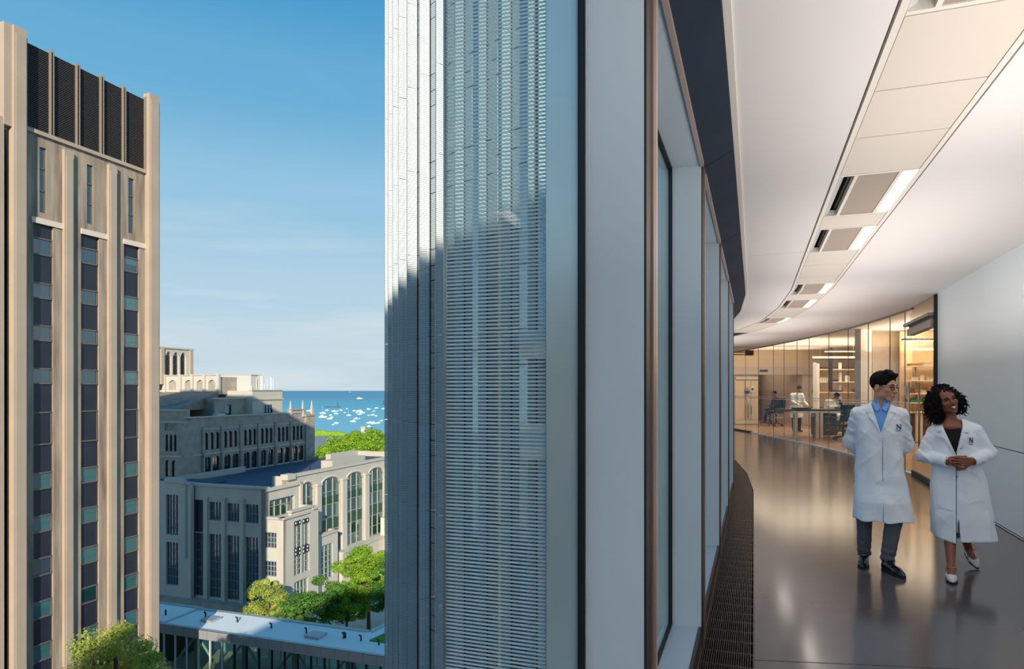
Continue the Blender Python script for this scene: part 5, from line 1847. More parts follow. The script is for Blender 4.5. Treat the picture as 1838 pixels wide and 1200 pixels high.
def office_chair(label, x, y, rz, seat_z=.5, back_h=.55, bw=.52, sc=1.0):
    t = thing('office_chair', label, 'chair', loc=(x, y, 0), rz=rz, group='office chairs in the laboratory')
    m = MB(); m.hexa([(-.25, -.24, seat_z - .06), (.25, -.24, seat_z - .06), (.25, .24, seat_z - .06), (-.25, .24, seat_z - .06)], [(-.23, -.22, seat_z), (.23, -.22, seat_z), (.23, .22, seat_z), (-.23, .22, seat_z)]); m.build('seat', M['fabric_black'], t)
    m = MB()
    n = 6
    for k in range(n):
        a0, a1 = -bw / 2 + bw * k / n, -bw / 2 + bw * (k + 1) / n
        c0, c1 = .06 * (1 - (2 * a0 / bw) ** 2), .06 * (1 - (2 * a1 / bw) ** 2)
        m.hexa([(a0, .26 - .0 + c0, seat_z + .1), (a1, .26 + c1, seat_z + .1), (a1, .29 + c1, seat_z + .1), (a0, .29 + c0, seat_z + .1)],
               [(a0 * .92, .33 + c0, seat_z + .1 + back_h), (a1 * .92, .33 + c1, seat_z + .1 + back_h), (a1 * .92, .36 + c1, seat_z + .1 + back_h), (a0 * .92, .36 + c0, seat_z + .1 + back_h)])
    m.build('backrest', M['fabric_black'], t)
    m = MB(); m.tube([(0, .12, seat_z - .08), (0, .34, seat_z - .02), (0, .37, seat_z + .3)], .025, 8); m.build('back_support', M['plastic_black'], t, smooth=True)
    for s_ in (-1, 1):
        m = MB(); m.tube([(s_ * .22, .02, seat_z - .04), (s_ * .3, .02, seat_z + .0), (s_ * .3, .02, seat_z + .2)], .018, 6); m.box(s_ * .3 - .035, s_ * .3 + .035, -.12, .16, seat_z + .2, seat_z + .225); m.build('armrest', M['plastic_black'], t)
    m = MB(); m.tube([(0, 0, .12), (0, 0, seat_z - .06)], .03, 8); m.build('column', M['plastic_black'], t, smooth=True)
    for k in range(5):
        a = k * 2 * math.pi / 5 + .3
        m = MB(); m.tube([(0, 0, .14), (.3 * math.cos(a), .3 * math.sin(a), .075)], .022, 6); l_ = m.build('leg', M['plastic_black'], t)
        m = MB(); m.tube([(.3 * math.cos(a) - .02, .3 * math.sin(a), .032), (.3 * math.cos(a) + .02, .3 * math.sin(a), .032)], .032, 8); m.build('caster', M['plastic_black'], l_)
    return t


office_chair('dark office chair seen from behind in front of the bench', X(1502, 21.6), 21.2, math.pi * 1.03, seat_z=.5, back_h=.52, bw=.56)
office_chair('black swivel chair carrying the seated person in the inner room', X(1393, 29.5), 29.5, math.pi * .62 - math.pi, seat_z=.62, back_h=.5, bw=.46)
office_chair('black chair with armrests behind the bench at the microscope', X(1514, 24.6), 24.6, math.pi * 1.4, seat_z=.55, back_h=.4)

# shelving over the bench
YS = 27.0
sh = thing('shelf_rack', 'tall lit shelf rack behind the bench', 'shelf', loc=(X(1467, YS), YS, 0))
os_ = (X(1467, YS), YS, 0)
xs0, xs1 = X(1469, YS), X(1545, YS)
for py in (662, 684.5, 703):
    z = Z(py, YS); wbox('shelf_board', M['glass_shelf'], xs0, xs1, YS, YS + .4, z - .035, z, sh, off=os_)
for px in (1467, 1513):
    wbox('post', M['lab_white'], X(px, YS) - .05, X(px, YS) + .05, YS + .2, YS + .28, 0, 2.7, sh, off=os_)
wbox('post', M['lab_white'], X(1465, YS), X(1470, YS), YS - .05, YS + .2, 0, 2.66, sh, off=os_)
wbox('work_surface', M['bench_top'], xs0, xs1 + .6, YS, YS + .7, .87, .9, sh, off=os_)
wbox('cable_riser', M['plastic_black'], X(1491, YS) - .09, X(1491, YS) + .03, YS - .1, YS - .02, 1.55, 3.3, sh, off=os_)
M['bottle_w'] = mat('white_bottle', (238, 232, 222), rough=.35)
M['purple'] = mat('purple_box', (66, 52, 110), rough=.5)
M['tealbox'] = mat('green_box', (36, 110, 84), rough=.5)
M['cardboard'] = mat('cardboard', (170, 120, 78), rough=.8)
M['amber'] = mat('amber_bottle', (120, 66, 28), rough=.3)


def bottle(x, y, z, r, h, m_, label, group):
    t = thing('bottle', label, 'bottle', loc=(x, y, z), group=group)
    m = MB(); m.lathe([(r, 0), (r, h * .68), (r * .45, h * .84), (r * .42, h * .9)], n=10); m.build('bottle_body', m_, t, smooth=False)
    m = MB(); m.lathe([(r * .5, h * .88), (r * .5, h)], n=10); m.build('cap', M['sign_blue'] if m_ is M['bottle_w'] else M['black'], t)


def crate(name, x, y, z, w, d, h, m_, label, cat, group):
    t = thing(name, label, cat, loc=(x, y, z), group=group)
    m = MB(); m.box(-w / 2, w / 2, -d / 2, d / 2, 0, h * .82); m.build('box_body', m_, t)
    m = MB(); m.box(-w / 2 - .006, w / 2 + .006, -d / 2 - .006, d / 2 + .006, h * .82, h); m.build('lid', m_, t)


z2 = Z(684.5, YS); z3 = Z(703, YS)
pos_w = ('first', 'second', 'third', 'fourth', 'fifth')
for k in range(5):
    bottle(X(1472.5 + k * 3.9, YS), YS + .15, z2, .032, .2, M['bottle_w'], 'white bottle on the middle shelf over the bench, %s from the left' % pos_w[k], 'white bottles on the middle shelf')
bottle(X(1522, YS), YS + .15, z2, .05, .3, M['bottle_w'], 'large white jug with blue cap on the middle shelf', 'bottles on the lit shelves')
bottle(X(1525.5, YS), YS + .15, z2, .05, .3, M['bottle_w'], 'large white jug with blue cap, the right one of the pair', 'bottles on the lit shelves')
crate('storage_box', X(1502, YS), YS + .15, z2, .17, .2, .07, M['plastic_black'], 'small black box on the middle shelf', 'box', 'boxes on the lit shelves')
crate('storage_box', X(1499, YS), YS + .15, z3, .2, .2, .09, M['purple'], 'purple box on the lower shelf, left one', 'box', 'boxes on the lit shelves')
crate('storage_box', X(1508, YS), YS + .15, z3, .2, .2, .07, M['purple'], 'purple box on the lower shelf, right one', 'box', 'boxes on the lit shelves')
crate('storage_box', X(1539, YS), YS + .15, z3, .18, .2, .12, M['purple'], 'purple box at the far right of the lower shelf', 'box', 'boxes on the lit shelves')
crate('storage_box', X(1518, YS), YS + .15, z3 + .0, .14, .2, .2, M['cardboard'], 'brown box on the lower shelf beside the purple pair', 'box', 'boxes on the lit shelves')
# microscope-like dark instrument
c = (X(1509, 23.0), 23.1, .95)
t = thing('microscope', 'black microscope on the bench beside the seated person', 'microscope', loc=c)
m = MB(); m.box(-.12, .12, -.1, .1, 0, .04); m.build('base', M['plastic_black'], t)
m = MB(); m.tube([(.06, 0, .03), (.08, 0, .2), (.0, 0, .3)], .03, 8); m.build('arm', M['plastic_black'], t)
m = MB(); m.tube([(-.1, 0, .36), (.02, 0, .28), (.02, 0, .12)], .03, 8); m.build('eyepiece_tube', M['plastic_black'], t)
# pyramid flask stand
c = (X(1531, 25.5), 25.5, .93)
t = thing('tripod_stand', 'thin metal tripod stand on the rear bench', 'stand', loc=c)
for k in range(3):
    m = MB(); a = k * 2.1; m.tube([(.02 * math.cos(a), .02 * math.sin(a), .42), (.16 * math.cos(a), .16 * math.sin(a), 0)], .008, 5); m.build('leg', M['steel'], t)

# shelving seen through the door
YD = 20.0
sd = thing('door_shelf_rack', 'tall lit shelf rack seen through the lab door', 'shelf', loc=(X(1636, YD), YD, 0))
od = (X(1636, YD), YD, 0)
xa, xb = X(1637, YD), X(1637, YD) + 3.2
wbox('rack_back', M['lab_wall_warm'], xa, xb, YD + .6, YD + .65, 0, 3.4, sd, off=od)
for py in (656, 682, 705.5, 722):
    z = Z(py, YD); wbox('shelf_board', M['glass_shelf'], xa, xb, YD, YD + .45, z - .03, z, sd, off=od)
for px in (1660, 1695):
    wbox('post', M['lab_white'], X(px, YD) - .03, X(px, YD) + .03, YD + .45, YD + .5, 0, 2.4, sd, off=od)
wbox('work_surface', M['lab_wall'], xa, xb, YD - .25, YD + .5, .90, .94, sd, off=od)
for px in (1640, 1647, 1668):
    wbox('leg', M['leg_white'], X(px, YD) - .03, X(px, YD) + .03, YD - .2, YD - .12, 0, .9, sd, off=od)
tag(wbox('base_cabinet', M['darkwood'], 0, .35, 0, .4, .05, .86), 'dark wood base cabinet seen just through the lab door', 'cabinet').location = (X(1640, YD + .2), YD - .05, 0)
items = [(1641, 705.5, .12, .12, 'amber', 'small amber box on the third shelf, far left'), (1650, 705.5, .14, .06, 'cardboard', 'flat brown box on the third shelf'), (1661, 705.5, .18, .1, 'lab_panel', 'beige box on the third shelf'),
         (1672, 705.5, .1, .16, 'cardboard', 'upright brown box on the third shelf'), (1680, 705.5, .1, .1, 'lab_panel', 'small beige box on the third shelf by the black jamb'),
         (1642, 722, .14, .09, 'tealbox', 'green box on the lowest shelf, far left'), (1652, 722, .2, .12, 'tealbox', 'wide green box on the lowest shelf'), (1664, 722, .14, .1, 'tealbox', 'green box on the lowest shelf, third from the left'),
         (1674, 722, .16, .13, 'cardboard', 'brown box on the lowest shelf'), (1645, 682, .2, .1, 'lab_panel', 'pale box on the second shelf, left'), (1658, 682, .12, .15, 'lab_wall', 'pale upright box on the second shelf'),
         (1672, 682, .2, .08, 'lab_panel', 'low pale box on the second shelf, right'), (1648, 656, .3, .07, 'cardboard', 'long flat brown box on the top shelf'), (1668, 656, .2, .1, 'lab_panel', 'pale box on the top shelf')]
for px, py, w, h, m_, lab in items:
    crate('storage_box', X(px, YD), YD + .2, Z(py, YD), w, .25, h, M[m_], lab, 'box', 'boxes on the shelves behind the door')
# hanging linear lamps
for (px0, px1, py, Y, lab) in ((1620, 1720, 611, 16.0, 'nearest slim hanging lamp seen through the door'), (1638, 1720, 627, 19.0, 'second slim hanging lamp seen through the door'), (1638, 1720, 640, 22.5, 'far slim hanging lamp seen through the door'),
                             (1480, 1545, 630.5, 21.8, 'slim hanging lamp over the bench, nearer one'), (1459, 1545, 641.5, 25.2, 'slim hanging lamp over the bench, farther one'),
                             (1440, 1540, 617, 19.5 + 8.5, 'ceiling lamp strip at the back of the lab')):
    x0, x1, z = X(px0, Y), X(px1, Y), Z(py, Y)
    t = thing('linear_lamp', lab, 'lamp', loc=((x0 + x1) / 2, Y, z), group='linear lamps of the laboratory')
    hw = (x1 - x0) / 2
    m = MB(); m.box(-hw, hw, -.05, .05, .0, .05); m.build('lamp_housing', M['leg_white'], t)
    m = MB(); m.box(-hw + .02, hw - .02, -.045, .045, -.012, 0); m.build('lamp_tube', M['lab_lamp'], t)
    for s_ in (-.7, .7):
        m = MB(); m.tube([(hw * s_, 0, .05), (hw * s_, 0, 3.42 - z)], .006, 5); m.build('cable', M['steel'], t)
for (x, y, w, l, e, up_) in ((12.0, 17.5, 3, 6, 150, 0), (12, 25.5, 5, 4, 170, 0), (17, 20, 4, 8, 150, 0), (9.9, 28.5, 2, 2.5, 60, 0), (12.5, 34, 2, 3, 18, 0),
                              (11.6, 17.5, 2, 6, 150, 1), (12, 25.5, 5, 4, 170, 1), (16, 20, 4, 8, 150, 1), (11.5, 29.3, 4, 2, 60, 1)):
    ld = bpy.data.lights.new('lab_light', 'AREA'); ld.shape = 'RECTANGLE'; ld.size = w; ld.size_y = l; ld.energy = e * .82; ld.color = (1.0, .86, .68)
    o = bpy.data.objects.new('lab_light', ld); COL.objects.link(o)
    o.location = (x, y, 2.75 if up_ else (3.4 if y < 32 else 2.6))
    if up_: o.rotation_euler = (math.pi, 0, 0)
# ================================================================ PEOPLE
class Field:
    """signed distance field on a grid, meshed with surface nets"""

    def __init__(self, lo, hi, h):
        self.lo = np.array(lo, float); self.h = h
        self.n = np.maximum(4, np.ceil((np.array(hi) - self.lo) / h).astype(int) + 1)
        ax = [self.lo[i] + h * np.arange(self.n[i]) for i in range(3)]
        self.X, self.Y, self.Z = np.meshgrid(*ax, indexing='ij')
        self.F = np.full(self.X.shape, 1.0)

    def add(self, d, k=0.012):
        F = self.F
        if k <= 0: self.F = np.minimum(F, d); return self
        hh = np.clip(0.5 + 0.5 * (F - d) / k, 0, 1)
        self.F = F + (d - F) * hh - k * hh * (1 - hh)
        return self

    def cut(self, d, k=0.006):
        F, d = self.F, -d
        hh = np.clip(0.5 - 0.5 * (F - d) / k, 0, 1)
        self.F = F + (d - F) * hh + k * hh * (1 - hh)
        return self

    def cap(self, a, b, ra, rb=None, k=0.012, T=None):
        self.add(self.dcap(a, b, ra, rb, T), k); return self

    def xyz(self, T=None):
        if T is None: return self.X, self.Y, self.Z
        Rm, c = T                                         # world = c + Rm @ local
        dx, dy, dz = self.X - c[0], self.Y - c[1], self.Z - c[2]
        return tuple(Rm[0][i] * dx + Rm[1][i] * dy + Rm[2][i] * dz for i in range(3))

    def dcap(self, a, b, ra, rb=None, T=None):
        rb = ra if rb is None else rb
        x, y, z = self.xyz(T)
        a = np.array(a, float); b = np.array(b, float); d = b - a
        t = np.clip(((x - a[0]) * d[0] + (y - a[1]) * d[1] + (z - a[2]) * d[2]) / max(1e-9, d @ d), 0, 1)
        return np.sqrt((x - a[0] - t * d[0]) ** 2 + (y - a[1] - t * d[1]) ** 2 + (z - a[2] - t * d[2]) ** 2) - (ra + (rb - ra) * t)

    def dell(self, c, r, T=None):
        x, y, z = self.xyz(T)
        p = np.sqrt(((x - c[0]) / r[0]) ** 2 + ((y - c[1]) / r[1]) ** 2 + ((z - c[2]) / r[2]) ** 2)
        return (p - 1) * min(r)

    def ell(self, c, r, k=0.012, T=None):
        self.add(self.dell(c, r, T), k); return self

    def profile(self, rows, k=0.02, z0=None, z1=None):
        """rows: (z, a, b, cx, cy)"""
        rows = sorted(rows)
        zs = [r[0] for r in rows]
        f = [np.interp(self.Z, zs, [r[i] for r in rows]) for i in range(1, 5)]
        x, y = (self.X - f[2]) / f[0], (self.Y - f[3]) / f[1]
        e = 2.35
        p = (np.abs(x) ** e + np.abs(y) ** e) ** (1 / e)
        d = (p - 1) * np.minimum(f[0], f[1])
        d = np.maximum(d, np.maximum(zs[0] - self.Z, self.Z - zs[-1]))
        return d

    def wrinkle(self, amp, sx, seed=0, lo=None):
        a = np.sin(self.X * sx[0] + 2.1 * np.sin(self.Z * sx[2] * .6 + seed) + seed) * np.sin(self.Z * sx[2] + 1.7 * np.sin(self.X * sx[0] * .7 + self.Y * sx[1]) + seed * 2) \
            + .6 * np.sin(self.Y * sx[1] * 1.6 + self.Z * sx[2] * 1.9 + seed * 3 + 1.3 * np.sin(self.X * sx[0] * 1.5))
        self.F = self.F + amp * a * (1 if lo is None else lo)
        return self

    def crease(self, amp, fx, fz, seed, w=3.0, fy=4.0, mask=1.0):
        ph = fx * self.X + fz * self.Z + fy * self.Y + 1.6 * np.sin(2.7 * self.Z * w / 3 + seed) + 1.1 * np.sin(6 * self.X + seed * 1.7 + 3 * self.Z)
        r = (1 - np.abs(np.sin(ph))) ** 3
        self.F = self.F - amp * r * mask * (0.55 + 0.45 * np.sin(5 * self.X + 7 * self.Z + seed * 2.3))
        return self

    def front(self, x, z):
        """y of the surface met first from the front (-y) at (x, z)"""
        i = int(round((x - self.lo[0]) / self.h)); j = int(round((z - self.lo[2]) / self.h))
        i = min(max(i, 0), self.n[0] - 1); j = min(max(j, 0), self.n[2] - 1)
        col = self.F[i, :, j]
        w = np.where(col < 0)[0]
        if len(w) == 0: return None
        q = w[0]
        if q == 0: return self.lo[1]
        return self.lo[1] + self.h * (q - 1 + col[q - 1] / (col[q - 1] - col[q] + 1e-12))

    def mesh(self, name, mat_, smooth=True):
        v, f = surface_nets(self.F, self.lo, self.h)
        me = bpy.data.meshes.new(name)
        me.from_pydata(v.tolist(), [], f.tolist())
        me.materials.append(mat_)
        if smooth: me.shade_smooth()
        return me

    def build(self, name, mat_, parent=None, label=None):
        o = bpy.data.objects.new(name, self.mesh(name, mat_))
        COL.objects.link(o)
        if parent: o.parent = parent
        if label: o['label'] = label
        return o


def surface_nets(F, lo, h):
    ins = F < 0
    nx, ny, nz = F.shape
    cor = [(i, j, k) for i in (0, 1) for j in (0, 1) for k in (0, 1)]
    sl = lambda c: (slice(c[0], nx - 1 + c[0]), slice(c[1], ny - 1 + c[1]), slice(c[2], nz - 1 + c[2]))
    S = sum(ins[sl(c)].astype(np.int8) for c in cor)
    act = (S > 0) & (S < 8)
    idx = np.argwhere(act)
    acc = np.zeros((len(idx), 3)); cnt = np.zeros(len(idx))
    for a in cor:
        for ax in range(3):
            if a[ax] == 1: continue
            b = list(a); b[ax] = 1
            fa = F[idx[:, 0] + a[0], idx[:, 1] + a[1], idx[:, 2] + a[2]]
            fb = F[idx[:, 0] + b[0], idx[:, 1] + b[1], idx[:, 2] + b[2]]
            m = (fa < 0) != (fb < 0)
            t = np.where(m, fa / np.where(m, fa - fb, 1), 0)
            p = np.tile(np.array(a, float), (len(idx), 1)); p[:, ax] += t
            acc[m] += p[m]; cnt[m] += 1
    v = lo + h * (idx + acc / cnt[:, None])
    vid = np.full((nx - 1, ny - 1, nz - 1), -1, int)
    vid[act] = np.arange(len(idx))
    faces = []
    for ax in range(3):
        o1, o2 = (ax + 1) % 3, (ax + 2) % 3
        s0 = [slice(1, n - 1) for n in F.shape]; s0[ax] = slice(0, F.shape[ax] - 1)
        s1 = list(s0); s1[ax] = slice(1, F.shape[ax])
        A, B = ins[tuple(s0)], ins[tuple(s1)]
        e = np.argwhere(A != B)
        if not len(e): continue
        fl = A[e[:, 0], e[:, 1], e[:, 2]]
        base = e + np.array([s.start for s in s0])
        def g(d1, d2):
            q = base.copy(); q[:, o1] -= d1; q[:, o2] -= d2
            return vid[q[:, 0], q[:, 1], q[:, 2]]
        quad = np.stack([g(1, 1), g(0, 1), g(0, 0), g(1, 0)], 1)
        quad[~fl] = quad[~fl][:, ::-1]
        faces.append(quad)
    f = np.concatenate(faces)
    f = f[(f >= 0).all(1)]
    return v, f


def rotm(yaw=0, pitch=0, roll=0):
    """yaw about z (positive turns the face to viewer's right), pitch nods down, roll tilts the crown to viewer's left"""
    return (Matrix.Rotation(math.radians(yaw), 3, 'Z') @ Matrix.Rotation(math.radians(pitch), 3, 'X') @ Matrix.Rotation(math.radians(roll), 3, 'Y'))


def Tl(T, p):
    Rm, c = T
    q = Rm @ Vector(p)
    return (c[0] + q.x, c[1] + q.y, c[2] + q.z)


M['skin'] = mat('skin_light', (198, 148, 120), rough=0.5)
M['skin_dark'] = mat('skin_brown', (136, 82, 58), rough=0.45)
M['hair'] = mat('black_hair', (12, 10, 11), rough=0.75, spec=0.2, bump=(160, 0.6))
M['coat'] = mat('white_lab_coat', (232, 240, 250), rough=0.85, bump=(9.0, 0.35))
M['coat_trim'] = mat('white_coat_trim', (234, 240, 248), rough=0.85)
M['shirt_blue'] = mat('blue_shirt', (112, 166, 230), rough=0.8)
M['trouser'] = mat('grey_trousers', (92, 96, 106), rough=0.85)
M['shoe_black'] = mat('black_leather', (10, 10, 14), rough=0.18, coat=0.4)
M['top_black'] = mat('black_top', (14, 13, 15), rough=0.9)
M['lip'] = mat('lip_rose', (150, 84, 76), rough=0.4)
M['lip_dark'] = mat('lip_brown', (112, 50, 44), rough=0.4)
M['teeth'] = mat('teeth', (244, 240, 234), rough=0.3)
M['eye_white'] = mat('eye_white', (230, 226, 222), rough=0.25)
M['eye_dark'] = mat('eye_dark', (22, 14, 12), rough=0.2)
M['purple_ink'] = mat('purple_print', (58, 42, 104), rough=0.7)
M['badge'] = mat('badge_ground', (224, 228, 244), rough=0.8)
M['shoe_white'] = mat('silver_white_shoe', (214, 212, 208), rough=0.35)
M['strap'] = mat('tan_strap', (176, 128, 96), rough=0.5)
M['gold'] = mat('gold', (214, 176, 110), rough=0.3, metal=0.8)
M['snap'] = mat('dark_snap', (34, 38, 60), rough=0.4)
M['sole'] = mat('dark_sole', (26, 22, 20), rough=0.6)


def head_field(F, T, s=1.0, smile=False):
    S = lambda *a: tuple(x * s for x in a)
    F.ell(S(0, .016, .034), S(.077, .096, .088), .012, T)
    F.ell(S(0, -.022, -.030), S(.060, .070, .078), .02, T)
    F.cap(S(-.010, -.070, -.092), S(.010, -.070, -.092), .019 * s, .019 * s, .022, T)
    for g in (-1, 1):
        F.ell(S(g * .046, -.004, -.062), S(.020, .030, .026), .025, T)
        F.ell(S(g * .040, -.064, -.014), S(.020, .018, .017), .022, T)
        F.cap(S(g * .012, -.088, .028), S(g * .042, -.078, .030), .008 * s, .007 * s, .014, T)
    F.cap(S(0, -.090, .016), S(0, -.109, -.020), .007 * s, .0125 * s, .010, T)
    for g in (-1, 1):
        F.ell(S(g * .0125, -.099, -.025), S(.009, .011, .008), .006, T)
        F.cut(F.dell(S(g * .031, -.098, .008), S(.015, .012, .010), T), .012)
    F.cut(F.dell(S(0, -.099, -.042), S(.010, .007, .006), T), .010)
    F.cap(S(-.017, -.089, -.054), S(.017, -.089, -.054), .0085 * s, .0085 * s, .010, T)
    F.cap(S(-.014, -.088, -.066), S(.014, -.088, -.066), .0085 * s, .0085 * s, .010, T)
    for g in (-1, 1):
        F.ell(S(g * .078, .012, -.004), S(.010, .019, .030), .006, T)
        F.cut(F.dell(S(g * .089, .006, .002), S(.008, .010, .016), T), .005)


def face_parts(par, T, s, dark, smile, lipm, gaze=0.0):
    L = lambda *a: Tl(T, tuple(x * s for x in a))
    for g in (-1, 1):
        m = MB(); m.ball(L(g * .031, -.0775, .008), (.0125 * s, .0105 * s, .0085 * s), 14, 10); o = m.build('eye', M['eye_white'], par, smooth=True)
        m = MB(); m.ball(L(g * .032 + gaze, -.0830, .0085), .0066 * s, 12, 8); m.build('iris', M['eye_dark'], o, smooth=True)
        m = MB()
        m.tube([L(g * .046, -.0775, .008), L(g * .039, -.0860, .0145), L(g * .030, -.0885, .0160), L(g * .019, -.0865, .0115)], .0030 * s, 6); m.build('eyelid', M['hair'] if True else dark, par, smooth=True)
        m = MB()
        m.tube([L(g * .050, -.0760, .027), L(g * .040, -.0870, .0355), L(g * .026, -.0945, .0365), L(g * .014, -.0965, .0315)], [.0015 * s, .0036 * s, .0042 * s, .003 * s], 6); m.build('eyebrow', M['hair'], par, smooth=True)
    if smile:
        m = MB(); n = 9
        up, lo_ = [], []
        for k in range(n):
            u = -1 + 2 * k / (n - 1)
            up.append(L(u * .028, -.1035 + .020 * u * u, -.0500 + .009 * u * u)); lo_.append(L(u * .0265, -.1015 + .020 * u * u, -.0660 + .0235 * u * u))
        for k in range(n - 1): m.face([up[k], up[k + 1], lo_[k + 1], lo_[k]])
        m.build('teeth', M['teeth'], par)
        m = MB(); m.tube([L(u * .031, -.1000 + .021 * u * u, -.0465 + .011 * u * u) for u in np.linspace(-1, 1, 9)], [.0015 * s] + [.0042 * s] * 7 + [.0015 * s], 6)
        m.tube([L(u * .030, -.0985 + .021 * u * u, -.0700 + .0300 * u * u) for u in np.linspace(-1, 1, 9)], [.0015 * s] + [.005 * s] * 7 + [.0015 * s], 6)
        m.build('lips', lipm, par, smooth=True)
    else:
        m = MB(); m.tube([L(u * .023, -.0965 + .012 * u * u, -.0555) for u in np.linspace(-1, 1, 7)], [.001 * s] + [.0042 * s] * 5 + [.001 * s], 6)
        m.tube([L(u * .020, -.0955 + .012 * u * u, -.0635) for u in np.linspace(-1, 1, 7)], [.001 * s] + [.005 * s] * 5 + [.001 * s], 6)
        m.build('lips', lipm, par, smooth=True)


def hand_caps(wrist, d, nrm, side, curl=(20, 35, 25), s=1.0, spread=4.0, thumb_in=.5):
    """list of capsules (a, b, ra, rb): palm + four unequal jointed fingers + thumb leaving the side of the palm"""
    W = Vector(wrist); d = Vector(d).normalized(); nrm = Vector(nrm).normalized()
    nrm = (nrm - d * nrm.dot(d)).normalized()             # palm faces nrm
    sd = d.cross(nrm).normalized() * side                 # towards the thumb
    out = []
    pl = .088 * s
    for q, w in ((-.030, .013), (-.010, .014), (.010, .0145), (.030, .014)):
        out.append((W + sd * q * .7 * s, W + d * pl * (.98 if abs(q) < .02 else .92) + sd * q * s, w * s * 1.1, w * s))
    lens = [(-.031, .92, (.032, .020, .017)), (-.0105, .98, (.040, .026, .020)), (.0105, 1.0, (.044, .029, .021)), (.031, .95, (.039, .025, .019))]
    for i, (q, f, seg) in enumerate(lens):
        p = W + d * pl * f + sd * q * s
        dr = (d + sd * math.radians(spread) * (q / .02)).normalized()
        ang = 0
        r = .0088 * s
        for j, l in enumerate(seg):
            ang += math.radians(curl[j] * (1 + .08 * (1.5 - i)))
            v = dr * math.cos(ang) + nrm * math.sin(ang)
            e = p + v * l * s
            out.append((p, e, r, r * .92)); p, r = e, r * .92
    p = W + d * .022 * s + sd * .032 * s
    v1 = (d * .62 + sd * .72 + nrm * thumb_in).normalized(); v2 = (d * .88 + sd * .25 + nrm * (thumb_in + .25)).normalized()
    e1 = p + v1 * .042 * s; e2 = e1 + v2 * .032 * s; e3 = e2 + v2 * .024 * s
    out += [(W + d * .012 * s + sd * .012 * s, p, .015 * s, .0135 * s), (p, e1, .0135 * s, .0105 * s), (e1, e2, .0105 * s, .0095 * s), (e2, e3, .0095 * s, .0085 * s)]
    return out


def join_meshes(name, parts, mat_, parent):
    vs, fs, n = [], [], 0
    for F in parts:
        v, f = surface_nets(F.F, F.lo, F.h)
        vs.append(v); fs.append(f + n); n += len(v)
    me = bpy.data.meshes.new(name)
    me.from_pydata(np.concatenate(vs).tolist(), [], np.concatenate(fs).tolist())
    me.materials.append(mat_); me.shade_smooth()
    o = bpy.data.objects.new(name, me); COL.objects.link(o); o.parent = parent
    return o


def patch(F, name, corners, mat_, parent, off=.004, nu=6, nv=6, thick=.003, label=None, ymax=None):
    """cloth patch lying on the front of field F; corners (x,z): a b c d around"""
    a, b, c, d = [np.array(q, float) for q in corners]
    m = MB(); g = []
    last = 0
    for i in range(nu + 1):
        row = []
        for j in range(nv + 1):
            u, v = i / nu, j / nv
            p = a * (1 - u) * (1 - v) + b * u * (1 - v) + c * u * v + d * (1 - u) * v
            y = F.front(p[0], p[1])
            y = last if y is None else y
            if ymax is not None: y = min(y, ymax)
            last = y
            row.append((p[0], y, p[1]))
        g.append(row)
    top = [[m.P(p[0], p[1] - off - thick, p[2]) for p in r] for r in g]
    bot = [[m.P(p[0], p[1] - off + .004, p[2]) for p in r] for r in g]
    for i in range(nu):
        for j in range(nv):
            m.f.append([top[i][j], top[i + 1][j], top[i + 1][j + 1], top[i][j + 1]])
    V = m.v
    for i in range(nu):
        m.face([V[bot[i][0]], V[bot[i + 1][0]], V[top[i + 1][0]], V[top[i][0]]]); m.face([V[top[i][nv]], V[top[i + 1][nv]], V[bot[i + 1][nv]], V[bot[i][nv]]])
    for j in range(nv):
        m.face([V[top[0][j]], V[top[0][j + 1]], V[bot[0][j + 1]], V[bot[0][j]]]); m.face([V[bot[nu][j]], V[bot[nu][j + 1]], V[top[nu][j + 1]], V[top[nu][j]]])
    return m.build(name, mat_, parent, smooth=True, label=label)


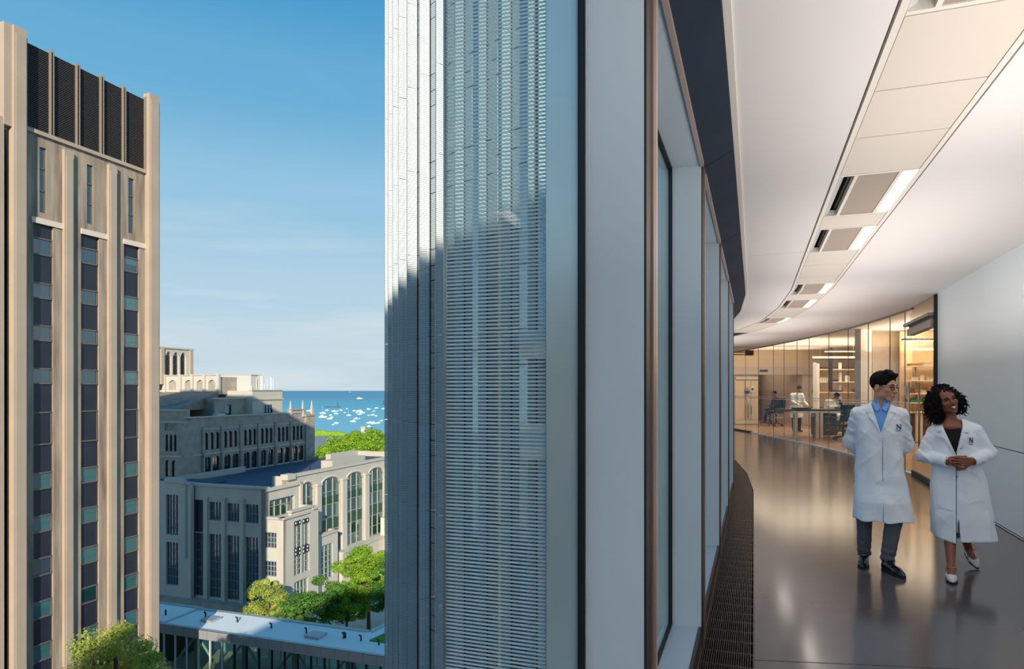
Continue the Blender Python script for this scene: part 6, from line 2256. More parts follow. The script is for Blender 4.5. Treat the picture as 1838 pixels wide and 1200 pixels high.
def shoe(par, heel, toe, m_, w=.046, lift=0.0, lace=True, name='shoe', flat=False):
    h, t = Vector(heel), Vector(toe)
    d = (t - h); L = d.length; d.normalize()
    lo = np.minimum(h, t) - .09; hi = np.maximum(h, t) + .09; hi[2] += .05
    F = Field(lo, hi, .005)
    P = lambda f, z: h + d * L * f + Vector((0, 0, z))
    F.cap(P(.10, .042), P(.32, .040), .036, .036, .01)
    F.cap(P(.30, .040), P(.66, .032), .036, w * .86, .02)
    F.cap(P(.62, .030), P(.84, .026), w * .88, w * .62, .02)
    F.cap(P(.80, .024), P(.97, .020), w * .6, .016, .02)
    if not flat:
        F.cap(P(.12, .05), P(.14, .095), .036, .034, .02)
        F.cap(P(.28, .06), P(.44, .052), .032, .028, .02)
    zb = min(h.z, t.z)
    ln = (F.X - h.x) * d.x + (F.Y - h.y) * d.y
    zf = h.z + (t.z - h.z) * np.clip(ln / max(.01, L * math.hypot(d.x, d.y)), 0, 1)
    F.F = np.maximum(F.F, zf + .012 - F.Z)
    if flat: F.F = np.maximum(F.F, np.where(ln < L * .66, F.Z - zf - .042, -1))
    o = F.build(name, m_, par)
    G2 = Field(lo, hi, .005)
    G2.cap(P(.10, .01), P(.34, .01), .039, .036, .01); G2.cap(P(.34, .01), P(.68, .01), .034, w * .95, .02); G2.cap(P(.66, .01), P(.97, .01), w * .95, .018, .02)
    G2.F = np.maximum(G2.F, np.maximum(zf + .0 - G2.Z, G2.Z - zf - .018))
    G2.build('sole', M['sole'], o)
    if lace:
        sdv = Vector((-d.y, d.x, 0))
        m = MB()
        for k in range(4):
            p = P(.36 + .07 * k, .088 - .006 * k)
            m.tube([p - sdv * .018, p + Vector((0, 0, .004)), p + sdv * .018], .0025, 5)
        p = P(.33, .094)
        for g in (-1, 1):
            m.tube([p, p + sdv * g * .02 + Vector((0, 0, .012)), p + sdv * g * .035 + d * .02, p + sdv * g * .02 + d * .03 - Vector((0, 0, .008)), p], .0022, 5)
        m.build('laces', m_, o, smooth=True)
    return o


# ---------------------------------------------------------------- the man
mx_, my_ = 3.27, 5.95
man = thing('person', 'man with glasses in white lab coat and grey trousers walking with hands behind his back', 'person',
            loc=(mx_, my_, 0), rz=-math.atan2(mx_, my_), group=None)
TM = (rotm(yaw=56, pitch=8, roll=2), (.036, -.005, 1.603))
hs = 1.06
F1 = Field((-.11, -.16, 1.34), (.19, .16, 1.76), .0036)
head_field(F1, TM, hs)
F1.cap(Tl(TM, (0, .022, -.06)), (.0, .015, 1.38), .052, .060, .02)
F1.cut(F1.dcap(Tl(TM, (.9, -.2, -.6)), Tl(TM, (.9, -.2, -.6)), .01), .001)
F2 = Field((-.30, -.40, .02), (.30, .35, 1.44), .012)
for a, b, ra, rb in (((-.09, .02, .92), (-.115, -.01, .50), .075, .045), ((-.115, -.01, .50), (-.122, .09, .09), .045, .030), ((-.122, .09, .08), (-.124, .0, .04), .022, .018),
                     ((.09, .0, .92), (.105, -.07, .50), .075, .045), ((.105, -.07, .50), (.055, -.06, .09), .045, .030), ((.055, -.06, .08), (.11, -.15, .04), .022, .018),
                     ((-.17, .0, 1.37), (-.235, .09, 1.10), .045, .036), ((-.235, .09, 1.10), (-.07, .175, .93), .036, .028), ((.16, .0, 1.37), (.205, .09, 1.10), .045, .036), ((.205, .09, 1.10), (.05, .175, .93), .036, .028),
                     ((-.14, 0, 1.38), (.14, 0, 1.38), .05, .05)):
    F2.cap(a, b, ra, rb, .03)
F2.add(F2.profile([(.88, .14, .10, 0, 0), (1.05, .13, .095, 0, 0), (1.25, .165, .105, 0, 0), (1.40, .12, .08, 0, 0)]), .03)
F3 = Field((-.16, .08, .76), (.16, .26, .99), .004)
for w, d, sd in (((-.06, .18, .92), (.8, .05, -.55), 1), ((.05, .185, .91), (-.8, .12, -.5), 1)):
    F3.cap(Vector(w) - Vector(d).normalized() * .05, w, .026, .024, .01)
    for a, b, ra, rb in hand_caps(w, d, (0, .6, .3), sd, curl=(15, 20, 15)): F3.cap(a, b, ra, rb, .005)
join_meshes('body', [F1, F2, F3], M['skin'], man)
face_parts(man, TM, hs, None, False, M['lip'])
# hair
Fh = Field((-.13, -.19, 1.50), (.20, .17, 1.78), .004)
Fh.ell((0, .022 * hs, .050 * hs), (.086 * hs, .102 * hs, .092 * hs), .01, TM)
Fh.cap(Tl(TM, (-.035, -.058, .118)), Tl(TM, (.040, -.064, .120)), .023, .019, .025)
Fh.cap(Tl(TM, (-.03, -.02, .140)), Tl(TM, (.03, -.02, .138)), .024, .022, .02)
Fh.cut(Fh.dell((0, -.100, -.012), (.082, .062, .098), TM), .008)
xl, yl, zl = Fh.xyz(TM)
Fh.F = np.maximum(Fh.F, np.where(yl < .045, -.0 - zl + .012 - .30 * np.clip(yl, -.05, .045), -zl - .075))
Fh.cut(Fh.dell((.083, .010, -.012), (.03, .026, .036), TM), .004)
Fh.cut(Fh.dell((-.083, .010, -.012), (.03, .026, .036), TM), .004)
Fh.F = Fh.F + .0022 * np.sin(xl * 260 + 3 * np.sin(yl * 60)) * np.sin(yl * 90 + zl * 40)
Fh.build('hair', M['hair'], man)
# glasses
g_ = MB()
for g in (-1, 1):
    pts = [Tl(TM, (g * .034 + .025 * math.cos(a), -.103 + .10 * abs(g * .034 + .024 * math.cos(a)) * .6, .004 + .013 * math.sin(a))) for a in np.linspace(0, 2 * math.pi, 15)]
    g_.tube(pts, .0022, 6, cap=False)
    g_.tube([Tl(TM, (g * .058, -.099, .010)), Tl(TM, (g * .078, -.05, .012)), Tl(TM, (g * .085, .008, .012))], .0024, 6)
g_.tube([Tl(TM, (-.011, -.104, .008)), Tl(TM, (.011, -.104, .008))], .002, 6)
g_.build('glasses', M['black'], man, smooth=True)
# shirt
Fs = Field((-.16, -.20, 1.12), (.17, .16, 1.56), .005)
Fs.add(Fs.profile([(1.10, .14, .105, 0, 0), (1.30, .15, .115, 0, 0), (1.40, .11, .095, 0, .0), (1.455, .07, .072, .005, .005)]), .01)
Fs.cap((0.004, .012, 1.42), (.012, .008, 1.475), .070, .064, .02)
Fs.cut(Fs.dcap((.006, .005, 1.43), (.014, .0, 1.60), .050, .058), .004)
Fs.cut(np.maximum(np.abs(Fs.X - .012) - (Fs.Z - 1.415) * .32, np.maximum(1.415 - Fs.Z, Fs.Y + .02)), .004)
Fs.build('shirt', M['shirt_blue'], man, label='light blue collared shirt')
m = MB()
for g in (-1, 1):
    q = [(.012 + g * .006, -.100, 1.424), (.012 + g * .058, -.040, 1.486), (.012 + g * .070, -.060, 1.452), (.012 + g * .034, -.116, 1.394)]
    q2 = [(x, y - .006, z) for x, y, z in q]
    if g < 0: q, q2 = q[::-1], q2[::-1]
    m.hexa(q, q2)
m.build('collar', M['shirt_blue'], man)
# coat
Fc = Field((-.36, -.30, .40), (.36, .32, 1.50), .0066)
Fc.add(Fc.profile([(.438, .238, .185, .030, -.012), (.60, .222, .176, .018, -.008), (.75, .206, .152, .010, .01), (.90, .192, .144, .0, .005), (1.05, .180, .138, -.004, 0), (1.20, .184, .136, -.004, 0),
                   (1.33, .182, .124, 0, 0), (1.41, .140, .100, 0, 0), (1.455, .085, .080, .004, .005)]), .01)
sl = Fc.F.copy()
for (s0, e0, w0) in (((-.168, .0, 1.362), (-.236, .085, 1.11), (-.09, .18, .935)), ((.158, .0, 1.362), (.208, .085, 1.10), (.07, .18, .935))):
    Fc.cap(s0, e0, .066, .055, .03); Fc.cap(e0, w0, .055, .044, .02)
Fc.cap((-.168, 0, 1.365), (0, .0, 1.425), .055, .055, .02); Fc.cap((.158, 0, 1.365), (0, .0, 1.425), .055, .055, .02)
fal = np.clip((1.0 - Fc.Z) / .55, 0, 1)
ang = np.arctan2(Fc.Y, Fc.X - .01)
Fc.F = Fc.F + .006 * fal * np.sin(ang * 7 + 1.2 * np.sin(Fc.Z * 5)) + .003 * np.sin(ang * 5 + Fc.Z * 9)
Fc.wrinkle(.0022, (17, 14, 15), 1.3)
armm = np.clip((np.abs(Fc.X) - .17) / .05, 0, 1) * np.clip((Fc.Z - .9) / .1, 0, 1)
Fc.F = Fc.F + .003 * armm * np.sin(Fc.Z * 80 + 45 * Fc.X + 30 * Fc.Y)
low = np.clip((1.0 - Fc.Z) / .4, 0, 1); tor = np.clip((.20 - np.abs(Fc.X)) / .05, 0, 1)
Fc.crease(.011, 13, 2.2, .4, mask=low); Fc.crease(.006, 9, 13, 1.9, mask=tor * (1 - low * .6)); Fc.crease(.006, -11, 9, 3.1, mask=tor)
Fc.crease(.009, 22, 26, 2.2, mask=armm); Fc.crease(.006, -15, 31, 5.2, mask=armm)
xv = .010
Fc.cut(np.maximum(np.abs(Fc.X - xv) - np.clip((Fc.Z - 1.205) * .29, 0, .075), np.maximum(1.205 - Fc.Z, Fc.Y - .0)), .004)
Fc.cut(Fc.dcap((.008, .004, 1.40), (.016, -.002, 1.60), .060, .075), .004)
# front closing edge and hem vent
Fc.F = np.maximum(Fc.F, -(np.maximum(np.abs(Fc.X - .020 - (1.2 - Fc.Z) * .012) - .0022, Fc.Y + .105)))
coat = Fc.build('coat', M['coat'], man, label='knee-length white lab coat')
for g in (-1, 1):
    a = (xv + g * .008, 1.218); b = (xv + g * .070, 1.425); c = (xv + g * .100, 1.375) ; d = (xv + g * .072, 1.335)
    patch(Fc, 'lapel', [a, b, c, (xv + g * .060, 1.30)] if g > 0 else [a, (xv + g * .060, 1.30), c, b], M['coat_trim'], coat, off=.005, nu=8, nv=8, thick=.005)
    patch(Fc, 'collar', [(xv + g * .060, 1.385), (xv + g * .115, 1.385), (xv + g * .100, 1.415), (xv + g * .058, 1.440)] if g > 0 else [(xv + g * .115, 1.385), (xv + g * .060, 1.385), (xv + g * .058, 1.440), (xv + g * .100, 1.415)], M['coat_trim'], coat, off=.008, thick=.005)
patch(Fc, 'pocket', [(.075, 1.20), (.155, 1.20), (.15, 1.10), (.078, 1.10)][::-1], M['coat'], coat, off=.001, thick=.0025)
for x0 in (-.165, .06):
    patch(Fc, 'pocket', [(x0, .84), (x0 + .13, .84), (x0 + .135, .68), (x0 + .0, .68)][::-1], M['coat'], coat, off=.001, thick=.0025)
for k, z in enumerate((1.17, 1.035, .90)):
    x = .024 + (1.2 - z) * .02; y = Fc.front(x + .012, z)
    m = MB(); m.ball((x + .012, y - .003, z), (.007, .003, .007), 10, 6); m.build('button', M['coat_trim'], coat)


def emblem(F, par, x, z, w, h, tilt=0.0):
    """purple capital N over a small underline, as embroidered on the breast"""
    b = patch(F, 'emblem_ground', [(x - w * .62, z - h * .78), (x + w * .62, z - h * .78), (x + w * .62, z + h * .62), (x - w * .62, z + h * .62)], M['badge'], par, off=.0045, thick=.0012)
    m = MB()
    def st(p, q, t):
        p, q = np.array(p), np.array(q)
        n = 5; pts = []
        for k in range(n):
            c = p + (q - p) * k / (n - 1)
            y = F.front(x + c[0], z + c[1]) - .0085
            pts.append((x + c[0], y, z + c[1]))
        m.tube(pts, t, 5)
    t = w * .085
    st((-w * .34, -h * .42), (-w * .34, h * .42), t); st((w * .34, -h * .42), (w * .34, h * .42), t); st((-w * .34, h * .42), (w * .34, -h * .42), t * 1.5)
    for sx, sz in ((-.34, -.42), (-.34, .42), (.34, .42)):
        st((w * (sx - .14), h * sz), (w * (sx + .14), h * sz), t * .6)
    st((-w * .42, -h * .66), (w * .42, -h * .66), t * .7)
    m.build('emblem', M['purple_ink'], b, label='purple capital letter N')


emblem(Fc, coat, .148, 1.262, .042, .048)
# trousers
Ft = Field((-.28, -.26, .03), (.28, .24, .62), .006)
for a, b, ra, rb in (((-.11, -.01, .62), (-.118, .0, .45), .074, .066), ((-.118, .0, .45), (-.122, .10, .10), .064, .054), ((.105, -.045, .62), (.110, -.065, .45), .078, .070), ((.110, -.065, .45), (.062, -.055, .10), .068, .056)):
    Ft.cap(a, b, ra, rb, .02)
zz = np.clip((.36 - Ft.Z) / .25, 0, 1)
Ft.F = Ft.F + .0045 * zz * np.sin(Ft.Z * 105 + 24 * Ft.X + 19 * Ft.Y) * zz
Ft.crease(.006, 26, 21, 1.1); Ft.crease(.005, -20, 34, 2.1, mask=.4 + zz)
Ft.F = np.maximum(Ft.F, np.where(Ft.X < 0, .075, .072) - Ft.Z)
Ft.build('trousers', M['trouser'], man)
shoe(man, (-.122, .155, 0.0), (-.128, -.115, 0.0), M['shoe_black'])
shoe(man, (.035, -.045, 0.0), (.185, -.300, 0.0), M['shoe_black'])

# ---------------------------------------------------------------- the woman
wx_, wy_ = 3.86, 5.80
wom = thing('person', 'smiling woman with black curly hair in open white lab coat, hands clasped, looking up', 'person',
            loc=(wx_, wy_, 0), rz=-math.atan2(wx_, wy_))
TW = (rotm(yaw=24, pitch=-4, roll=-17), (-.076, -.025, 1.482))
ws = .98
F1 = Field((-.21, -.20, 1.18), (.10, .16, 1.66), .0036)
head_field(F1, TW, ws)
F1.cap(Tl(TW, (0, .024, -.06)), (-.047, .012, 1.27), .049, .056, .02)
F1.cap((-.047, .012, 1.27), (-.13, .01, 1.225), .045, .03, .05); F1.cap((-.047, .012, 1.27), (.04, .01, 1.23), .045, .03, .05)
F1.add(F1.profile([(1.18, .10, .085, -.04, .0), (1.27, .11, .085, -.042, 0), (1.32, .075, .06, -.045, .01)]), .03)
F2 = Field((-.34, -.47, .02), (.32, .52, 1.34), .010)
LG = (((-.08, .0, .85), (-.055, -.06, .47), .085, .052), ((-.055, -.06, .47), (-.052, -.075, .36), .050, .052), ((-.052, -.075, .36), (-.040, -.265, .09), .052, .029),
      ((-.040, -.275, .09), (-.033, -.39, .035), .034, .026),
      ((.07, .0, .85), (.030, .06, .47), .085, .050), ((.030, .06, .47), (.045, .17, .36), .050, .052), ((.045, .17, .36), (.085, .36, .155), .052, .029), ((.085, .36, .155), (.115, .32, .075), .030, .027), ((.115, .32, .075), (.14, .27, .035), .028, .022))
for a, b, ra, rb in LG: F2.cap(a, b, ra, rb, .02)
for a, b, ra, rb in (((-.16, 0, 1.23), (-.245, -.02, 1.0), .04, .033), ((-.245, -.02, 1.0), (-.07, -.19, .97), .033, .026), ((.13, 0, 1.24), (.228, 0, 1.04), .04, .033), ((.228, 0, 1.04), (.10, -.18, .985), .033, .026), ((-.14, 0, 1.225), (.10, 0, 1.225), .040, .040)):
    F2.cap(a, b, ra, rb, .02)
F2.add(F2.profile([(.80, .15, .11, 0, 0), (1.0, .12, .09, 0, 0), (1.15, .14, .10, -.01, 0), (1.26, .11, .08, -.02, 0)]), .03)
F3 = Field((-.10, -.33, .90), (.16, -.12, 1.09), .003)
F3.cap((-.10, -.165, .972), (-.045, -.205, .985), .027, .024, .01); F3.cap((.15, -.15, .985), (.092, -.195, .99), .026, .023, .01)
for a, b, ra, rb in hand_caps((-.047, -.205, .985), (.92, -.30, .10), (.1, .9, -.1), -1, curl=(22, 48, 40), s=.95, thumb_in=.3): F3.cap(a, b, ra, rb, .004)
for a, b, ra, rb in hand_caps((.095, -.205, .985), (-.90, -.40, -.05), (-.25, .9, .05), 1, curl=(28, 52, 40), s=.95, thumb_in=.1):
    F3.cap(Vector(a) + Vector((0, -.014, .004)), Vector(b) + Vector((0, -.014, .004)), ra, rb, .003)
join_meshes('body', [F1, F2, F3], M['skin_dark'], wom)
face_parts(wom, TW, ws, None, True, M['lip_dark'])
# hair: curly cloud
rng = random.Random(11)
Fh = Field((-.32, -.21, 1.26), (.17, .26, 1.74), .0048)
Fh.ell((0, .050, .045), (.110, .105, .098), .01, TW)
Fh.ell((-.095, .045, -.045), (.058, .080, .105), .02, TW)
Fh.ell((.092, .045, -.030), (.052, .080, .090), .02, TW)
base = Fh.F.copy()
pts = []
while len(pts) < 900:
    th, ph = rng.uniform(0, 2 * math.pi), math.asin(rng.uniform(-1, 1))
    d = Vector((math.cos(ph) * math.cos(th), math.cos(ph) * math.sin(th), math.sin(ph)))
    c, r = rng.choice((((0, .050, .045), (.118, .112, .108)), ((-.095, .045, -.050), (.070, .088, .118)), ((.092, .045, -.035), (.066, .085, .105))))
    p = Vector((c[0] + d.x * r[0], c[1] + d.y * r[1], c[2] + d.z * r[2]))
    if p.y < -.055 and abs(p.x) < .062 and p.z < .075: continue
    if p.y < -.03 and abs(p.x) < .055 and p.z < .06: continue
    pts.append(p)
for p in pts:
    q = Tl(TW, p); r = rng.uniform(.005, .011)
    i0 = [max(0, int((q[i] - .035 - Fh.lo[i]) / Fh.h)) for i in range(3)]; i1 = [min(Fh.n[i], int((q[i] + .035 - Fh.lo[i]) / Fh.h) + 2) for i in range(3)]
    s_ = tuple(slice(a, b) for a, b in zip(i0, i1))
    d = np.sqrt((Fh.X[s_] - q[0]) ** 2 + (Fh.Y[s_] - q[1]) ** 2 + (Fh.Z[s_] - q[2]) ** 2) - r
    Fh.F[s_] = np.minimum(Fh.F[s_], d)
Fh.cut(Fh.dell((.004, -.095, -.032), (.057, .085, .088), TW), .01)
hair = Fh.build('hair', M['hair'], wom, label='black curly shoulder-length hair')
m = MB()
for k in range(320):
    p = rng.choice(pts); q = Vector(Tl(TW, p)); c = Vector(Tl(TW, (0, .04, .0)))
    d = (q - c).normalized(); u = d.cross(Vector((rng.uniform(-1, 1), rng.uniform(-1, 1), rng.uniform(-1, 1)))).normalized(); w = d.cross(u)
    if p.y < -.04 and p.z < .07: continue
    L_ = rng.uniform(.012, .032); r = rng.uniform(.003, .007)
    cu = [q + d * (L_ * t) + u * r * math.cos(9 * t) + w * r * math.sin(9 * t) - Vector((0, 0, .012 * t * t)) for t in (0, .2, .4, .6, .8, 1.0)]
    m.tube(cu, [.004, .004, .0036, .0032, .0026, .0018], 5)
m.build('curls', M['hair'], hair, smooth=True)
for g in (-1,):
    m = MB(); p = Tl(TW, (g * .080, -.005, -.05)); m.ball((p[0] - .004, p[1] - .012, p[2] - .012), (.004, .004, .010), 8, 6); m.build('earring', M['gold'], wom, smooth=True)
# black top
Fb = Field((-.20, -.18, .98), (.14, .15, 1.34), .005)
Fb.add(Fb.profile([(1.00, .12, .105, -.01, 0), (1.14, .145, .118, -.02, 0), (1.24, .12, .095, -.035, 0), (1.285, .085, .07, -.042, .01)]), .01)
Fb.cut(Fb.dcap((-.045, -.07, 1.305), (-.045, -.18, 1.325), .060, .070), .006)
Fb.build('top', M['top_black'], wom, label='black scoop neck top')
# coat
Fc = Field((-.36, -.30, .26), (.40, .34, 1.36), .0066)
Fc.add(Fc.profile([(.285, .245, .205, .052, .005), (.45, .232, .195, .036, .0), (.62, .218, .178, .020, .0), (.80, .204, .152, .008, .0), (.93, .178, .138, .004, 0), (1.05, .166, .130, -.004, 0),
                   (1.17, .172, .126, -.014, 0), (1.25, .150, .108, -.022, 0), (1.305, .085, .078, -.04, .01)]), .01)
for (s0, e0, w0) in (((-.160, .0, 1.215), (-.250, -.015, 1.0), (-.072, -.185, .972)), ((.125, .0, 1.225), (.232, .005, 1.045), (.112, -.175, .986))):
    Fc.cap(s0, e0, .062, .054, .03); Fc.cap(e0, w0, .054, .043, .018)
    wv = (Vector(w0) - Vector(e0)).normalized()
    Fc.cut(Fc.dcap(Vector(w0) + wv * .012, Vector(w0) + wv * .10, .033, .033), .002)
    Fc.F = np.maximum(Fc.F, np.where(np.sqrt((Fc.X - w0[0]) ** 2 + (Fc.Y - w0[1]) ** 2 + (Fc.Z - w0[2]) ** 2) < .075, (Fc.X - w0[0]) * wv.x + (Fc.Y - w0[1]) * wv.y + (Fc.Z - w0[2]) * wv.z - .012, -1))
Fc.cap((-.16, 0, 1.215), (-.04, .0, 1.275), .052, .05, .02); Fc.cap((.125, 0, 1.222), (.02, .005, 1.285), .060, .054, .02); Fc.cap((.125, 0, 1.22), (-.04, .0, 1.275), .056, .05, .02)
fal = np.clip((.85 - Fc.Z) / .5, 0, 1)
ang = np.arctan2(Fc.Y, Fc.X - .02)
Fc.F = Fc.F + .007 * fal * np.sin(ang * 6 + .8 * np.sin(Fc.Z * 6)) + .003 * np.sin(ang * 5 + Fc.Z * 8)
Fc.wrinkle(.0022, (18, 15, 17), 4.1)
armm = np.clip((np.abs(Fc.X) - .15) / .05, 0, 1) * np.clip((Fc.Z - .88) / .06, 0, 1)
Fc.F = Fc.F + .003 * armm * np.sin(Fc.Z * 60 + 60 * Fc.X + 30 * Fc.Y)
low = np.clip((.86 - Fc.Z) / .35, 0, 1); tor = np.clip((.19 - np.abs(Fc.X)) / .05, 0, 1)
Fc.crease(.011, 12, 2.6, 1.4, mask=low); Fc.crease(.006, 9, 14, 2.9, mask=tor * (1 - low * .6)); Fc.crease(.0055, -12, 10, .7, mask=tor)
Fc.crease(.009, 26, 22, 3.2, mask=armm); Fc.crease(.007, -20, 28, 1.2, mask=armm)
xv = -.010
vx = -.010 - (Fc.Z - 1.06) * .10
Fc.cut(np.maximum(np.abs(Fc.X - vx) - np.clip((Fc.Z - 1.03) * .30, 0, .070), np.maximum(1.03 - Fc.Z, Fc.Y - .0)), .004)
Fc.cut(Fc.dcap((-.050, .002, 1.25), (-.07, -.01, 1.42), .056, .072), .004)
# front closure groove and the vent opening below the last snap
Fc.F = np.maximum(Fc.F, -(np.maximum(np.abs(Fc.X + .004) - .0022, Fc.Y + .10)))
Fc.cut(np.maximum(np.abs(Fc.X - .012) - np.clip((.52 - Fc.Z) * .07, 0, .014), np.maximum(Fc.Z - .56, Fc.Y + .03)), .003)
# left front panel hangs a little lower at the vent
Fc.F = np.maximum(Fc.F, np.where(Fc.X < 0, .330 - .055 * np.clip((Fc.X + .19) / .19, 0, 1), .30 + .02 * np.clip(Fc.X / .3, 0, 1)) - Fc.Z)
coat = Fc.build('coat', M['coat'], wom, label='open knee-length white lab coat')
for g in (-1, 1):
    q = [(xv + g * .006, 1.045), (xv - .02 + g * .062, 1.235), (xv - .02 + g * .098, 1.205), (xv + g * .066, 1.13)]
    if g < 0: q = [q[0], q[3], q[2], q[1]]
    patch(Fc, 'lapel', q, M['coat_trim'], coat, off=.006, nu=8, nv=8, thick=.006)
    q = [(xv - .022 + g * .058, 1.222), (xv - .022 + g * .118, 1.222), (xv - .022 + g * .105, 1.255), (xv - .022 + g * .056, 1.275)]
    if g < 0: q = [q[1], q[0], q[3], q[2]]
    patch(Fc, 'collar', q, M['coat_trim'], coat, off=.009, thick=.005)
patch(Fc, 'pocket', [(.055, .80), (.185, .815), (.20, .66), (.08, .63)][::-1], M['coat'], coat, off=.002, thick=.003)
patch(Fc, 'pocket', [(-.175, .79), (-.035, .79), (-.03, .56), (-.165, .58)][::-1], M['coat'], coat, off=.002, thick=.003)
emblem(Fc, coat, .100, 1.158, .030, .052)
for (x, z) in ((-.022, 1.075), (.028, 1.085), (.0, .915), (.0, .845)):
    y = Fc.front(x, z)
    if y is None: continue
    m = MB(); m.ball((x, y - .002, z), (.005, .003, .005), 8, 6); m.build('snap', M['snap'], coat)
for (x, z) in ((-.075, 1.012), (-.075, .990), (-.072, .955)):
    y = Fc.front(x, z)
    if y is None: continue
    m = MB(); m.ball((x, y - .002, z), (.0045, .003, .0045), 8, 6); m.build('snap', M['snap'], coat)
# pale skirt edge in the vent
Fk = Field((-.2, -.22, .34), (.24, .22, .9), .008)
Fk.add(Fk.profile([(.36, .150, .12, .02, 0), (.6, .15, .115, .01, 0), (.88, .13, .1, 0, 0)]), .01)
Fk.build('skirt', M['coat_trim'], wom, label='short pale skirt')
for (hl, to, lab) in (((-.045, -.225, 0.0), (-.030, -.445, 0.0), None), ((.088, .405, .085), (.150, .235, -.004), None)):
    s_ = shoe(wom, hl, to, M['shoe_white'], w=.040, lace=False, flat=True)
    h_, t_ = Vector(hl), Vector(to)
    d = (t_ - h_).normalized(); sd = Vector((-d.y, d.x, 0)).normalized()
    P = lambda f, s, z: tuple(h_ + (t_ - h_) * f + sd * s + Vector((0, 0, z)))
    m = MB()
    m.tube([P(.60, -.036, .03), P(.46, 0, .088), P(.28, .040, .085)], .0045, 6); m.tube([P(.60, .036, .03), P(.46, 0, .092), P(.28, -.040, .085)], .0045, 6)
    m.tube([P(.25 + .17 * math.cos(a), .037 * math.sin(a), .105) for a in np.linspace(0, 2 * math.pi, 13)], .0045, 6, cap=False)
    m.build('strap', M['strap'], s_, smooth=True)


# ---------------------------------------------------------------- people in the laboratory
def small_person(label, loc, rz, joints, coatm, skinm, coat=True, hairm=None, legm=None, h=.011):
    """joints: dict of head, neck, sh (l,r), el, wr, hip, knee, ank, toe"""
    t = thing('person', label, 'person', loc=loc, rz=rz)
    J = joints
    allp = np.array([v for k, v in J.items() if k not in ('yaw', 'pitch')])
    lo, hi = allp.min(0) - .2, allp.max(0) + .2
    T = (rotm(J.get('yaw', 0), J.get('pitch', 0), 0), J['head'])
    F = Field(lo, hi, h)
    head_field(F, T, 1.0)
    F.cap(Tl(T, (0, .02, -.06)), J['neck'], .05, .055, .03)
    for s in ('l', 'r'):
        F.cap(J['sh' + s], J['el' + s], .04, .034, .02); F.cap(J['el' + s], J['wr' + s], .034, .026, .02)
        dv_ = Vector(J['wr' + s]) - Vector(J['el' + s])
        for a, b, ra, rb in hand_caps(J['wr' + s], dv_, (0, 0, -1), 1 if s == 'l' else -1): F.cap(a, b, ra, rb, .004)
        F.cap(J['hip' + s], J['kn' + s], .075, .05, .02); F.cap(J['kn' + s], J['an' + s], .05, .034, .02)
    F.build('body', skinm, t)
    Fh = Field(np.array(J['head']) - .16, np.array(J['head']) + .17, .007)
    Fh.ell((0, .022, .05), (.088, .102, .092), .01, T); Fh.cut(Fh.dell((0, -.1, -.02), (.082, .066, .1), T), .008)
    x_, y_, z_ = Fh.xyz(T); Fh.F = np.maximum(Fh.F, -z_ - .05)
    Fh.build('hair', hairm or M['hair'], t)
    C = Field(lo, hi, h)
    hc = (Vector(J['hipl']) + Vector(J['hipr'])) / 2
    nk = Vector(J['neck'])
    C.cap(nk - Vector((0, 0, .08)), hc + (nk - hc) * .45, .12, .145, .05); C.cap(Vector(J['shl']) * .8 + nk * .2 - Vector((0, 0, .04)), Vector(J['hipl']), .09, .12, .06); C.cap(Vector(J['shr']) * .8 + nk * .2 - Vector((0, 0, .04)), Vector(J['hipr']), .09, .12, .06)
    C.cap(hc + (nk - hc) * .45, hc, .13, .14, .05)
    C.cap(J['shl'], J['shr'], .055, .055, .03)
    for s in ('l', 'r'):
        C.cap(J['sh' + s], J['el' + s], .06, .05, .04); C.cap(J['el' + s], J['wr' + s], .05, .042, .02)
        if coat:
            kn = Vector(J['kn' + s]); hp = Vector(J['hip' + s])
            C.cap(hp, hp + (kn - hp) * 1.2, .125, .135, .07)
    if coat and J['knl'][2] < J['hipl'][2] - .2:
        C.cap(J['hipl'], J['hipr'], .13, .13, .06)
        C.F = np.maximum(C.F, J['knl'][2] + .03 - C.Z)
    C.wrinkle(.004, (20, 16, 24), 2.0)
    C.build('coat' if coat else 'jumper', coatm, t)
    P_ = Field(lo, hi, h)
    for s in ('l', 'r'):
        P_.cap(J['hip' + s], J['kn' + s], .09, .065, .03); P_.cap(J['kn' + s], J['an' + s], .065, .055, .03)
    P_.build('trousers', legm or M['trouser'], t)
    for s in ('l', 'r'):
        a = Vector(J['an' + s]); b = Vector(J['to' + s])
        m = MB(); d = (b - a); d.z = 0; d.normalize(); z0 = b.z
        S = Field(np.minimum(a, b) - .12, np.maximum(a, b) + .12, .009)
        S.cap((a.x - d.x * .03, a.y - d.y * .03, z0 + .04), (b.x, b.y, z0 + .03), .042, .03, .02); S.cap(a, (a.x, a.y, z0 + .05), .04, .04, .02)
        S.F = np.maximum(S.F, z0 - S.Z)
        S.build('shoe', M['shoe_black'], t)
    return t


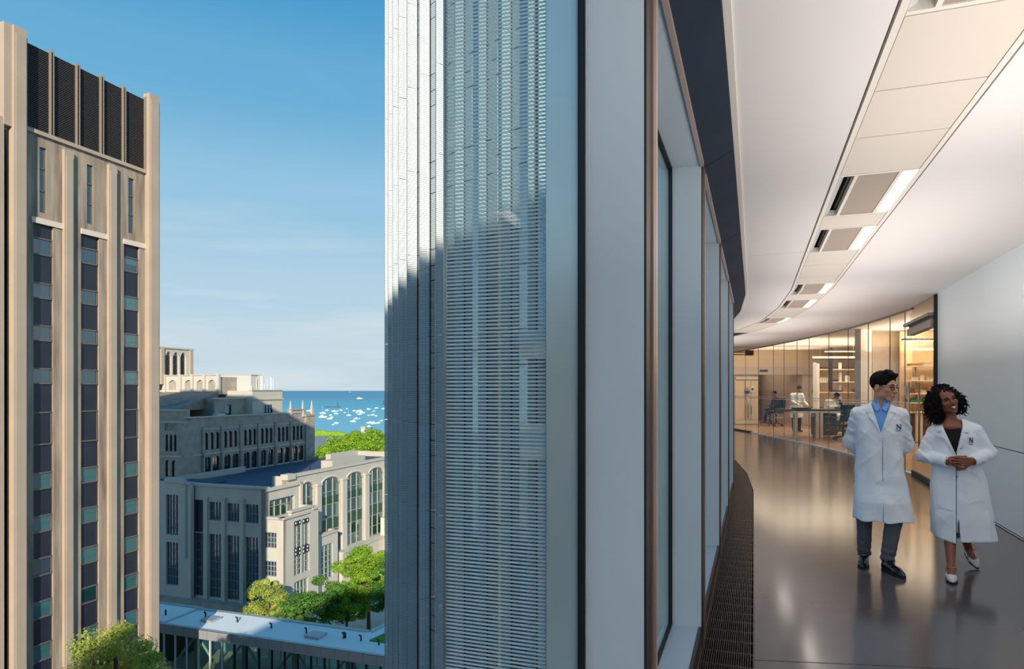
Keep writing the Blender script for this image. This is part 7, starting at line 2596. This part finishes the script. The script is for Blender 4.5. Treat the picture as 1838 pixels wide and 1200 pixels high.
Yp = 25.6
small_person('standing person in a white lab coat leaning over the bench, seen through the glass', (X(1430, Yp), Yp, 0), math.radians(-10),
             dict(head=(.06, -.12, 1.62), neck=(.0, -.02, 1.46), shl=(-.17, .0, 1.40), shr=(.19, .0, 1.40), ell=(-.18, -.12, 1.14), elr=(.26, -.10, 1.14), wrl=(-.02, -.34, 1.03), wrr=(.30, -.34, 1.03),
                  hipl=(-.09, .06, .90), hipr=(.09, .06, .90), knl=(-.10, .05, .50), knr=(.10, .02, .50), anl=(-.10, .08, .10), anr=(.11, .06, .10), tol=(-.10, -.12, 0.0), tor=(.16, -.12, 0.0), yaw=30, pitch=35), M['coat'], M['skin'], legm=M['top_black'])
Yp = 29.5
cx_ = X(1393, Yp)
small_person('seated person in a dark jumper on a swivel chair in the inner room', (cx_, Yp, 0), math.radians(-90 + 10),
             dict(head=(.0, -.10, 1.42), neck=(.0, -.02, 1.26), shl=(-.18, .0, 1.18), shr=(.18, .0, 1.18), ell=(-.2, -.1, .93), elr=(.2, -.1, .93), wrl=(-.1, -.32, .86), wrr=(.1, -.32, .86),
                  hipl=(-.10, .04, .72), hipr=(.10, .04, .72), knl=(-.12, -.40, .70), knr=(.12, -.40, .66), anl=(-.12, -.46, .24), anr=(.12, -.34, .22), tol=(-.12, -.64, .14), tor=(.12, -.52, .12), yaw=0, pitch=5),
             M['fabric_black'], M['skin_dark'], coat=False, legm=M['top_black'])
Yp = 24.3
small_person('person in a white lab coat bent over the microscope behind the bench', (X(1494, Yp), Yp + .2, 0), math.radians(35),
             dict(head=(.06, -.22, 1.36), neck=(.0, -.05, 1.24), shl=(-.18, .0, 1.17), shr=(.18, .0, 1.17), ell=(-.23, -.12, .96), elr=(.23, -.12, .96), wrl=(-.08, -.32, 1.0), wrr=(.1, -.32, 1.0),
                  hipl=(-.10, .08, .66), hipr=(.10, .08, .66), knl=(-.12, -.34, .62), knr=(.12, -.34, .62), anl=(-.12, -.32, .16), anr=(.12, -.32, .16), tol=(-.12, -.52, .08), tor=(.12, -.52, .08), yaw=10, pitch=40), M['coat'], M['skin_dark'], h=.013)
t = thing('lab_stool', 'round black stool under the person at the microscope', 'stool', loc=(X(1494, Yp), Yp + .3, 0))
m = MB(); m.lathe([(.17, .52), (.18, .56), (.16, .58)], n=16); m.build('seat', M['fabric_black'], t)
m = MB(); m.tube([(0, 0, .1), (0, 0, .52)], .03, 8); m.build('column', M['steel'], t)
for k in range(5):
    a = k * 2 * math.pi / 5; m = MB(); m.tube([(0, 0, .12), (.26 * math.cos(a), .26 * math.sin(a), .03)], .02, 6); m.build('leg', M['plastic_black'], t)
